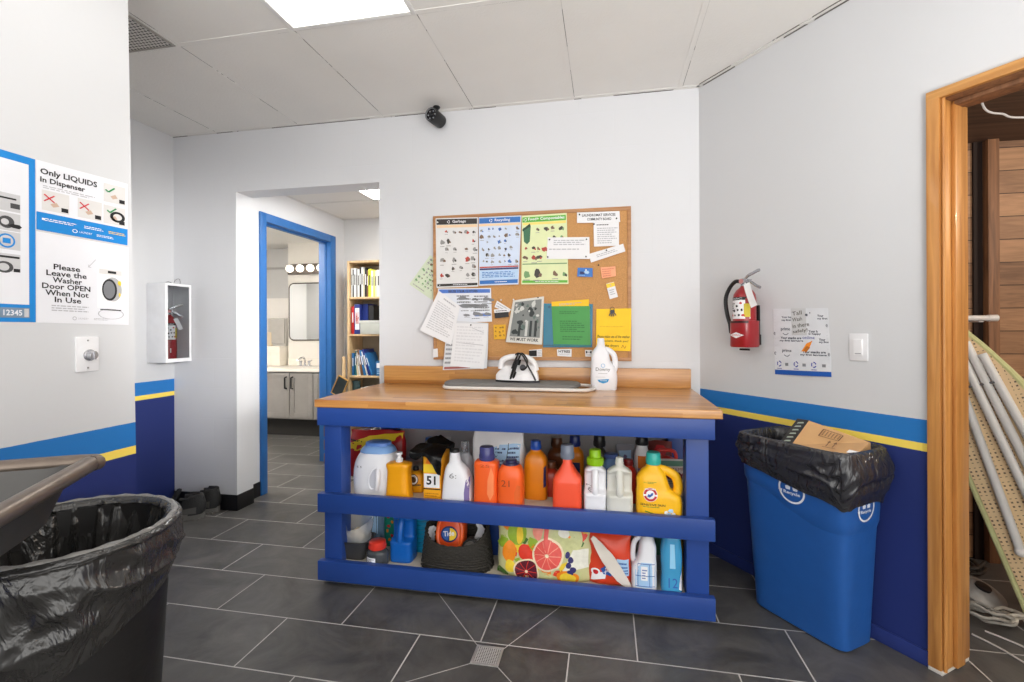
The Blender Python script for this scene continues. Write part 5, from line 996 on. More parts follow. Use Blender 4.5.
# ================================================================== LEFT END WALL: POSTERS, TIMER
def wp(name, label, q, off, mats, deco, cat='poster', group=None): return sheet(name, label, cat, 'panel', q, off, mats, deco, group, px=False)
PB = mat('poster_cyan', (20, 130, 206), .4); PW = mat('poster_gloss_white', (226, 227, 232), .4, var=.02)
# poster A (big, runs out of the picture): along-wall x = world Y
MG = mat('machine_grey', (196, 196, 198), .5); MK = mat('machine_dark', (70, 70, 72), .5)
SA = frame_pt('panel', 35.2, 240)[0]
def fu(u): return (frame_pt('panel', u, 240)[0]-.52)/(SA-.52)
def pa(D):
    D.rect(.03, .105, fu(28.6), .955, 1)
    for z, k in ((.70, 0), (.585, 1), (.475, 2), (.345, 3)):
        D.rect(fu(-8), z-.05, fu(20), z+.055, 2, .0006); c_ = fu(6); rx_ = fu(14)-fu(6)
        if k == 0: D.rect(fu(10), z-.03, fu(19.5), z, 3, .001); D.rect(fu(-6), z+.02, fu(16), z+.03, 4, .001)
        if k == 1: D.disc(c_, z, rx_, .036, 3, .001); D.disc(c_-rx_*.2, z, rx_*.5, .018, 2, .0014); D.blob(fu(15), z-.02, .02, 4, 3, .0016, 1.5)
        if k == 2: D.disc(c_, z, rx_*1.1, .042, 0, .001); D.disc(c_, z, rx_*.85, .032, 2, .0013); D.rect(c_-rx_*.5, z-.015, c_+rx_*.5, z+.015, 0, .0016)
        if k == 3: D.rect(fu(-6), z+.03, fu(19), z+.042, 4, .001); D.disc(fu(4), z-.025, rx_*1.1, .034, 3, .001); D.disc(fu(3), z-.025, rx_*.7, .022, 2, .0013); D.rect(fu(13), z-.05, fu(19.5), z-.03, 4, .001)
    D.lines(.5, .775, .8, .80, 1, 5, 3); D.lines(.4, .24, .82, .256, 1, 5, 4); D.lines(.5, .20, .66, .212, 1, 5, 4); D.rect(.4, .025, fu(29), .085, 6, .0006); D.text('12345', fu(2.5), .038, fu(21.5), .072, 1, .001, .02); D.rect(fu(23.5), .03, fu(28), .08, 2, .001); D.lines(.5, .095, .9, .105, 1, 1, 5)
wp('instruction_poster', 'blue-bordered washer instruction poster running out past the picture edge', [(.52, 1.711), (SA, 1.711), (SA, 1.227), (.52, 1.227)], .001, [PB, PW, MG, MK, INK, SOFT, mat('code_box', (120, 140, 160), .5)], pa)
RX_ = mat('cross_red', (200, 40, 52), .5); GK = mat('check_green', (40, 140, 80), .5); VIG = mat('vignette_grey', (214, 212, 210), .5); SKN = mat('hand_tan', (196, 170, 150), .5)
def pb(D):
    D.rect(0, 0, 1, .26, 1); D.text('Only LIQUIDS', .035, .79, .625, .90, 2, bold=.025); D.text('In Dispenser', .035, .675, .49, .775, 2, bold=.025); D.lines(.06, .61, .6, .665, 2, 3, 4)
    for x, z in ((.05, .30), (.41, .30), (.70, .63), (.70, .29)):
        D.rect(x, z, x+.27, z+.29, 4, .0005); D.rect(x+.19, z+.02, x+.26, z+.08, 2, .0009); D.poly([(x+.08, z+.1), (x+.14, z+.14), (x+.17, z+.09), (x+.11, z+.06)], 7, .001)
    for x, z in ((.07, .43), (.43, .43)): D.line(x, z, x+.1, z+.1, .016, 5, .0013); D.line(x, z+.1, x+.1, z, .016, 5, .0015)
    D.ring(.87, .42, .05, .085, 2, .001, 20, 0, 2*PI, 1.1)
    for x, z in ((.72, .80), (.74, .48)): D.line(x, z+.02, x+.035, z-.01, .02, 6, .0016); D.line(x+.035, z-.01, x+.11, z+.07, .02, 6, .0016)
    D.lines(.08, .14, .4, .19, 2, 8, 3, .001); D.lines(.48, .14, .7, .19, 2, 8, 5, .001); D.lines(.76, .13, .98, .18, 2, 9, 6, .001); D.ring(.38, .075, .02, .028, 8, .001); D.text('LAUNDRY', .43, .06, .57, .09, 8, .001); D.lines(.62, .05, .82, .09, 2, 8, 7, .001); D.rect(.05, .15, .08, .18, 8, .001)
wp('notice_poster', 'white and blue poster reading Only LIQUIDS In Dispenser', [frame_pt('panel', *q) for q in ((36, 159.5), (127.5, 184), (127.2, 245.4), (36, 229.2))], .001, [PW, PB, INK, SOFT, VIG, RX_, GK, SKN, LBL_W, LBL_Y], pb)
def pc(D):
    for i, (s, x0, x1) in enumerate((('Please', .16, .43), ('Leave the', .09, .50), ('Washer', .15, .45), ('Door OPEN', .05, .54), ('When Not', .08, .52), ('In Use', .17, .44))): D.text(s, x0, .605-.074*i, x1, .668-.074*i, 1, bold=.02)
    D.lines(.14, .13, .52, .21, 3, 2, 3); D.rect(.62, .2, .93, .70, 3, .0005); D.rect(.64, .62, .91, .68, 4, .0008); D.rect(.74, .635, .84, .665, 1, .0012); D.disc(.80, .44, .11, .15, 5, .001, 24); D.disc(.76, .43, .09, .135, 1, .0014, 24); D.disc(.755, .43, .07, .11, 6, .0017, 24)
    D.blob(.88, .52, .05, 7, 3, .002, sx=.5); D.blob(.88, .38, .04, 7, 4, .002, sx=.5); D.ring(.78, .13, .06, .065, 2, .0008, 20, 0, 2*PI, 2.4); D.ring(.37, .06, .015, .022, 2); D.text('LAUNDRY', .41, .05, .52, .072, 2); D.lines(.58, .045, .76, .075, 2, 2, 4); D.line(.52, .68, .6, .78, .006, 2); D.line(.52, .68, .55, .68, .006, 2); D.line(.52, .68, .525, .71, .006, 2); D.rect(.65, .175, .9, .187, 1, .0012)
wp('notice_poster', 'white poster reading Please Leave the Washer Door OPEN When Not In Use', [frame_pt('panel', *q) for q in ((36, 231.2), (128.3, 247.5), (128.5, 325), (36.2, 322.5))], .001, [PW, INK, SOFT, mat('washer_white', (236, 236, 236), .5), VIG, mat('door_ring', (180, 180, 182), .5), mat('drum_grey', (120, 122, 126), .5), LBL_Y], pc)
x0, zt0 = frame_pt('panel', 74.5, 337); x1, zb0 = frame_pt('panel', 97.5, 370.5)
t = thing('timer_switch', 'white wall plate with round twist timer knob under the washer door poster', 'switch', frame_world('panel', (x0+x1)/2, zb0), PI/2); w = x1-x0; h = zt0-zb0
M_PLATE = mat('plate_white', (228, 228, 230), .35)
MB().box((-w/2, -.007, 0), (w/2, 0, h), bevel=.003).build('plate', M_PLATE, t)
q = Matrix.Translation((0.004, -.007, h*.47)) @ Matrix.Rotation(PI/2, 4, 'X')
MB().lathe([(.0185, 0), (.0185, .004), (.014, .006), (.0135, .02), (.012, .022), (0, .022)], 0, 24, q).box((-.003, -.0135, .006), (.003, .0135, .026), 0, .001, q).build('knob', mat('knob_silver', (180, 180, 184), .25, .7), t)
for z in (.012, h-.012): MB().lathe([(.003, 0), (.0028, .0015), (0, .002)], 0, 12, Matrix.Translation((0, -.007, z)) @ Matrix.Rotation(PI/2, 4, 'X')).build('screw', mat('screw_steel', (160, 160, 160), .3, .8), t)

# ================================================================== FIRE EXTINGUISHERS
M_EXT = mat('extinguisher_red', (152, 22, 30), .3, coat=.4); M_STEEL = mat('bright_steel', (190, 192, 196), .25, .9); M_RUB = mat('hose_rubber', (26, 26, 28), .5)
def extinguisher(t, R, Hh, bracket=True, hose=True):
    MB().lathe([(R*.8, 0), (R*.97, .006), (R, .02), (R, Hh*.80), (R*.93, Hh*.88), (R*.7, Hh*.95), (R*.38, Hh), (R*.34, Hh*1.02), (0, Hh*1.02)], 0, 32).build('cylinder', M_EXT, t)
    D = MB(); d = Decal(D, lambda x, z, l: (x, -math.sqrt(max(R*R-x*x, 1e-6))-l-.0006, z), True)
    d.rect(-R*.93, Hh*.47, R*.93, Hh*.78, 0); d.rect(-R*.93, Hh*.78, R*.93, Hh*.83, 1); d.lines(-R*.8, Hh*.60, -R*.2, Hh*.74, 4, 2, 3, .001); d.blob(-R*.3, Hh*.6, R*.16, 2, 3, .001)
    for i, (x, z) in enumerate(((.35, .73), (.1, .62), (.45, .62), (-.6, .53), (-.2, .53), (.2, .53), (.55, .53), (.0, .68))): d.blob(R*x, Hh*z, R*.15, 2 if i % 3 else 3, i, .0012)
    d.rect(R*.6, Hh*.5, R*.93, Hh*.72, 4, .001); d.text('ABC', -R*.5, Hh*.79, R*.5, Hh*.82, 0, .0014)
    D.build('label', [LBL_W, INK, INK, LBL_R, mat('label_gold', (200, 180, 40), .5)], t)
    z = Hh*1.02
    mb = MB().lathe([(R*.3, 0), (R*.32, .012), (R*.24, .02), (R*.24, .034), (R*.15, .04), (0, .042)], 0, 20, Matrix.Translation((0, 0, z-.002))).tube([(0, -R*.1, z+.02), (0, -R*.42, z+.022)], R*.26, seg=16); mb.build('valve', M_STEEL, t)
    MB().lathe([(R*.22, 0), (R*.22, .003), (0, .0035)], 0, 18, Matrix.Translation((0, -R*.42, z+.022)) @ Matrix.Rotation(PI/2, 4, 'X')).build('gauge', mat('gauge_rose', (190, 130, 130), .3), t)
    MB().tube(spline([(R*.1, 0, z+.035), (R*.5, -.005, z+.048), (R*1.0, -.008, z+.056), (R*1.5, -.008, z+.066), (R*1.7, -.008, z+.067)], 4), .006, seg=8, flat=1.3).build('lever', M_STEEL, t)
    MB().tube(spline([(R*.15, 0, z+.022), (R*.7, -.004, z+.018), (R*1.3, -.006, z-.002), (R*1.75, -.006, z-.014)], 4), .0055, seg=8, flat=1.3).build('carry_handle', M_STEEL, t)
    MB().tube([(R*.45, -.02, z+.03), (R*.45, .02, z+.03)], .002).tube([(R*.45+.008*math.cos(2*PI*k/14), -.022, z+.024+.008*math.sin(2*PI*k/14)) for k in range(14)], .0012, closed=True).build('safety_pin', M_STEEL, t)
    if hose:
        MB().tube(spline([(-R*.2, -.012, z+.022), (-R*.8, -.012, z+.024), (-R*1.45, -.012, z-.005), (-R*1.9, -.012, z-Hh*.2), (-R*1.75, -.012, z-Hh*.45), (-R*1.35, -.012, z-Hh*.66)], 6), .0095, seg=10).build('hose', M_RUB, t)
        MB().tube([(-R*1.38, -.012, z-Hh*.64), (-R*1.18, -.012, z-Hh*.78)], [.011, .014], seg=12).build('nozzle', M_BLK, t)
    if bracket:
        mb = MB().loft([(0, 0, 0, R*1.02, R*1.02, 3.2), (.006, 0, 0, R*1.08, R*1.08, 3.2), (Hh*.435, 0, 0, R*1.08, R*1.08, 3.2), (Hh*.44, 0, 0, R*1.02, R*1.02, 3.2)], 0, 40); mb.build('bracket', M_EXT, t)
        d = Decal(MB(), lambda x, z, l: (x, -R*1.08*(1-min(.99, abs(x)/(R*1.08))**3.2)**(1/3.2)-.0012-l, z), True)
        d.poly([(-R*.75, Hh*.2), (0, Hh*.25), (R*.75, Hh*.2), (0, Hh*.15)], 0); d.text('AMEREX', -R*.5, Hh*.187, R*.5, Hh*.213, 1, .0012); d.rect(-R*1.0, Hh*.40, R*1.0, Hh*.435, 2, .0004, 14)
        d.mb.build('emblem', [LBL_W, LBL_R, mat('bracket_band', (60, 14, 18), .4)], t)
        MB().box((-R*.9, R*.7, .01), (R*.9, R*1.12, .06), bevel=.003).tube([(-R*1.25, .0, .2*Hh), (-R*1.2, 0, Hh*.42)], .004).tube([(-R*.5, 0, -.012), (R*.5, 0, -.012)], .005).build('strap', M_BLK, t)
def tagsheet(t, x, z, rot, w=.03, h=.085, y=-.03):
    mb = MB().grid(lambda u, v: (-w/2+w*u, -.004*math.sin(PI*v), -h*v), 4, 6).grid(lambda u, v: (-w/2+w*u, .0008-.004*math.sin(PI*v), -h*v), 4, 6, flip=True)
    mb.build('inspection_tag', LBL_W, t, (x, y, z), rot=(0, rot, 0))
R0 = .0515
s0, z0 = frame_pt('right', 744.2, 347, .075); _, z1 = frame_pt('right', 742, 287.5, .075)
t = thing('fire_extinguisher', 'red fire extinguisher with black hose mounted on the grey wall by the mailer sheet', 'fire extinguisher', frame_world('right', s0, z0, .072), FRAMES['right'][1])
extinguisher(t, R0, z1-z0); tagsheet(t, R0*1.0, (z1-z0)*1.04, -.36, .034, .115, -.05)
MB().box((-.03, .058, .03), (.03, .071, .2), bevel=.003).build('wall_bracket', M_BLK, t)
# cabinet on the recessed wall
CX1 = -2.762; CYa, CYb = 2.592, 2.786; CZ0, CZ1 = .995, 1.508
t = thing('extinguisher_cabinet', 'white metal fire extinguisher cabinet on the recessed wall in the corner', 'cabinet', (XL2, (CYa+CYb)/2, CZ0), PI/2)
hw = (CYb-CYa)/2; dp = CX1-XL2; hh = CZ1-CZ0; e = .016
mb = MB()
for lo, hi in (((-hw, -dp+.004, 0), (-hw+.004, 0, hh)), ((hw-.004, -dp+.004, 0), (hw, 0, hh)), ((-hw+.004, -dp+.004, 0), (hw-.004, 0, .004)), ((-hw+.004, -dp+.004, hh-.004), (hw-.004, 0, hh)), ((-hw+.004, -.006, .004), (hw-.004, 0, hh-.004))): mb.box(lo, hi, bevel=.001)
M_CAB = mat('cabinet_white', (222, 223, 226), .35); mb.build('body', M_CAB, t)
f = MB()
for lo, hi in (((-hw, -dp-.004, 0), (-hw+e, -dp+.004, hh)), ((hw-e, -dp-.004, 0), (hw, -dp+.004, hh)), ((-hw+e, -dp-.004, 0), (hw-e, -dp+.004, e+.008)), ((-hw+e, -dp-.004, hh-e), (hw-e, -dp+.004, hh))): f.box(lo, hi, bevel=.0015)
dr_ = f.build('door', mat('cabinet_frame', (236, 236, 238), .35), t)
MB().box((-hw+e, -dp-.001, e+.008), (hw-e, -dp+.001, hh-e)).build('pane', mat('clear_pane', (238, 240, 242), .03, trans=1.0, var=0, ior=1.02), dr_)
MB().tube(spline([(.02, -dp*.6, hh), (.04, -dp*.55, hh+.03), (.075, -dp*.5, hh+.042), (.085, -dp*.5, hh+.02), (.08, -dp*.5, hh)], 5), .0016).tube(spline([(-.06, -dp*.7, hh+.001), (-.03, -dp*.7, hh+.012), (.0, -dp*.7, hh+.001)], 4), .0025).build('wire_loop', mat('wire_grey', (120, 120, 122), .4, .6), t)
t = thing('fire_extinguisher', 'small red fire extinguisher standing inside the white wall cabinet', 'fire extinguisher', (XL2+.07, (CYa+CYb)/2-.005, CZ0+.006), PI/2-.5)
extinguisher(t, .046, .30, False, False); tagsheet(t, .03, .28, -.4, .025, .08, -.035)
d = Decal(MB(), lambda x, z, l: (x, -math.sqrt(max(.046**2-x*x, 1e-6))-l-.0006, z)); d.poly([(-.036, .07), (0, .085), (.036, .07), (0, .055)], 0); d.mb.build('emblem', [LBL_W], t)

# ================================================================== MAILER SHEET AND LIGHT SWITCH ON THE OBLIQUE WALL
def amz(D):
    for i in range(16): D.line(0.02, .14+.05*i, .98, .10+.05*i, .003, 1, .0004)
    for x0, z, s in ((.17, .85, 'Your happy'), (.17, .805, 'my first home'), (.14, .54, 'Your snacks are'), (.12, .495, 'my first language'), (.54, .335, 'Your snacks are'), (.50, .29, 'my first language'), (.82, .87, 'Your'), (.82, .825, 'my first'), (.83, .52, 'Your'), (.83, .48, 'my first'), (.66, .64, 'Your h'), (.66, .60, 'is happy')): D.text(s, x0, z, min(x0+.026*len(s), .985), z+.036, 2, .0008, .035)
    for x, z in ((.15, .655), (.16, .33)):
        D.text('prime', x, z, x+.18, z+.06, 2, .0008, .015); D.ring(x+.09, z+.01, .055, .064, 2, .0008, 12, PI*1.2, PI*1.8, 1.1)
    for x, z in ((.0, .6), (.0, .3), (.96, .3), (.95, .72)): D.text('e', x, z, x+.035, z+.045, 2, .0008)
    for x in (.05, .37, .68): recycle_mark(D, x+.045, .165, .045, 3); D.lines(x, .085, x+.09, .1, 1, 3, 4, .0008, .8)
    for x in (.21, .53, .86): D.rect(x, .135, x+.06, .18, 4, .0007); D.lines(x, .14, x+.06, .175, 3, 2, 6, .0009)
    D.rect(0.0, .0, 1, .072, 5, .0008); D.rect(.36, .6, .63, 1.0, 6, .001)
    for k, s in enumerate(('Tall', 'Wash', 'in there', 'safely!')): D.text(s, .38, .90-.09*k, .44+.03*len(s), .96-.09*k, 7, .0016, .01, .12)
    D.poly([(.52, .36), (.62, .48), (.72, .52), (.68, .44), (.62, .36)], 8, .001); D.poly([(.56, .38), (.62, .44), (.68, .42), (.6, .34)], 9, .0014); D.text('online', .55, .545, .76, .59, 3, .001); D.blob(.64, .9, .03, 2, 3, .0016); D.blob(.7, .93, .015, 2, 5, .0016)
sheet('mailer_sheet', 'white shipping mailer sheet with printed words taped beside the extinguisher', 'sheet', 'right', [(773, 308.8), (828, 308), (831.7, 377), (775.2, 374.2)], .0015, [mat('mailer_white', (216, 218, 222), .4, bump=.15, bscale=60), mat('mailer_line', (196, 199, 204), .5), mat('mailer_ink', (84, 88, 98), .5), mat('mailer_blue', (60, 70, 160), .5), mat('mailer_grey', (150, 152, 156), .5), mat('mailer_band', (24, 84, 168), .4), mat('tape_grey', (198, 199, 200), .3), mat('pen_grey', (96, 92, 84), .6), mat('mailer_orange', (236, 140, 30), .5), mat('mailer_tan', (190, 110, 30), .5)], amz, bend=.004)
x0, zt0 = frame_pt('right', 850, 333.6); x1, zb0 = frame_pt('right', 868.6, 361.2)
t = thing('light_switch', 'white rocker light switch on the grey wall by the wooden door frame', 'switch', frame_world('right', (x0+x1)/2, zb0), FRAMES['right'][1]); w = x1-x0; h = zt0-zb0
MB().box((-w/2, -.006, 0), (w/2, 0, h), bevel=.0025).build('plate', M_PLATE, t)
MB().box((-w*.25, -.008, h*.2), (w*.25, -.005, h*.8), bevel=.001).add([(-w*.22, -.0085, h*.23), (w*.22, -.0085, h*.23), (w*.22, -.0115, h*.77), (-w*.22, -.0115, h*.77), (-w*.22, -.006, h*.23), (w*.22, -.006, h*.23), (w*.22, -.006, h*.77), (-w*.22, -.006, h*.77)], [(0, 1, 2, 3), (4, 7, 6, 5), (0, 4, 5, 1), (1, 5, 6, 2), (2, 6, 7, 3), (3, 7, 4, 0)]).build('rocker', mat('rocker_white', (236, 236, 238), .3), t)
MB().tube([(-w*.16, -.0095, h*.27), (w*.16, -.0095, h*.27)], .0014).build('indicator', GREYINK, t)
# ================================================================== TRASH CAN, LINER, STEEL CART
TCX, TCY, TR, TH_ = -1.40, 1.015, .240, .666
t = thing('trash_can', 'round black plastic trash can in front of the end wall', 'trash can', (TCX, TCY, 0))
M_CAN = mat('can_black', (30, 29, 29), .42, bump=.08, bscale=40)
MB().lathe([(TR*.80, 0), (TR*.82, .01), (TR*.93, TH_*.72), (TR*.95, TH_*.9), (TR*.985, TH_-.03), (TR*.985, TH_), (TR*.93, TH_), (TR*.91, TH_*.9), (TR*.79, .03), (0, .03)], 0, 56).build('barrel', M_CAN, t)
def film_material(name, rgb, rough, sc, strength, stretch=(1, 1, .35)):
    m, nt, b = base_mat(name)
    tc = nd(nt, 'ShaderNodeTexCoord'); mp = nd(nt, 'ShaderNodeMapping'); mp.inputs['Scale'].default_value = stretch; mp.inputs['Rotation'].default_value = (.5, .35, .2)
    nt.links.new(tc.outputs['Object'], mp.inputs['Vector'])
    n1 = nd(nt, 'ShaderNodeTexNoise'); n1.inputs['Scale'].default_value = sc; n1.inputs['Detail'].default_value = 4; n1.inputs['Distortion'].default_value = 1.4
    nt.links.new(mp.outputs[0], n1.inputs['Vector'])
    ridge = M_(nt, 'ABSOLUTE', M_(nt, 'SUBTRACT', n1.outputs['Fac'], .5))
    bp = nd(nt, 'ShaderNodeBump'); bp.inputs['Strength'].default_value = strength; bp.inputs['Distance'].default_value = .03; bp.invert = True
    nt.links.new(ridge, bp.inputs['Height']); nt.links.new(bp.outputs['Normal'], b.inputs['Normal'])
    b.inputs['Base Color'].default_value = col(rgb); b.inputs['Roughness'].default_value = rough; b.inputs['Specular IOR Level'].default_value = .7
    nt.links.new(M_(nt, 'ADD', rough-.06, M_(nt, 'MULTIPLY', n1.outputs['Fac'], .14)), b.inputs['Roughness'])
    return m
M_LINER = film_material('liner_film', (44, 43, 42), .21, 11, .75)
def ridged(p): return 1-abs(noise.noise(p))*2
def lin_fn(u, v):
    a = 2*PI*u; c, s = math.cos(a), math.sin(a)
    drop = .125+.22*(0.5-.5*math.cos(a-math.radians(60)))      # how far the liner hangs outside: longest towards the viewer's left
    f1 = noise.noise(Vector((c*3.2, s*3.2, v*1.3))); f2 = noise.noise(Vector((c*9, s*9, v*3+7)))
    if v < .40:       # inside lining, vertical folds
        k = v/.40; fold_ = ridged(Vector((c*4.2, s*4.2, k*.35)))
        r = TR*(.72+.24*k)-.07*max(0, fold_-.3)*(1-k*.8)-.012*f2*(1-k); z = .30+(TH_-.29)*k
    elif v < .52:     # over the rim
        k = (v-.40)/.12; b = PI*k; r = TR*.985-.022*math.cos(b)+.002*f2; z = TH_+.004+.018*math.sin(b)
    else:
        k = (v-.52)/.48
        di = ridged(Vector((a*1.1+k*1.1, k*2.6-a*1.5, 1))); d2_ = ridged(Vector((a*2.6-k*1.5, k*3.2+a*1.2, 5)))
        sw = noise.noise(Vector((c*2.2+s*1.5, s*2.2, k*2.2+3)))
        env = math.sin(PI*min(1, k*1.1+.03))
        r = TR*(1.03-.06*k)+.012*math.sin(PI*k)+(.016*di+.009*d2_+.010*sw-.008)*env+.003*f2; z = TH_+.002-drop*k*(1+.10*f1)
        r = max(r, TR*(.975-.09*(TH_-z)/TH_)+.004)
    return (r*c, r*s, z)
t = thing('trash_liner', 'shiny black liner bag folded over the rim of the round trash can', 'bag', (TCX, TCY, 0))
MB().grid(lin_fn, 220, 84, 0, closed_u=True).build('film', M_LINER, t, sharp=80)
MB().tube([tuple(Vector(((TR*.985+.002)*math.cos(2*PI*k/90), (TR*.985+.002)*math.sin(2*PI*k/90), TH_+.016+.002*math.sin(k*1.7)))) for k in range(90)], .0095, closed=True, seg=8).build('rim_roll', film_material('liner_roll_highlight', (118, 116, 113), .3, 30, .3), t)  # paler than the film: the rim highlight is put into the colour

cr0 = onZ(95, 456, .9); d1 = Vector((.53, -.848, 0)).normalized(); d2 = Vector((-d1.y*-1, 0, 0)); d2 = Vector((d1.y, -d1.x, 0))
ang_ = math.atan2(d1.y, d1.x)
t = thing('steel_cart', 'brushed steel laundry cart with rounded rim at the picture edge above the trash can', 'cart', (cr0.x, cr0.y, 0), ang_)
# local x runs along the near rim away from the corner, local -y across the tub
M_SS = mat('brushed_steel', (124, 112, 102), .34, .7, var=.12, scale=30); M_TUB = mat('steel_tub', (88, 87, 86), .4, .6, var=.1)
LX, LY, RZ = .62, .43, .888
rc = .03
cor = [(rc, 0), (LX-rc, 0), (LX, -rc), (LX, -LY+rc), (LX-rc, -LY), (rc, -LY), (0, -LY+rc), (0, -rc)]
ring = spline([(x, y, RZ) for x, y in cor]+[(rc, 0, RZ)], 4)[:-1]
MB().tube(ring, .0185, closed=True, seg=12).build('rim', M_SS, t)
def tubfn(u, v):
    a = 2*PI*u; cx, cy_ = LX/2, -LY/2; k = v
    hw_, hl = (LX/2-.012)*(1-.13*k), (LY/2-.012)*(1-.17*k)
    return (cx+hw_*spow(math.cos(a), .25), cy_+hl*spow(math.sin(a), .25), RZ-.1*k)
mb = MB().grid(tubfn, 64, 6, 0, closed_u=True); mb.add([tubfn(k/64, 1) for k in range(64)], [tuple(range(64))])
mb.grid(lambda u, v: tuple(Vector(tubfn(u, v))+Vector((0, 0, -.006))), 64, 6, 0, closed_u=True, flip=True); mb.build('tub', M_TUB, t)
for x, y in ((LX-.06, -.06), (LX-.06, -LY+.06), (LX-.30, -LY+.06)):
    lg = MB().tube([(x, y, .075), (x, y, RZ-.1)], .014, seg=12).build('leg', M_SS, t)
    MB().lathe([(.0, -.012), (.03, -.012), (.034, -.006), (.034, .006), (.03, .012), (0, .012)], 0, 20, Matrix.Translation((x, y, .034)) @ Matrix.Rotation(PI/2, 4, 'X')).tube([(x, y-.016, .034), (x, y-.014, .07), (x, y, .078), (x, y+.014, .07), (x, y+.016, .034)], .004).build('caster', M_BLK, lg)
MB().tube([(LX-.06, -.06, .14), (LX-.06, -LY+.06, .14), (LX-.30, -LY+.06, .14)], .008).build('brace', M_SS, t)

# ================================================================== RECYCLING BIN WITH BAG AND BOX
RW = FRAMES['right'][1]
S0, S1 = .485, .925; BH_ = .742
sc, nc = (S0+S1)/2, -.16
t = thing('recycling_bin', 'tall slim blue recycling bin against the navy painted wall', 'bin', frame_world('right', sc, 0, .16), RW)
M_BIN = mat('bin_blue', (36, 88, 160), .36, bump=.05, bscale=50)
def binlv(z, grow=0.0):
    k = z/BH_
    hx = (.191+.027*k)+grow; hy = (.095+.040*k)+grow; cx = -.020*(1-k)+.0; cyy = .04*(1-k)
    return (z, cx, cyy, hx, hy, 7.0)
lv = [binlv(0, -.01), binlv(.008)]+[binlv(BH_*k/12) for k in range(1, 12)]+[binlv(BH_)]
mb = MB().loft(lv, 0, 72, cap=False); mb.add([(x, y, z) for x, y, z in mb.v[:72]], [tuple(range(71, -1, -1))])
inn = [binlv(BH_, -.006), binlv(.1, -.008)]; mb.loft(inn, 0, 72, cap=False); mb.build('body', M_BIN, t)
def binpt(a, z, g):
    _, cx, cyy, hx, hy, p = binlv(z, g); return (cx+hx*spow(math.cos(a), 2/p), cyy+hy*spow(math.sin(a), 2/p), z)
def wave(a):     # lower edge of the upper shell: steps down across the long face
    _, cx, cyy, hx, hy, p = binlv(.5); x = hx*spow(math.cos(a), 2/p)
    if math.sin(a) < 0: k = (x+hx)/(2*hx)
    else: k = (x+hx)/(2*hx)
    s = 1/(1+math.exp(-(k-.45)*11)); return .552-.10*s
mb = MB().grid(lambda u, v: binpt(2*PI*u, wave(2*PI*u)+(BH_-.004-wave(2*PI*u))*v, .0055 if v > 0.001 else .0), 96, 10, 0, closed_u=True); mb.build('upper_shell', M_BIN, t)
MB().tube([binpt(2*PI*k/96, BH_-.004, .006) for k in range(96)], .008, closed=True, seg=8).build('rim', M_BIN, t)
LOGW = mat('logo_white', (226, 230, 238), .4)
def logo(fn, cx, cz, r, sx, name):
    D = Decal(MB(), fn); D.ring(cx, cz, r*.86, r, 0, .001, 30, PI*.85, PI*2.42, sx); D.text('Recycle', cx-r*.62*sx, cz-r*.42, cx+r*.62*sx, cz-r*.12, 0, .001, .02)
    for k in range(3):
        a = PI/2+2*PI*k/3; x, z = cx+sx*r*.32*math.cos(a), cz+r*.25+r*.3*math.sin(a); D.poly([(x-sx*r*.16, z-r*.12), (x+sx*r*.16, z-r*.12), (x+sx*r*.2, z+r*.1), (x, z+r*.18), (x-sx*r*.2, z+r*.1)], 0, .001)
    D.poly([(cx-sx*r*1.05, cz-r*.15), (cx-sx*r*.72, cz-r*.1), (cx-sx*r*.8, cz-r*.45)], 0, .001)
    D.mb.build(name, [LOGW], t)
def binfront(x, z, l):
    _, cx, cyy, hx, hy, p = binlv(z, .0055); s = min(abs((x-cx)/hx), .99); return (x, cyy-hy*(1-s**p)**(1/p)-l, z)
def binside(x, z, l):
    _, cx, cyy, hx, hy, p = binlv(z, .0055); s = min(abs((x-cyy)/hy), .99); return (cx+hx*(1-s**p)**(1/p)+l, x, z)
ls, lz = frame_pt('right', 788.5, 487.5, .30); logo(binfront, ls-sc, lz-.012, .054, 1.0, 'recycle_logo')
logo(binside, .01, .545, .052, .95, 'recycle_logo')
def bag_fn(u, v):
    a = 2*PI*u; c, s = math.cos(a), math.sin(a)
    x = spow(c, 2/7); k_ = (x+1)/2
    front = s < 0
    drop = (.115+.08*k_) if front else .12+.07*k_
    n1 = noise.noise(Vector((x*2.5, s*2.5, v*2))); n2 = noise.noise(Vector((c*7, s*7, v*5+3)))
    if v < .3:
        k = v/.3; p = binpt(a, .36+(BH_-.37)*k, -.016-.02*(1-k)); g = -.03*max(0, ridged(Vector((x*4, s*4, k*.6)))-.2)*(1-k*.8)
        return (p[0]*(1+g), p[1]*(1+g*5), p[2])
    if v < .40:
        k = (v-.3)/.10; p = binpt(a, BH_, -.012+.028*k); return (p[0], p[1], BH_+.006+.010*math.sin(PI*k)+.002*n2)
    k = (v-.40)/.6; z = BH_+.004-drop*k*(1+.1*n1)
    di = ridged(Vector((x*2.2-k*2.0, s*1.5+k*3.4+x*1.5, 2))); d2_ = ridged(Vector((x*5+k*2.6, s*3+k*5-x*3, 7)))
    e = math.sin(PI*min(1, k*1.05+.02))
    bul = .013*max(0, k_-.88)/.12*math.sin(PI*min(1, k*1.2)) if s > -.75 else 0
    p = binpt(a, min(z, BH_), .013+max(-.003, (.010*di+.006*d2_-.003)*e+.004*math.sin(PI*k))+bul); return (p[0], min(p[1], .138), p[2])
t2 = thing('bin_bag', 'black plastic bag folded over the top of the blue recycling bin', 'bag', frame_world('right', sc, 0, .16), RW)
MB().grid(bag_fn, 260, 64, 0, closed_u=True).build('film', film_material('bin_bag_film', (44, 44, 48), .22, 12, .8), t2, sharp=80)
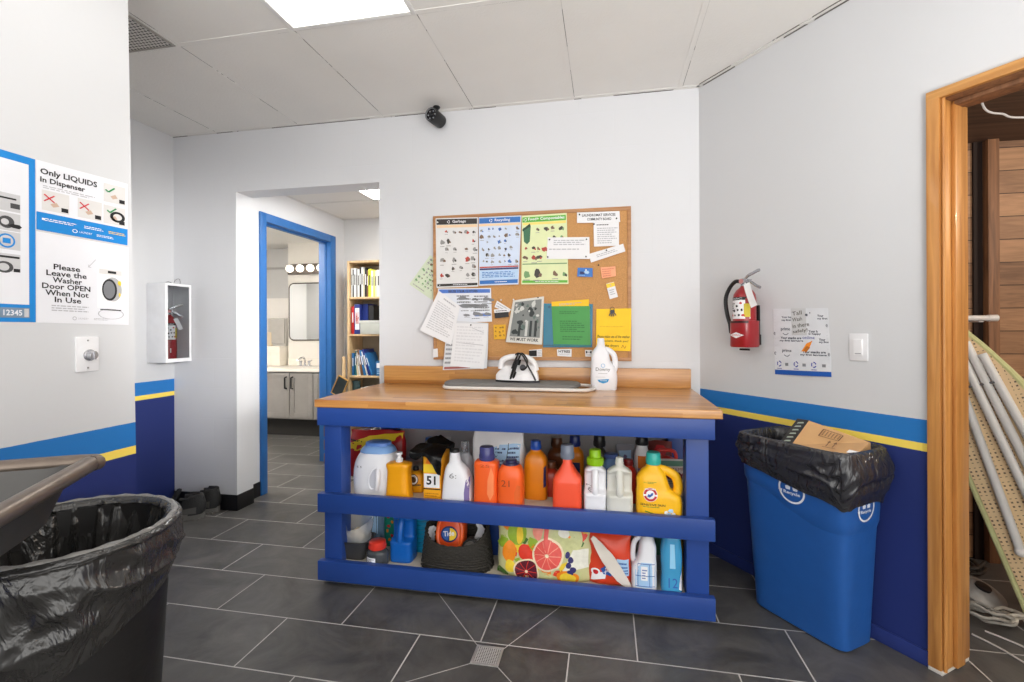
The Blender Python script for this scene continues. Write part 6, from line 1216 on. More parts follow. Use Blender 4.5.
# cardboard box poking out
def rp_(u, v, off): s_, z_ = frame_pt('right', u, v, off); return frame_world('right', s_, z_, off)
A, B, C_, D_ = rp_(809, 420.5, .085), rp_(870.5, 442.5, .085), rp_(854.5, 455.5, .245), rp_(791.7, 444.5, .245)
o_ = (A+B+C_+D_)/4; nrm = (B-A).cross(D_-A).normalized(); nrm = nrm if nrm.z > 0 else -nrm
vs = [A-o_, B-o_, C_-o_, D_-o_]; th = nrm*.05
t = thing('cardboard_box', 'flattened brown cardboard box poking out of the recycling bin', 'box', o_)
KR = mat('kraft_board', (206, 162, 112), .7, var=.05, bump=.05); mb = MB()
mb.add([v for v in vs]+[v-th for v in vs], [(3, 2, 1, 0), (4, 5, 6, 7), (0, 1, 5, 4), (1, 2, 6, 5), (2, 3, 7, 6), (3, 0, 4, 7)], smooth=False)
mb.build('carton', KR, t)
D = Decal(MB(), lambda x, z, l: tuple((D_+(C_-D_)*x+(A+(B-A)*x-D_-(C_-D_)*x)*z-o_)+nrm*(l+.0006)))
def brd(x0, z0, x1, z1, w, m):
    for p in ((x0, z0, x1, z0), (x1, z0, x1, z1), (x1, z1, x0, z1), (x0, z1, x0, z0)): D.line(*p, w, m)
brd(.30, .55, .62, .86, .018, 0)
for k in range(6): D.line(.34+.05*k, .6, .34+.05*k, .82, .012, 0)
for x in (.52, .62): D.line(x, .18, x, .42, .016, 0); D.poly([(x-.03, .36), (x+.03, .36), (x, .46)], 0, .001)
D.line(.47, .14, .68, .14, .016, 0); D.rect(.86, .08, 1, .26, 1)
D.mb.build('print', [mat('kraft_ink', (120, 84, 54), .6), LBL_W], t)
e = [D_-o_, A-o_]; w_ = (D_-C_).normalized()*.05
mb = MB().add([e[0]+nrm*.001, e[1]+nrm*.001, e[1]+w_+nrm*.003, e[0]+w_+nrm*.003, e[0]-nrm*.004, e[1]-nrm*.004, e[1]+w_-nrm*.004, e[0]+w_-nrm*.004], [(0, 1, 2, 3), (7, 6, 5, 4), (0, 4, 5, 1), (1, 5, 6, 2), (2, 6, 7, 3), (3, 7, 4, 0)], smooth=False)
D = Decal(mb, lambda x, z, l: tuple(e[0]+(e[1]-e[0])*z+w_*x+nrm*(l+.0035)))
for k in range(6): D.poly([(.2, .08+.15*k), (.75, .04+.15*k), (.7, .10+.15*k), (.3, .13+.15*k)], 1)
mb.build('tape', [mat('tape_black', (42, 42, 42), .35), mat('tape_sage', (176, 190, 176), .5)], t)

# ================================================================== SHOES IN THE CORNER
M_SHOE = mat('shoe_black', (40, 40, 40), .6, bump=.3, bscale=120); M_SOLE = mat('shoe_sole', (104, 102, 98), .7, bump=.3, bscale=90)
def shoe(loc, rz, label):
    t = thing('shoe', label, 'shoe', loc, rz, 'shoes on the floor in the corner')
    def foot(x): k = (x+.14)/.28; return .034+.014*math.sin(PI*min(1, max(0, k*1.1)))-.006*math.cos(2*PI*k)
    xs = [-.14+.28*i/24 for i in range(25)]
    def ol(g): return [(x, -foot(x)*g*math.sqrt(max(.02, 1-abs(2*(x)/.29)**6))) for x in xs]+[(x, foot(x)*g*math.sqrt(max(.02, 1-abs(2*(x)/.29)**6))) for x in reversed(xs)]
    mb = MB(); 
    for z0, z1, g in ((0, .012, 1.0), (.012, .042, 1.07)): mb.prism(ol(g), z0, z1)
    for i in range(9): mb.box((-.125+.03*i, -.05, -.0), (-.115+.03*i, .05, .008), bevel=.002)
    mb.build('sole', M_SOLE, t)
    def up(u, v):
        a = 2*PI*u; zz = .032+.105*v
        xc = .0-.045*v; L = .138-.05*v*v; wd = .053-.009*v
        x = xc+L*spow(math.cos(a), .8); y = wd*spow(math.sin(a), .8)
        z = zz-(.075*v if x > .02 else .075*v*max(0, (x+.04)/.06))*1.0
        if v > .9: z += .02*(v-.9)/.1*(x < -.03)
        return (x, y, max(z, .033))
    mb = MB().grid(up, 44, 14, 0, closed_u=True); mb.grid(lambda u, v: (up(u, 1)[0]*(1-.12*v)-.005*v, up(u, 1)[1]*(1-.14*v), up(u, 1)[2]-.045*v), 44, 4, 0, closed_u=True, flip=True); mb.build('upper', M_SHOE, t)
    MB().tube([(x-.045, .041*math.sin(b), .137+.012*(math.cos(b) < -.2)) for x, b in [(.078*math.cos(2*PI*k/32), 2*PI*k/32) for k in range(32)] if x < .03], .009, seg=8).build('collar', mat('shoe_collar', (58, 57, 56), .85), t)
    MB().tube(spline([(-.128, 0, .05), (-.134, 0, .10), (-.130, 0, .15)], 4), .011, seg=8, flat=.5).build('heel_tab', mat('shoe_heel', (84, 83, 80), .7), t)
    MB().grid(lambda u, v: (-.11+.15*u, -(.0545-.004*v)*(1-.25*max(0, u-.7)), .045+.04*v*(1-.5*u)), 10, 4).grid(lambda u, v: (-.11+.15*u, (.0545-.004*v)*(1-.25*max(0, u-.7)), .045+.04*v*(1-.5*u)), 10, 4, flip=True).build('side_panel', MATS['shoe_heel'], t)
    mb = MB()
    for k in range(4): mb.tube(spline([(.02+.018*k, -.03, .083-.009*k), (.024+.018*k, 0, .098-.011*k), (.028+.018*k, .03, .083-.009*k)], 3), .003)
    mb.build('laces', mat('shoe_lace', (60, 60, 60), .8), t)
shoe((-2.665, 2.60, 0), math.radians(205), 'black lace-up shoe standing in front in the corner by the pier')
shoe((-2.66, 2.735, 0), math.radians(190), 'black shoe close against the white wall behind the front shoe')
p = onZ(168, 505, 0); t = thing('cloth_scrap', 'dark crumpled strap lying beside the shoes at the navy wall', 'strap', (-2.80, 2.70, 0))
MB().tube(spline([(-.03, .02, .01), (0, -.02, .05), (.02, 0, .12), (.0, .03, .14), (-.02, .0, .08), (.03, -.03, .02)], 5), .012, seg=8, flat=.5).build('strap', M_SHOE, t)

# ================================================================== BOOKCASE IN THE HALL
BKX0, BKX1, BKY0, BKY1 = -2.29, -1.52, 3.975, YHALL
t = thing('bookcase', 'pale wooden bookcase filled with books in the hall beyond the opening', 'bookcase', ((BKX0+BKX1)/2, (BKY0+BKY1)/2, 0))
M_BIRCH = wood('birch_wood', (196, 164, 120), (222, 192, 150), 2, 3, .5, 0, 12); bl_ = Vector((-(BKX0+BKX1)/2, -(BKY0+BKY1)/2, 0))
MB().box((BKX0, BKY0, 0), (BKX0+.02, BKY1, 1.823), bevel=.002).build('side_panel', M_BIRCH, t, bl_); MB().box((BKX1-.02, BKY0, 0), (BKX1, BKY1, 1.823), bevel=.002).build('side_panel', M_BIRCH, t, bl_)
SH = [.05, .42, .79, 1.163, 1.497]
for z in SH: MB().box((BKX0+.02, BKY0+.004, z-.018), (BKX1-.02, BKY1-.012, z), bevel=.002).build('shelf', M_BIRCH, t, bl_)
MB().box((BKX0+.02, BKY0, 1.805), (BKX1-.02, BKY1, 1.823), bevel=.002).build('top_panel', M_BIRCH, t, bl_)
MB().box((BKX0+.02, BKY1-.012, 0), (BKX1-.02, BKY1-.004, 1.805)).build('back_panel', mat('back_board', (160, 146, 124), .7), t, bl_)
PAGES = mat('book_pages', (230, 224, 208), .7)
CN = {'white': (226, 226, 224), 'black': (34, 34, 36), 'cream': (216, 206, 176), 'yellow green': (206, 214, 60), 'red': (196, 40, 40), 'grey': (130, 130, 130), 'navy': (34, 50, 120), 'blue': (40, 110, 170), 'teal': (30, 110, 120), 'brown': (120, 84, 54), 'lilac': (180, 170, 200)}
def book(x, z, th, hh, dp, c, label, tilt=0.0, group='books in the hall bookcase', cat='book', name='book', mark=True, y=BKY0+.02):
    t = thing(name, label, cat, (x, y, z), group=group, rot=(0, tilt, 0))
    m = mat('cover_'+c.replace(' ', '_'), CN[c], .5)
    mb = MB().box((0, 0, 0), (.002, dp, hh)).box((th-.002, 0, 0), (th, dp, hh)).box((0, -.002, 0), (th, .002, hh), bevel=.0008); mb.build('cover', m, t)
    MB().box((.002, .003, .003), (th-.002, dp-.004, hh-.003)).build('pages', PAGES, t)
    if mark:
        k = PAL[0] if c not in ('black', 'navy', 'teal', 'brown', 'blue', 'red') else LBL_W
        D = Decal(MB(), lambda xx, zz, l: (xx, -.0024-l, zz)); D.rect(th*.3, hh*.42, th*.7, hh*.78, 0, .0004, 1); D.mb.build('spine_title', k, t)
    return t
x = BKX0+.028
for i, (c, th, hh) in enumerate((('white', .016, .26), ('black', .01, .25), ('white', .022, .262), ('grey', .012, .255), ('white', .02, .25), ('black', .016, .27), ('white', .018, .268), ('cream', .012, .245), ('black', .02, .262), ('brown', .014, .24), ('yellow green', .026, .25), ('white', .02, .235), ('yellow green', .012, .24), ('cream', .02, .235), ('white', .03, .24))):
    book(x, SH[4], th, hh, .19, c, f'{c} book on the top shelf, {["first", "second", "third", "fourth", "fifth", "sixth", "seventh", "eighth", "ninth", "tenth", "eleventh", "twelfth", "thirteenth", "fourteenth", "fifteenth"][i]} from the doorway side'); x += th+.001
t = thing('book_stack_box', 'red rounded case leaning on the top bookcase shelf', 'case', (x+.005, BKY0+.03, SH[4]+.07)); MB().box((0, 0, 0), (.07, .12, .105), bevel=.02).build('case', mat('case_red', (206, 44, 52), .4), t)
t = thing('paper_stack', 'pile of white papers under the red case on the bookcase', 'papers', (x+.003, BKY0+.02, SH[4])); MB().box((0, 0, 0), (.16, .18, .068), bevel=.003).build('sheets', mat('stack_paper', (226, 224, 222), .7, scale=80), t)
x = BKX0+.03
book(x, SH[3], .028, .25, .2, 'red', 'red binder on the middle bookcase shelf', name='binder', cat='binder'); x += .03
t = book(x, SH[3], .06, .27, .22, 'navy', 'navy binder with white handwritten spine label beside the red binder', name='binder', cat='binder', mark=False)
D = Decal(MB(), lambda xx, zz, l: (xx, -.0024-l, zz)); D.rect(.008, .04, .05, .235, 0, .0004, 1); D.text('MAH', .015, .09, .043, .2, 1, .001, .03, PI/2*0); D.mb.build('spine_label', [LBL_W, LBL_R], t); x += .062
book(x, SH[3], .05, .275, .22, 'navy', 'wide navy binder behind the grey storage box', name='binder', cat='binder', mark=False, y=BKY0+.06)
book(x+.055, SH[3], .05, .26, .22, 'black', 'black binder behind the grey storage box', name='binder', cat='binder', mark=False, y=BKY0+.06)
t = thing('storage_box', 'pale grey storage box in front of the binders', 'box', (x+.005, BKY0-.002, SH[3])); MB().box((0, 0, 0), (.27, .055, .115), bevel=.004).build('box', mat('box_sage_grey', (186, 188, 180), .5), t); MB().box((-.004, -.004, .1), (.274, .059, .122), bevel=.003).build('lid', mat('box_lid_grey', (200, 202, 196), .5), t)
x = BKX0+.034
for i, (c, th, hh, ti) in enumerate((('blue', .02, .2, .0), ('teal', .016, .22, .02), ('cream', .014, .23, -.08), ('white', .012, .2, -.14), ('brown', .02, .24, -.16), ('blue', .02, .23, -.2), ('white', .012, .22, -.24), ('navy', .02, .24, -.28), ('blue', .016, .21, -.32))):
    book(x, SH[2]+.0005, th, hh, .19, c, f'{c} book on the third bookcase shelf, {["upright at the end", "second and nearly upright", "third and slightly leaning", "fourth and leaning", "fifth and leaning", "sixth and leaning", "seventh and leaning", "eighth and leaning", "last and leaning most"][i]}', tilt=ti); x += th*1.05+.006
t = thing('storage_box', 'small blue printed box beside the leaning books', 'box', (BKX0+.27, BKY0+.01, SH[2])); D = Decal(MB().box((0, 0, 0), (.1, .12, .13), bevel=.002), lambda xx, zz, l: (xx, -.0006-l, zz)); D.rect(.01, .07, .09, .115, 1); D.lines(.015, .015, .085, .06, 3, 2, 3); D.mb.build('box', [mat('box_blue', (40, 100, 150), .5), LBL_W, LBL_LB], t)
t = thing('storage_tin', 'small dark teal tin on the shelf under the leaning books', 'tin', (BKX0+.055, BKY0+.06, SH[1])); MB().lathe([(.035, 0), (.035, .3), (.037, .302), (.037, .32), (0, .322)], 0, 24).build('tin', mat('tin_teal', (60, 84, 86), .4), t)
for i, (c, th, hh) in enumerate((('white', .03, .26), ('white', .034, .27), ('red', .02, .25), ('white', .03, .24), ('lilac', .03, .25), ('cream', .03, .26), ('white', .028, .25))):
    book(BKX0+.12+.037*i, SH[1], th, hh, .18, c, f'{c} book on the low shelf, {["nearest the teal tin", "second from the teal tin", "third from the teal tin", "fourth from the teal tin", "fifth from the teal tin", "sixth from the teal tin", "farthest from the teal tin"][i]}')
for i, (c, th, hh) in enumerate((('white', .04, .24), ('lilac', .03, .25), ('grey', .04, .2), ('white', .03, .26), ('teal', .03, .25))):
    book(BKX0+.06+.05*i, SH[0], th, hh, .18, c, f'{c} book on the bottom shelf, {["nearest the doorway", "second from the doorway", "third from the doorway", "fourth from the doorway", "farthest from the doorway"][i]}')
# frames leaning between the door frame and the bookcase
t = thing('picture_frame', 'dark framed board leaning between the blue door frame and the bookcase', 'frame', (-2.375, 3.93, .62), rot=(.1, .5, 0))
MB().box((-.05, 0, 0), (.05, .012, .17)).build('board', mat('frame_back', (40, 50, 54), .5), t); mb = MB()
for lo, hi in (((-.056, -.006, -.008), (-.048, .016, .178)), ((.048, -.006, -.008), (.056, .016, .178)), ((-.056, -.006, .17), (.056, .016, .178)), ((-.056, -.006, -.008), (.056, .016, .0))): mb.box(lo, hi, bevel=.002)
mb.build('frame', mat('frame_gold', (190, 150, 90), .45), t)
t = thing('stool', 'small wooden crate under the leaning frame beside the bookcase', 'crate', (-2.385, 3.98, 0)); mb = MB()
for k in range(5): mb.box((-.07, -.12, .02+.12*k), (.07, -.108, .11+.12*k), bevel=.002).box((-.07, .108, .02+.12*k), (.07, .12, .11+.12*k), bevel=.002).box((.058, -.108, .02+.12*k), (.07, .108, .11+.12*k), bevel=.002).box((-.07, -.108, .02+.12*k), (-.058, .108, .11+.12*k), bevel=.002)
mb.box((-.058, -.108, 0), (.058, .108, .612)); mb.build('slats', mat('crate_wood', (120, 92, 64), .7), t)
t = thing('wood_strip', 'thin wooden strip leaning on the bookcase side', 'strip', (-2.315, 3.96, 0), rot=(.0, .0, 0)); MB().box((-.012, -.008, 0), (.012, .008, .96), bevel=.002).build('strip', M_BIRCH, t)

# ================================================================== WASHROOM
VY = 4.82; VZ = .77
t = thing('vanity_cabinet', 'grey washroom vanity cabinet with shaker doors under a white counter', 'cabinet', (-3.4, VY+.24, 0)); vl = Vector((3.4, -(VY+.24), 0))
M_GREY = mat('cabinet_grey', (146, 142, 138), .45); VX0, VX1 = -4.6, -2.62
MB().box((VX0, VY+.02, .2), (VX1, BYM-.012, VZ-.035)).build('carcass', M_GREY, t, vl)
MB().box((VX0, VY+.1, 0), (VX1, BYM-.05, .2)).build('plinth', mat('plinth_shade', (40, 38, 36), .6), t, vl)  # dark colour paints in the shadow of the toe space
edges = [-4.6, -4.12, -3.452, -3.052, -2.62]
u_ = [onY(u, 395, VY).x for u in (266, 289.5, 313)]
dw = u_[1]-u_[0]; cuts = [u_[1]-2*.41, u_[1]-.41, u_[1], u_[2], u_[2]+.41]
for i, (a, b) in enumerate(zip(cuts, cuts[1:])):
    a += .004; b -= .004; z0, z1 = .215, VZ-.05; s = .055
    mb = MB().box((a, VY+.008, z0), (b, VY+.02, z1))
    for lo, hi in (((a, VY, z0), (a+s, VY+.01, z1)), ((b-s, VY, z0), (b, VY+.01, z1)), ((a+s, VY, z0), (b-s, VY+.01, z0+s)), ((a+s, VY, z1-s), (b-s, VY+.01, z1))): mb.box(lo, hi, bevel=.0015)
    d = mb.build('door', M_GREY, t, vl)
    hx = b-.035 if i % 2 == 1 else a+.035
    MB().tube([(hx, VY, z1-.045), (hx, VY-.03, z1-.05), (hx, VY-.03, z1-.17), (hx, VY, z1-.175)], .009, seg=8).build('handle', mat('handle_black', (30, 30, 30), .4), d)
t = thing('vanity_counter', 'white washroom counter over the grey vanity cabinet', 'counter', (-3.4, VY+.24, VZ-.034))
MB().box((VX0+3.4, -.26, 0), (VX1+3.4, BYM-VY-.24, .034), bevel=.004).build('slab', mat('counter_white', (236, 230, 220), .25), t)
MB().box((BX+3.4, BYM-VY-.24-.015, .034), (VX1+3.4, BYM-VY-.24, .12), bevel=.003).build('upstand', MATS['counter_white'], t)
fp = onY(305, 363, VY+.33)
t = thing('faucet', 'chrome two-handle faucet on the white washroom counter', 'faucet', (fp.x, VY+.33, VZ)); M_CHR = mat('chrome', (214, 214, 216), .12, 1.0)
MB().box((-.08, -.025, 0), (.08, .025, .014), bevel=.005).build('base', M_CHR, t); MB().tube(spline([(0, 0, .01), (0, -.002, .07), (0, -.03, .105), (0, -.09, .10), (0, -.11, .075)], 5), .012, seg=12).build('spout', M_CHR, t)
for s in (-1, 1): MB().lathe([(.016, .01), (.014, .05), (.02, .055), (.018, .068), (0, .07)], 0, 16, Matrix.Translation((s*.055, 0, 0))).tube([(s*.055, 0, .06), (s*.1, -.01, .075)], .006).build('handle', M_CHR, t)
mx0, mz1 = onY(290, 283.5, BYM).x, onY(300, 283.5, BYM).z; mz0 = onY(300, 340, BYM).z; mw = .72
t = thing('mirror', 'rounded rectangular mirror with thin dark frame over the washroom counter', 'mirror', (mx0+mw/2, BYM, mz0)); mh = mz1-mz0
def rrect(w, h, r, n=6):
    out = []
    for cx, cy_, a0 in ((w/2-r, h/2-r, 0), (-w/2+r, h/2-r, PI/2), (-w/2+r, -h/2+r, PI), (w/2-r, -h/2+r, 3*PI/2)):
        out += [(cx+r*math.cos(a0+PI/2*i/n), cy_+r*math.sin(a0+PI/2*i/n)) for i in range(n+1)]
    return out
rr = rrect(mw, mh, .06); Mx = Matrix.Translation((0, 0, mh/2)) @ Matrix.Rotation(PI/2, 4, 'X')
MB().prism(rr, .004, .016, 0, Mx).build('glass', mat('mirror_silver', (228, 230, 230), .02, 1.0, var=0), t); MB().tube([(x, -.014, mh/2+y) for x, y in rr], .008, closed=True, seg=8).build('frame', mat('mirror_frame', (90, 84, 78), .4, .5), t)
lz0 = onY(290, 275, BYM).z; lz1 = onY(290, 264.5, BYM).z; lx0 = onY(289, 270, BYM).x
t = thing('vanity_light', 'bar light with round bulbs above the washroom mirror', 'light', (lx0+.36, BYM, lz0)); lh = lz1-lz0
MB().box((-.36, -.03, 0), (.36, 0, lh), bevel=.005).build('bar', mat('bar_nickel', (112, 104, 98), .3, .7), t)
M_BULB = mat('bulb_glow', (255, 246, 230), .3, var=0, emit=1.6)
for k in range(5):
    x = onY(289.5, 270, BYM-.08).x-(lx0+.36)+.138*k; MB().sphere((x, -.075, lh*.52), .046, 0, 20, 14).build('bulb', M_BULB, t); MB().lathe([(.03, 0), (.028, .03), (.022, .035)], 0, 16, Matrix.Translation((x, -.03, lh*.52)) @ Matrix.Rotation(PI/2, 4, 'X')).build('socket', MATS['bar_nickel'], t)
p0 = onY(266, 318, BYR-.13); p1 = onY(286, 346, BYR-.13)
t = thing('towel_dispenser', 'grey plastic towel dispenser on the washroom alcove wall', 'dispenser', ((p0.x+p1.x)/2+.01, BYR-.013, p1.z)); w = p1.x-p0.x; h = p0.z-p1.z
MB().box((-w/2, -.13, 0), (w/2, 0, h), bevel=.02).build('case', mat('dispenser_white', (210, 206, 200), .35), t); MB().box((-w*.36, -.145, h*.08), (w*.46, -.12, h*.98), bevel=.02).build('cover', mat('dispenser_grey', (188, 184, 178), .25), t)
p0 = onY(268, 348, BYM-.1)
t = thing('tissue_box', 'white box standing on the washroom counter below the towel dispenser', 'box', (p0.x+.10, BYM-.02, VZ)); hbx = onY(268, 346, BYM-.02).z-VZ
MB().box((-.12, -.12, 0), (.09, .12, hbx), bevel=.012).build('box', mat('box_cream', (232, 226, 214), .5), t)
p0 = onY(265.5, 338, BYR-.25)
t = thing('soap_dispenser', 'cream soap dispenser at the blue door frame edge', 'dispenser', (p0.x-.05, BYR-.05, p0.z-.12)); MB().box((-.08, -.12, 0), (.07, .036, .2), bevel=.03).build('case', mat('soap_cream', (222, 204, 176), .4), t); MB().box((-.03, -.13, -.03), (.03, -.05, .01), bevel=.008).build('lever', MATS['soap_cream'], t)
# ================================================================== THINGS IN THE CEDAR ROOM
def mesh_material():
    m, nt, b = base_mat('board_mesh')
    tc = nd(nt, 'ShaderNodeTexCoord'); sp = nd(nt, 'ShaderNodeSeparateXYZ'); nt.links.new(tc.outputs['Object'], sp.inputs[0])
    P = .0165
    def cell(s, p): return M_(nt, 'ABSOLUTE', M_(nt, 'SUBTRACT', M_(nt, 'FRACT', M_(nt, 'DIVIDE', s, p)), .5))
    hx, hz = cell(sp.outputs[0], P), cell(sp.outputs[2], P)
    hole = M_(nt, 'MULTIPLY', M_(nt, 'LESS_THAN', hx, .2), M_(nt, 'LESS_THAN', hz, .2))
    gx, gz = cell(sp.outputs[0], P*5), cell(sp.outputs[2], P*4)
    solid = M_(nt, 'MULTIPLY', M_(nt, 'LESS_THAN', gx, .4), M_(nt, 'LESS_THAN', gz, .37))
    hole = M_(nt, 'MULTIPLY', hole, solid)
    nt.links.new(mixc(nt, hole, col((214, 184, 140)), col((96, 76, 54))), b.inputs['Base Color']); b.inputs['Roughness'].default_value = .5
    bp = nd(nt, 'ShaderNodeBump'); bp.inputs['Strength'].default_value = .4; bp.inputs['Distance'].default_value = .004
    rib = M_(nt, 'LESS_THAN', gz, .45); nt.links.new(rib, bp.inputs['Height']); nt.links.new(bp.outputs['Normal'], b.inputs['Normal'])
    return m
M_MESH = mesh_material(); M_LEG = mat('leg_white', (214, 212, 208), .4)
def board_outline(L, w, n=14):
    hw = w/2; out = []
    for i in range(n+1):        # tail end, rounded
        a = PI+PI*i/n; out.append((hw*spow(math.cos(a), .5), .05+.05*math.sin(a)))
    k0 = L*.58
    side = [(hw*(1-(max(0, z-k0)/(L-k0))**1.9*.86), z) for z in [.1+(L-.13)*i/22 for i in range(23)]]
    out += side
    tip = side[-1][0]
    for i in range(1, 8): a = PI*i/8; out.append((tip*math.cos(a), side[-1][1]+.03*math.sin(a)))
    out += [(-x, z) for x, z in reversed(side)]
    return out
def ironing_board(loc, rot, label, pad_rgb, L=1.36, w=.31, legs=True):
    t = thing('ironing_board', label, 'ironing board', loc, rot=rot, group='folded ironing boards in the cedar room')
    ol = board_outline(L, w)
    def slab(g, y0, y1, mb, bul=0):
        n = len(ol); c = [(x*g, L/2+(z-L/2)*(1-(1-g)*.3)) for x, z in ol]
        vs = [(x, y0, z) for x, z in c]+[(x, y1, z) for x, z in c]
        mb.add(vs, [tuple(range(n)), tuple(range(2*n-1, n-1, -1))]+[(i, n+i, n+(i+1) % n, (i+1) % n) for i in range(n)], 0, smooth=False)
    mb = MB(); slab(.94, -.006, .006, mb); mb.build('mesh_top', M_MESH, t)
    mb = MB(); slab(1.0, .006, .02, mb); mb.tube([(x, .008, z) for x, z in ol], .0115, closed=True, seg=8); mb.build('pad_cover', mat('pad_'+label[:5], pad_rgb, .8, var=.12, scale=40, bump=.3, bscale=80), t)
    if legs:
        for x0, x1, z0, z1, y in ((-.095, -.05, .32, L*.93, -.022), (.0, -.012, .10, L*.92, -.026), (.05, .018, .12, L*.95, -.022), (.105, .05, .2, L*.9, -.022)):
            MB().tube([(x0, y, z0), ((x0+x1)/2, y, (z0+z1)/2), (x1, y, z1)], .0155, seg=12).build('leg', M_LEG, t)
            MB().sphere((x0, y, z0), .02, 0, 12, 8).build('foot_cap', M_WIRE, t)
        MB().tube([(-.09, -.03, .98), (.06, -.03, .98)], .005).build('cross_bar', MATS['wire_grey'], t)
    return t
def lean(nose_u, nose_v, nose_Y, base_u, base_v, label, rgb, L=1.36, legs=True, dy=0.0):
    B_ = onZ(base_u, base_v, .03)
    N_ = onY(nose_u, nose_v, nose_Y)
    zax = (N_-B_).normalized(); view = ((EYEV-B_).normalized()); ya = -(view-zax*view.dot(zax)).normalized(); xa = ya.cross(zax)
    R = Matrix((xa, ya, zax)).transposed()
    return ironing_board(B_, R.to_euler(), label, rgb, (N_-B_).length, legs=legs)
lean(954, 330, 2.42, 1095, 640, 'green-padded ironing board leaning nearest in the cedar doorway', (196, 196, 142))
lean(962, 338, 2.52, 1102, 632, 'yellow-padded ironing board leaning behind the green one', (200, 194, 146), legs=True)
# white rod across the corner
p = onY(996, 318, CY-.16)
t = thing('closet_rod', 'white closet rod end fixed in the cedar room above the ironing boards', 'rod', p)
MB().tube([(-1.0, 0, 0), (0, 0, 0)], .014, seg=14).build('rod', M_WIRE, t); MB().tube([(-.035, 0, 0), (.004, 0, 0)], .0165, seg=14).build('end_cap', M_WIRE, t)
MB().box((-.07, .0, -.02), (-.05, .16, .012), bevel=.003).build('bracket', M_WIRE, t)
# loose wire at the cedar ceiling
pts = [onY(u, v, 2.35) for u, v in ((982, 103), (986, 110), (993, 113), (1003, 114), (1010, 117), (1024, 117.5), (1050, 117))]
p0 = onY(982, 103, 2.35); p0.z = 2.16
o_ = pts[0]; MBw = MB().tube(spline([p0-o_]+[q-o_ for q in pts], 5), .0042, seg=8)
tag(MBw.build('ceiling_wire', M_WIRE, None, o_), 'loose white wire hanging from the dark cedar ceiling', 'wire')
# floor clutter behind the door frame
p = onZ(984, 604, 0)
t = thing('cable_reel', 'grey disc-shaped reel lying in the clutter under the ironing boards', 'reel', (p.x, p.y+.02, .045), rot=(math.radians(20), math.radians(12), 0))
MB().lathe([(.0, -.02), (.085, -.02), (.09, -.012), (.09, .0), (.06, .012), (.05, .02), (.02, .022), (0, .02)], 0, 32).build('reel', mat('reel_grey', (140, 138, 134), .4), t); MB().lathe([(.03, .0), (.028, .03), (.012, .034), (0, .034)], 0, 20).build('hub', M_BLK, t)
M_CABLE = mat('cable_grey', (150, 146, 138), .5)
def cable(c, r, n, seed, label, m=M_CABLE, rad=.006):
    rnd = random.Random(seed); pts = []
    for i in range(n*16):
        a = 2*PI*i/16; k = i/(n*16); rr = r*(.7+.35*rnd.random())
        pts.append((rr*math.cos(a)+.02*math.sin(k*9), rr*.75*math.sin(a), .012+.06*k*abs(math.sin(a*.5+seed))+.01*rnd.random()))
    ob = MB().tube(spline(pts, 3), rad, seg=7).build('cable_coil', m, None, c); tag(ob, label, 'cable', 'cables on the cedar room floor')
p = onZ(988, 622, 0); cable((p.x, p.y, 0), .085, 3, 3, 'tangled grey cable coil on the floor right behind the wooden jamb')
p = onZ(1009, 624, 0); cable((p.x, p.y, 0), .06, 2, 5, 'looped pale cable beside the foot of the ironing boards', mat('cable_pale', (186, 178, 164), .5), .007)
p = onZ(978, 585, 0); cable((p.x, p.y+.1, 0), .09, 3, 8, 'dark cable heap farther back under the ironing boards', mat('cable_dark', (58, 54, 50), .5), .008)
p = onZ(978, 565, 0); t = thing('tool_bag', 'dark shapeless bag on the cedar room floor behind the reel', 'bag', (p.x, p.y+.25, 0))
mb = MB().sphere((0, 0, .12), .13, 0, 26, 16, sq=(1.1, .9, .95)); crumple(mb, .02, 9, 4); mb.v = [(x, y, max(z, 0)) for x, y, z in mb.v]; mb.build('sack', mat('bag_dark', (48, 42, 38), .7), t)
a, b = onZ(966, 636, .004), onZ(1060, 690, .004)
for i, (u0, v0, u1, v1, lab) in enumerate(((972, 634, 1075, 690, 'pale cord on the floor nearest the wooden jamb'), (985, 631, 1090, 676, 'second pale cord running beside the first on the floor'))):
    a, b = onZ(u0, v0, .004), onZ(u1, v1, .004); d = b-a
    tag(MB().tube(spline([(0, 0, 0), tuple(d*.3+Vector((.006, .004, 0))), tuple(d*.65+Vector((-.005, .003, 0))), tuple(d)], 5), .0035, seg=7).build('extension_wire', mat('cord_pale', (196, 192, 186), .5), None, a), lab, 'cord', 'pale cords on the cedar room floor')
# floor drain
t = thing('floor_drain', 'square perforated steel floor drain in the tiles before the work table', 'drain', (-.433, 1.718, 0))
f = MB()
for lo, hi in (((-.052, -.052, 0), (-.043, .052, .004)), ((.043, -.052, 0), (.052, .052, .004)), ((-.043, -.052, 0), (.043, -.043, .004)), ((-.043, .043, 0), (.043, .052, .004))): f.box(lo, hi, bevel=.001)
f.build('frame', mat('drain_steel', (190, 188, 184), .35, .6), t)
def drain_material():
    m, nt, b = base_mat('drain_grate'); tc = nd(nt, 'ShaderNodeTexCoord'); sp = nd(nt, 'ShaderNodeSeparateXYZ'); nt.links.new(tc.outputs['Object'], sp.inputs[0])
    P = .0078
    def cell(s): x = M_(nt, 'SUBTRACT', M_(nt, 'FRACT', M_(nt, 'DIVIDE', s, P)), .5); return M_(nt, 'MULTIPLY', x, x)
    d = M_(nt, 'ADD', cell(sp.outputs[0]), cell(sp.outputs[1]))
    nt.links.new(mixc(nt, M_(nt, 'LESS_THAN', d, .085), col((206, 204, 200)), col((40, 40, 40))), b.inputs['Base Color']); b.inputs['Roughness'].default_value = .4; b.inputs['Metallic'].default_value = .4
    return m
MB().box((-.043, -.043, 0), (.043, .043, .003)).build('grate', drain_material(), t)

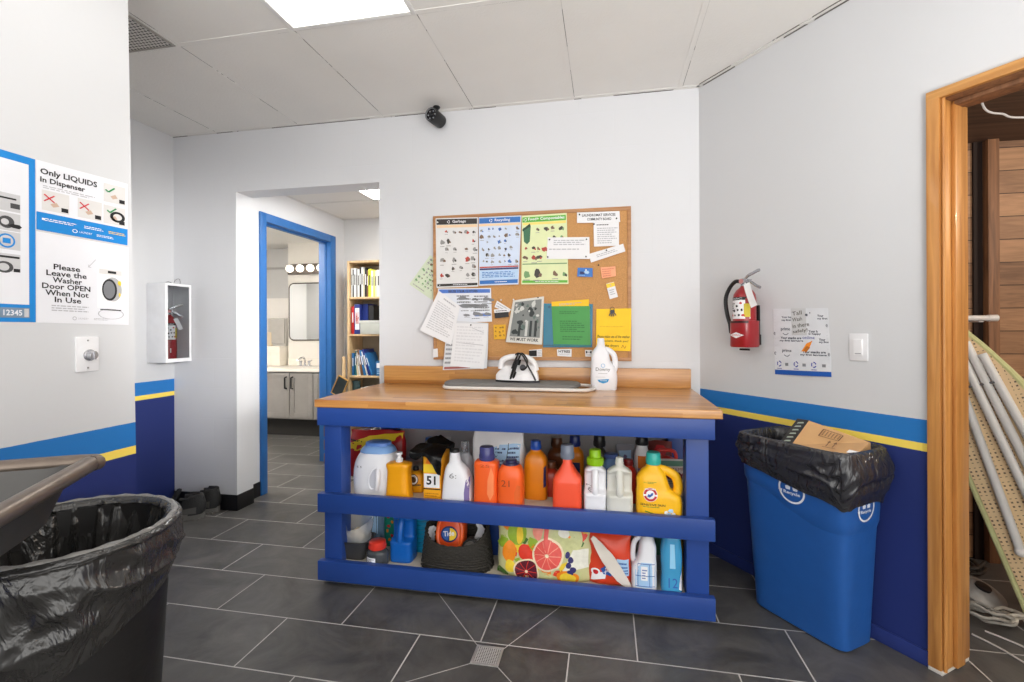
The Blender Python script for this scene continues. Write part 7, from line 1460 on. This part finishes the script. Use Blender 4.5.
# ================================================================== LIGHT, CAMERA
sc_ = bpy.context.scene
w = bpy.data.worlds.new('daylight'); sc_.world = w; w.use_nodes = True
bg = w.node_tree.nodes['Background']; bg.inputs[0].default_value = (1.0, 0.985, 0.96, 1); bg.inputs[1].default_value = WORLD
def lamp(name, loc, rot, size, power, color=(1, .98, .95)):
    l = bpy.data.lights.new(name, 'AREA'); l.shape = 'RECTANGLE'; l.size, l.size_y = size; l.energy = power; l.color = color
    o = bpy.data.objects.new(name, l); C.objects.link(o); o.location = loc; o.rotation_euler = rot; return o
pl = bpy.data.lights.new('cedar_fill', 'POINT'); pl.energy = CEDAR; pl.shadow_soft_size = .05; pl.color = (1, .9, .78)  # unseen point light added to brighten the cedar room
po = bpy.data.objects.new('cedar_fill', pl); C.objects.link(po); po.location = (2.75, 1.6, 2.0)
fl = bpy.data.lights.new('fill_spot', 'SPOT'); fl.energy = FILL; fl.spot_size = math.radians(150); fl.spot_blend = 1.0; fl.shadow_soft_size = .3; fl.color = (1, .985, .97)  # wide spot added as fill to brighten the ceiling
fo = bpy.data.objects.new('fill_spot', fl); C.objects.link(fo); fo.location = (1.05, -0.25, 0.95); fo.rotation_euler = (math.radians(180-24), 0, math.radians(20))
fo2 = bpy.data.objects.new('fill_spot', fl.copy()); fo2.data.energy = FILL2; C.objects.link(fo2); fo2.location = (-.1, -.8, .95); fo2.rotation_euler = (math.radians(180-24), 0, math.radians(15))  # second added fill spot, weaker
fo3 = bpy.data.objects.new('recess_fill', fl.copy()); fo3.data.energy = FILL3; fo3.data.spot_size = math.radians(27); fo3.data.spot_blend = .9; C.objects.link(fo3); fo3.location = (1.35, .2, 1.55)  # narrow spot added to lift the dim recess and pier
fo3.rotation_euler = (Vector((-2.6, 2.8, 1.3))-Vector(fo3.location)).to_track_quat('-Z', 'Y').to_euler()
cam = bpy.data.cameras.new('camera'); cam.sensor_width = 36; cam.lens = F/1024*36; cam.shift_y = -(341-V0)/1024; cam.clip_start = .02
co = bpy.data.objects.new('camera', cam); C.objects.link(co)
co.matrix_world = Matrix.Translation(EYEV) @ Matrix.Rotation(YAW, 4, 'Z') @ Matrix.Rotation(PI/2, 4, 'X') @ Matrix.Rotation(ROLL, 4, 'Z')
sc_.camera = co
vs = sc_.view_settings; vs.view_transform = 'Standard'; vs.look = 'None'; vs.exposure = EXPO; vs.gamma = 1; vs.use_curve_mapping = False
sc_.cycles.use_denoising = True; sc_.cycles.max_bounces = 8; sc_.cycles.diffuse_bounces = 6; sc_.cycles.transparent_max_bounces = 12
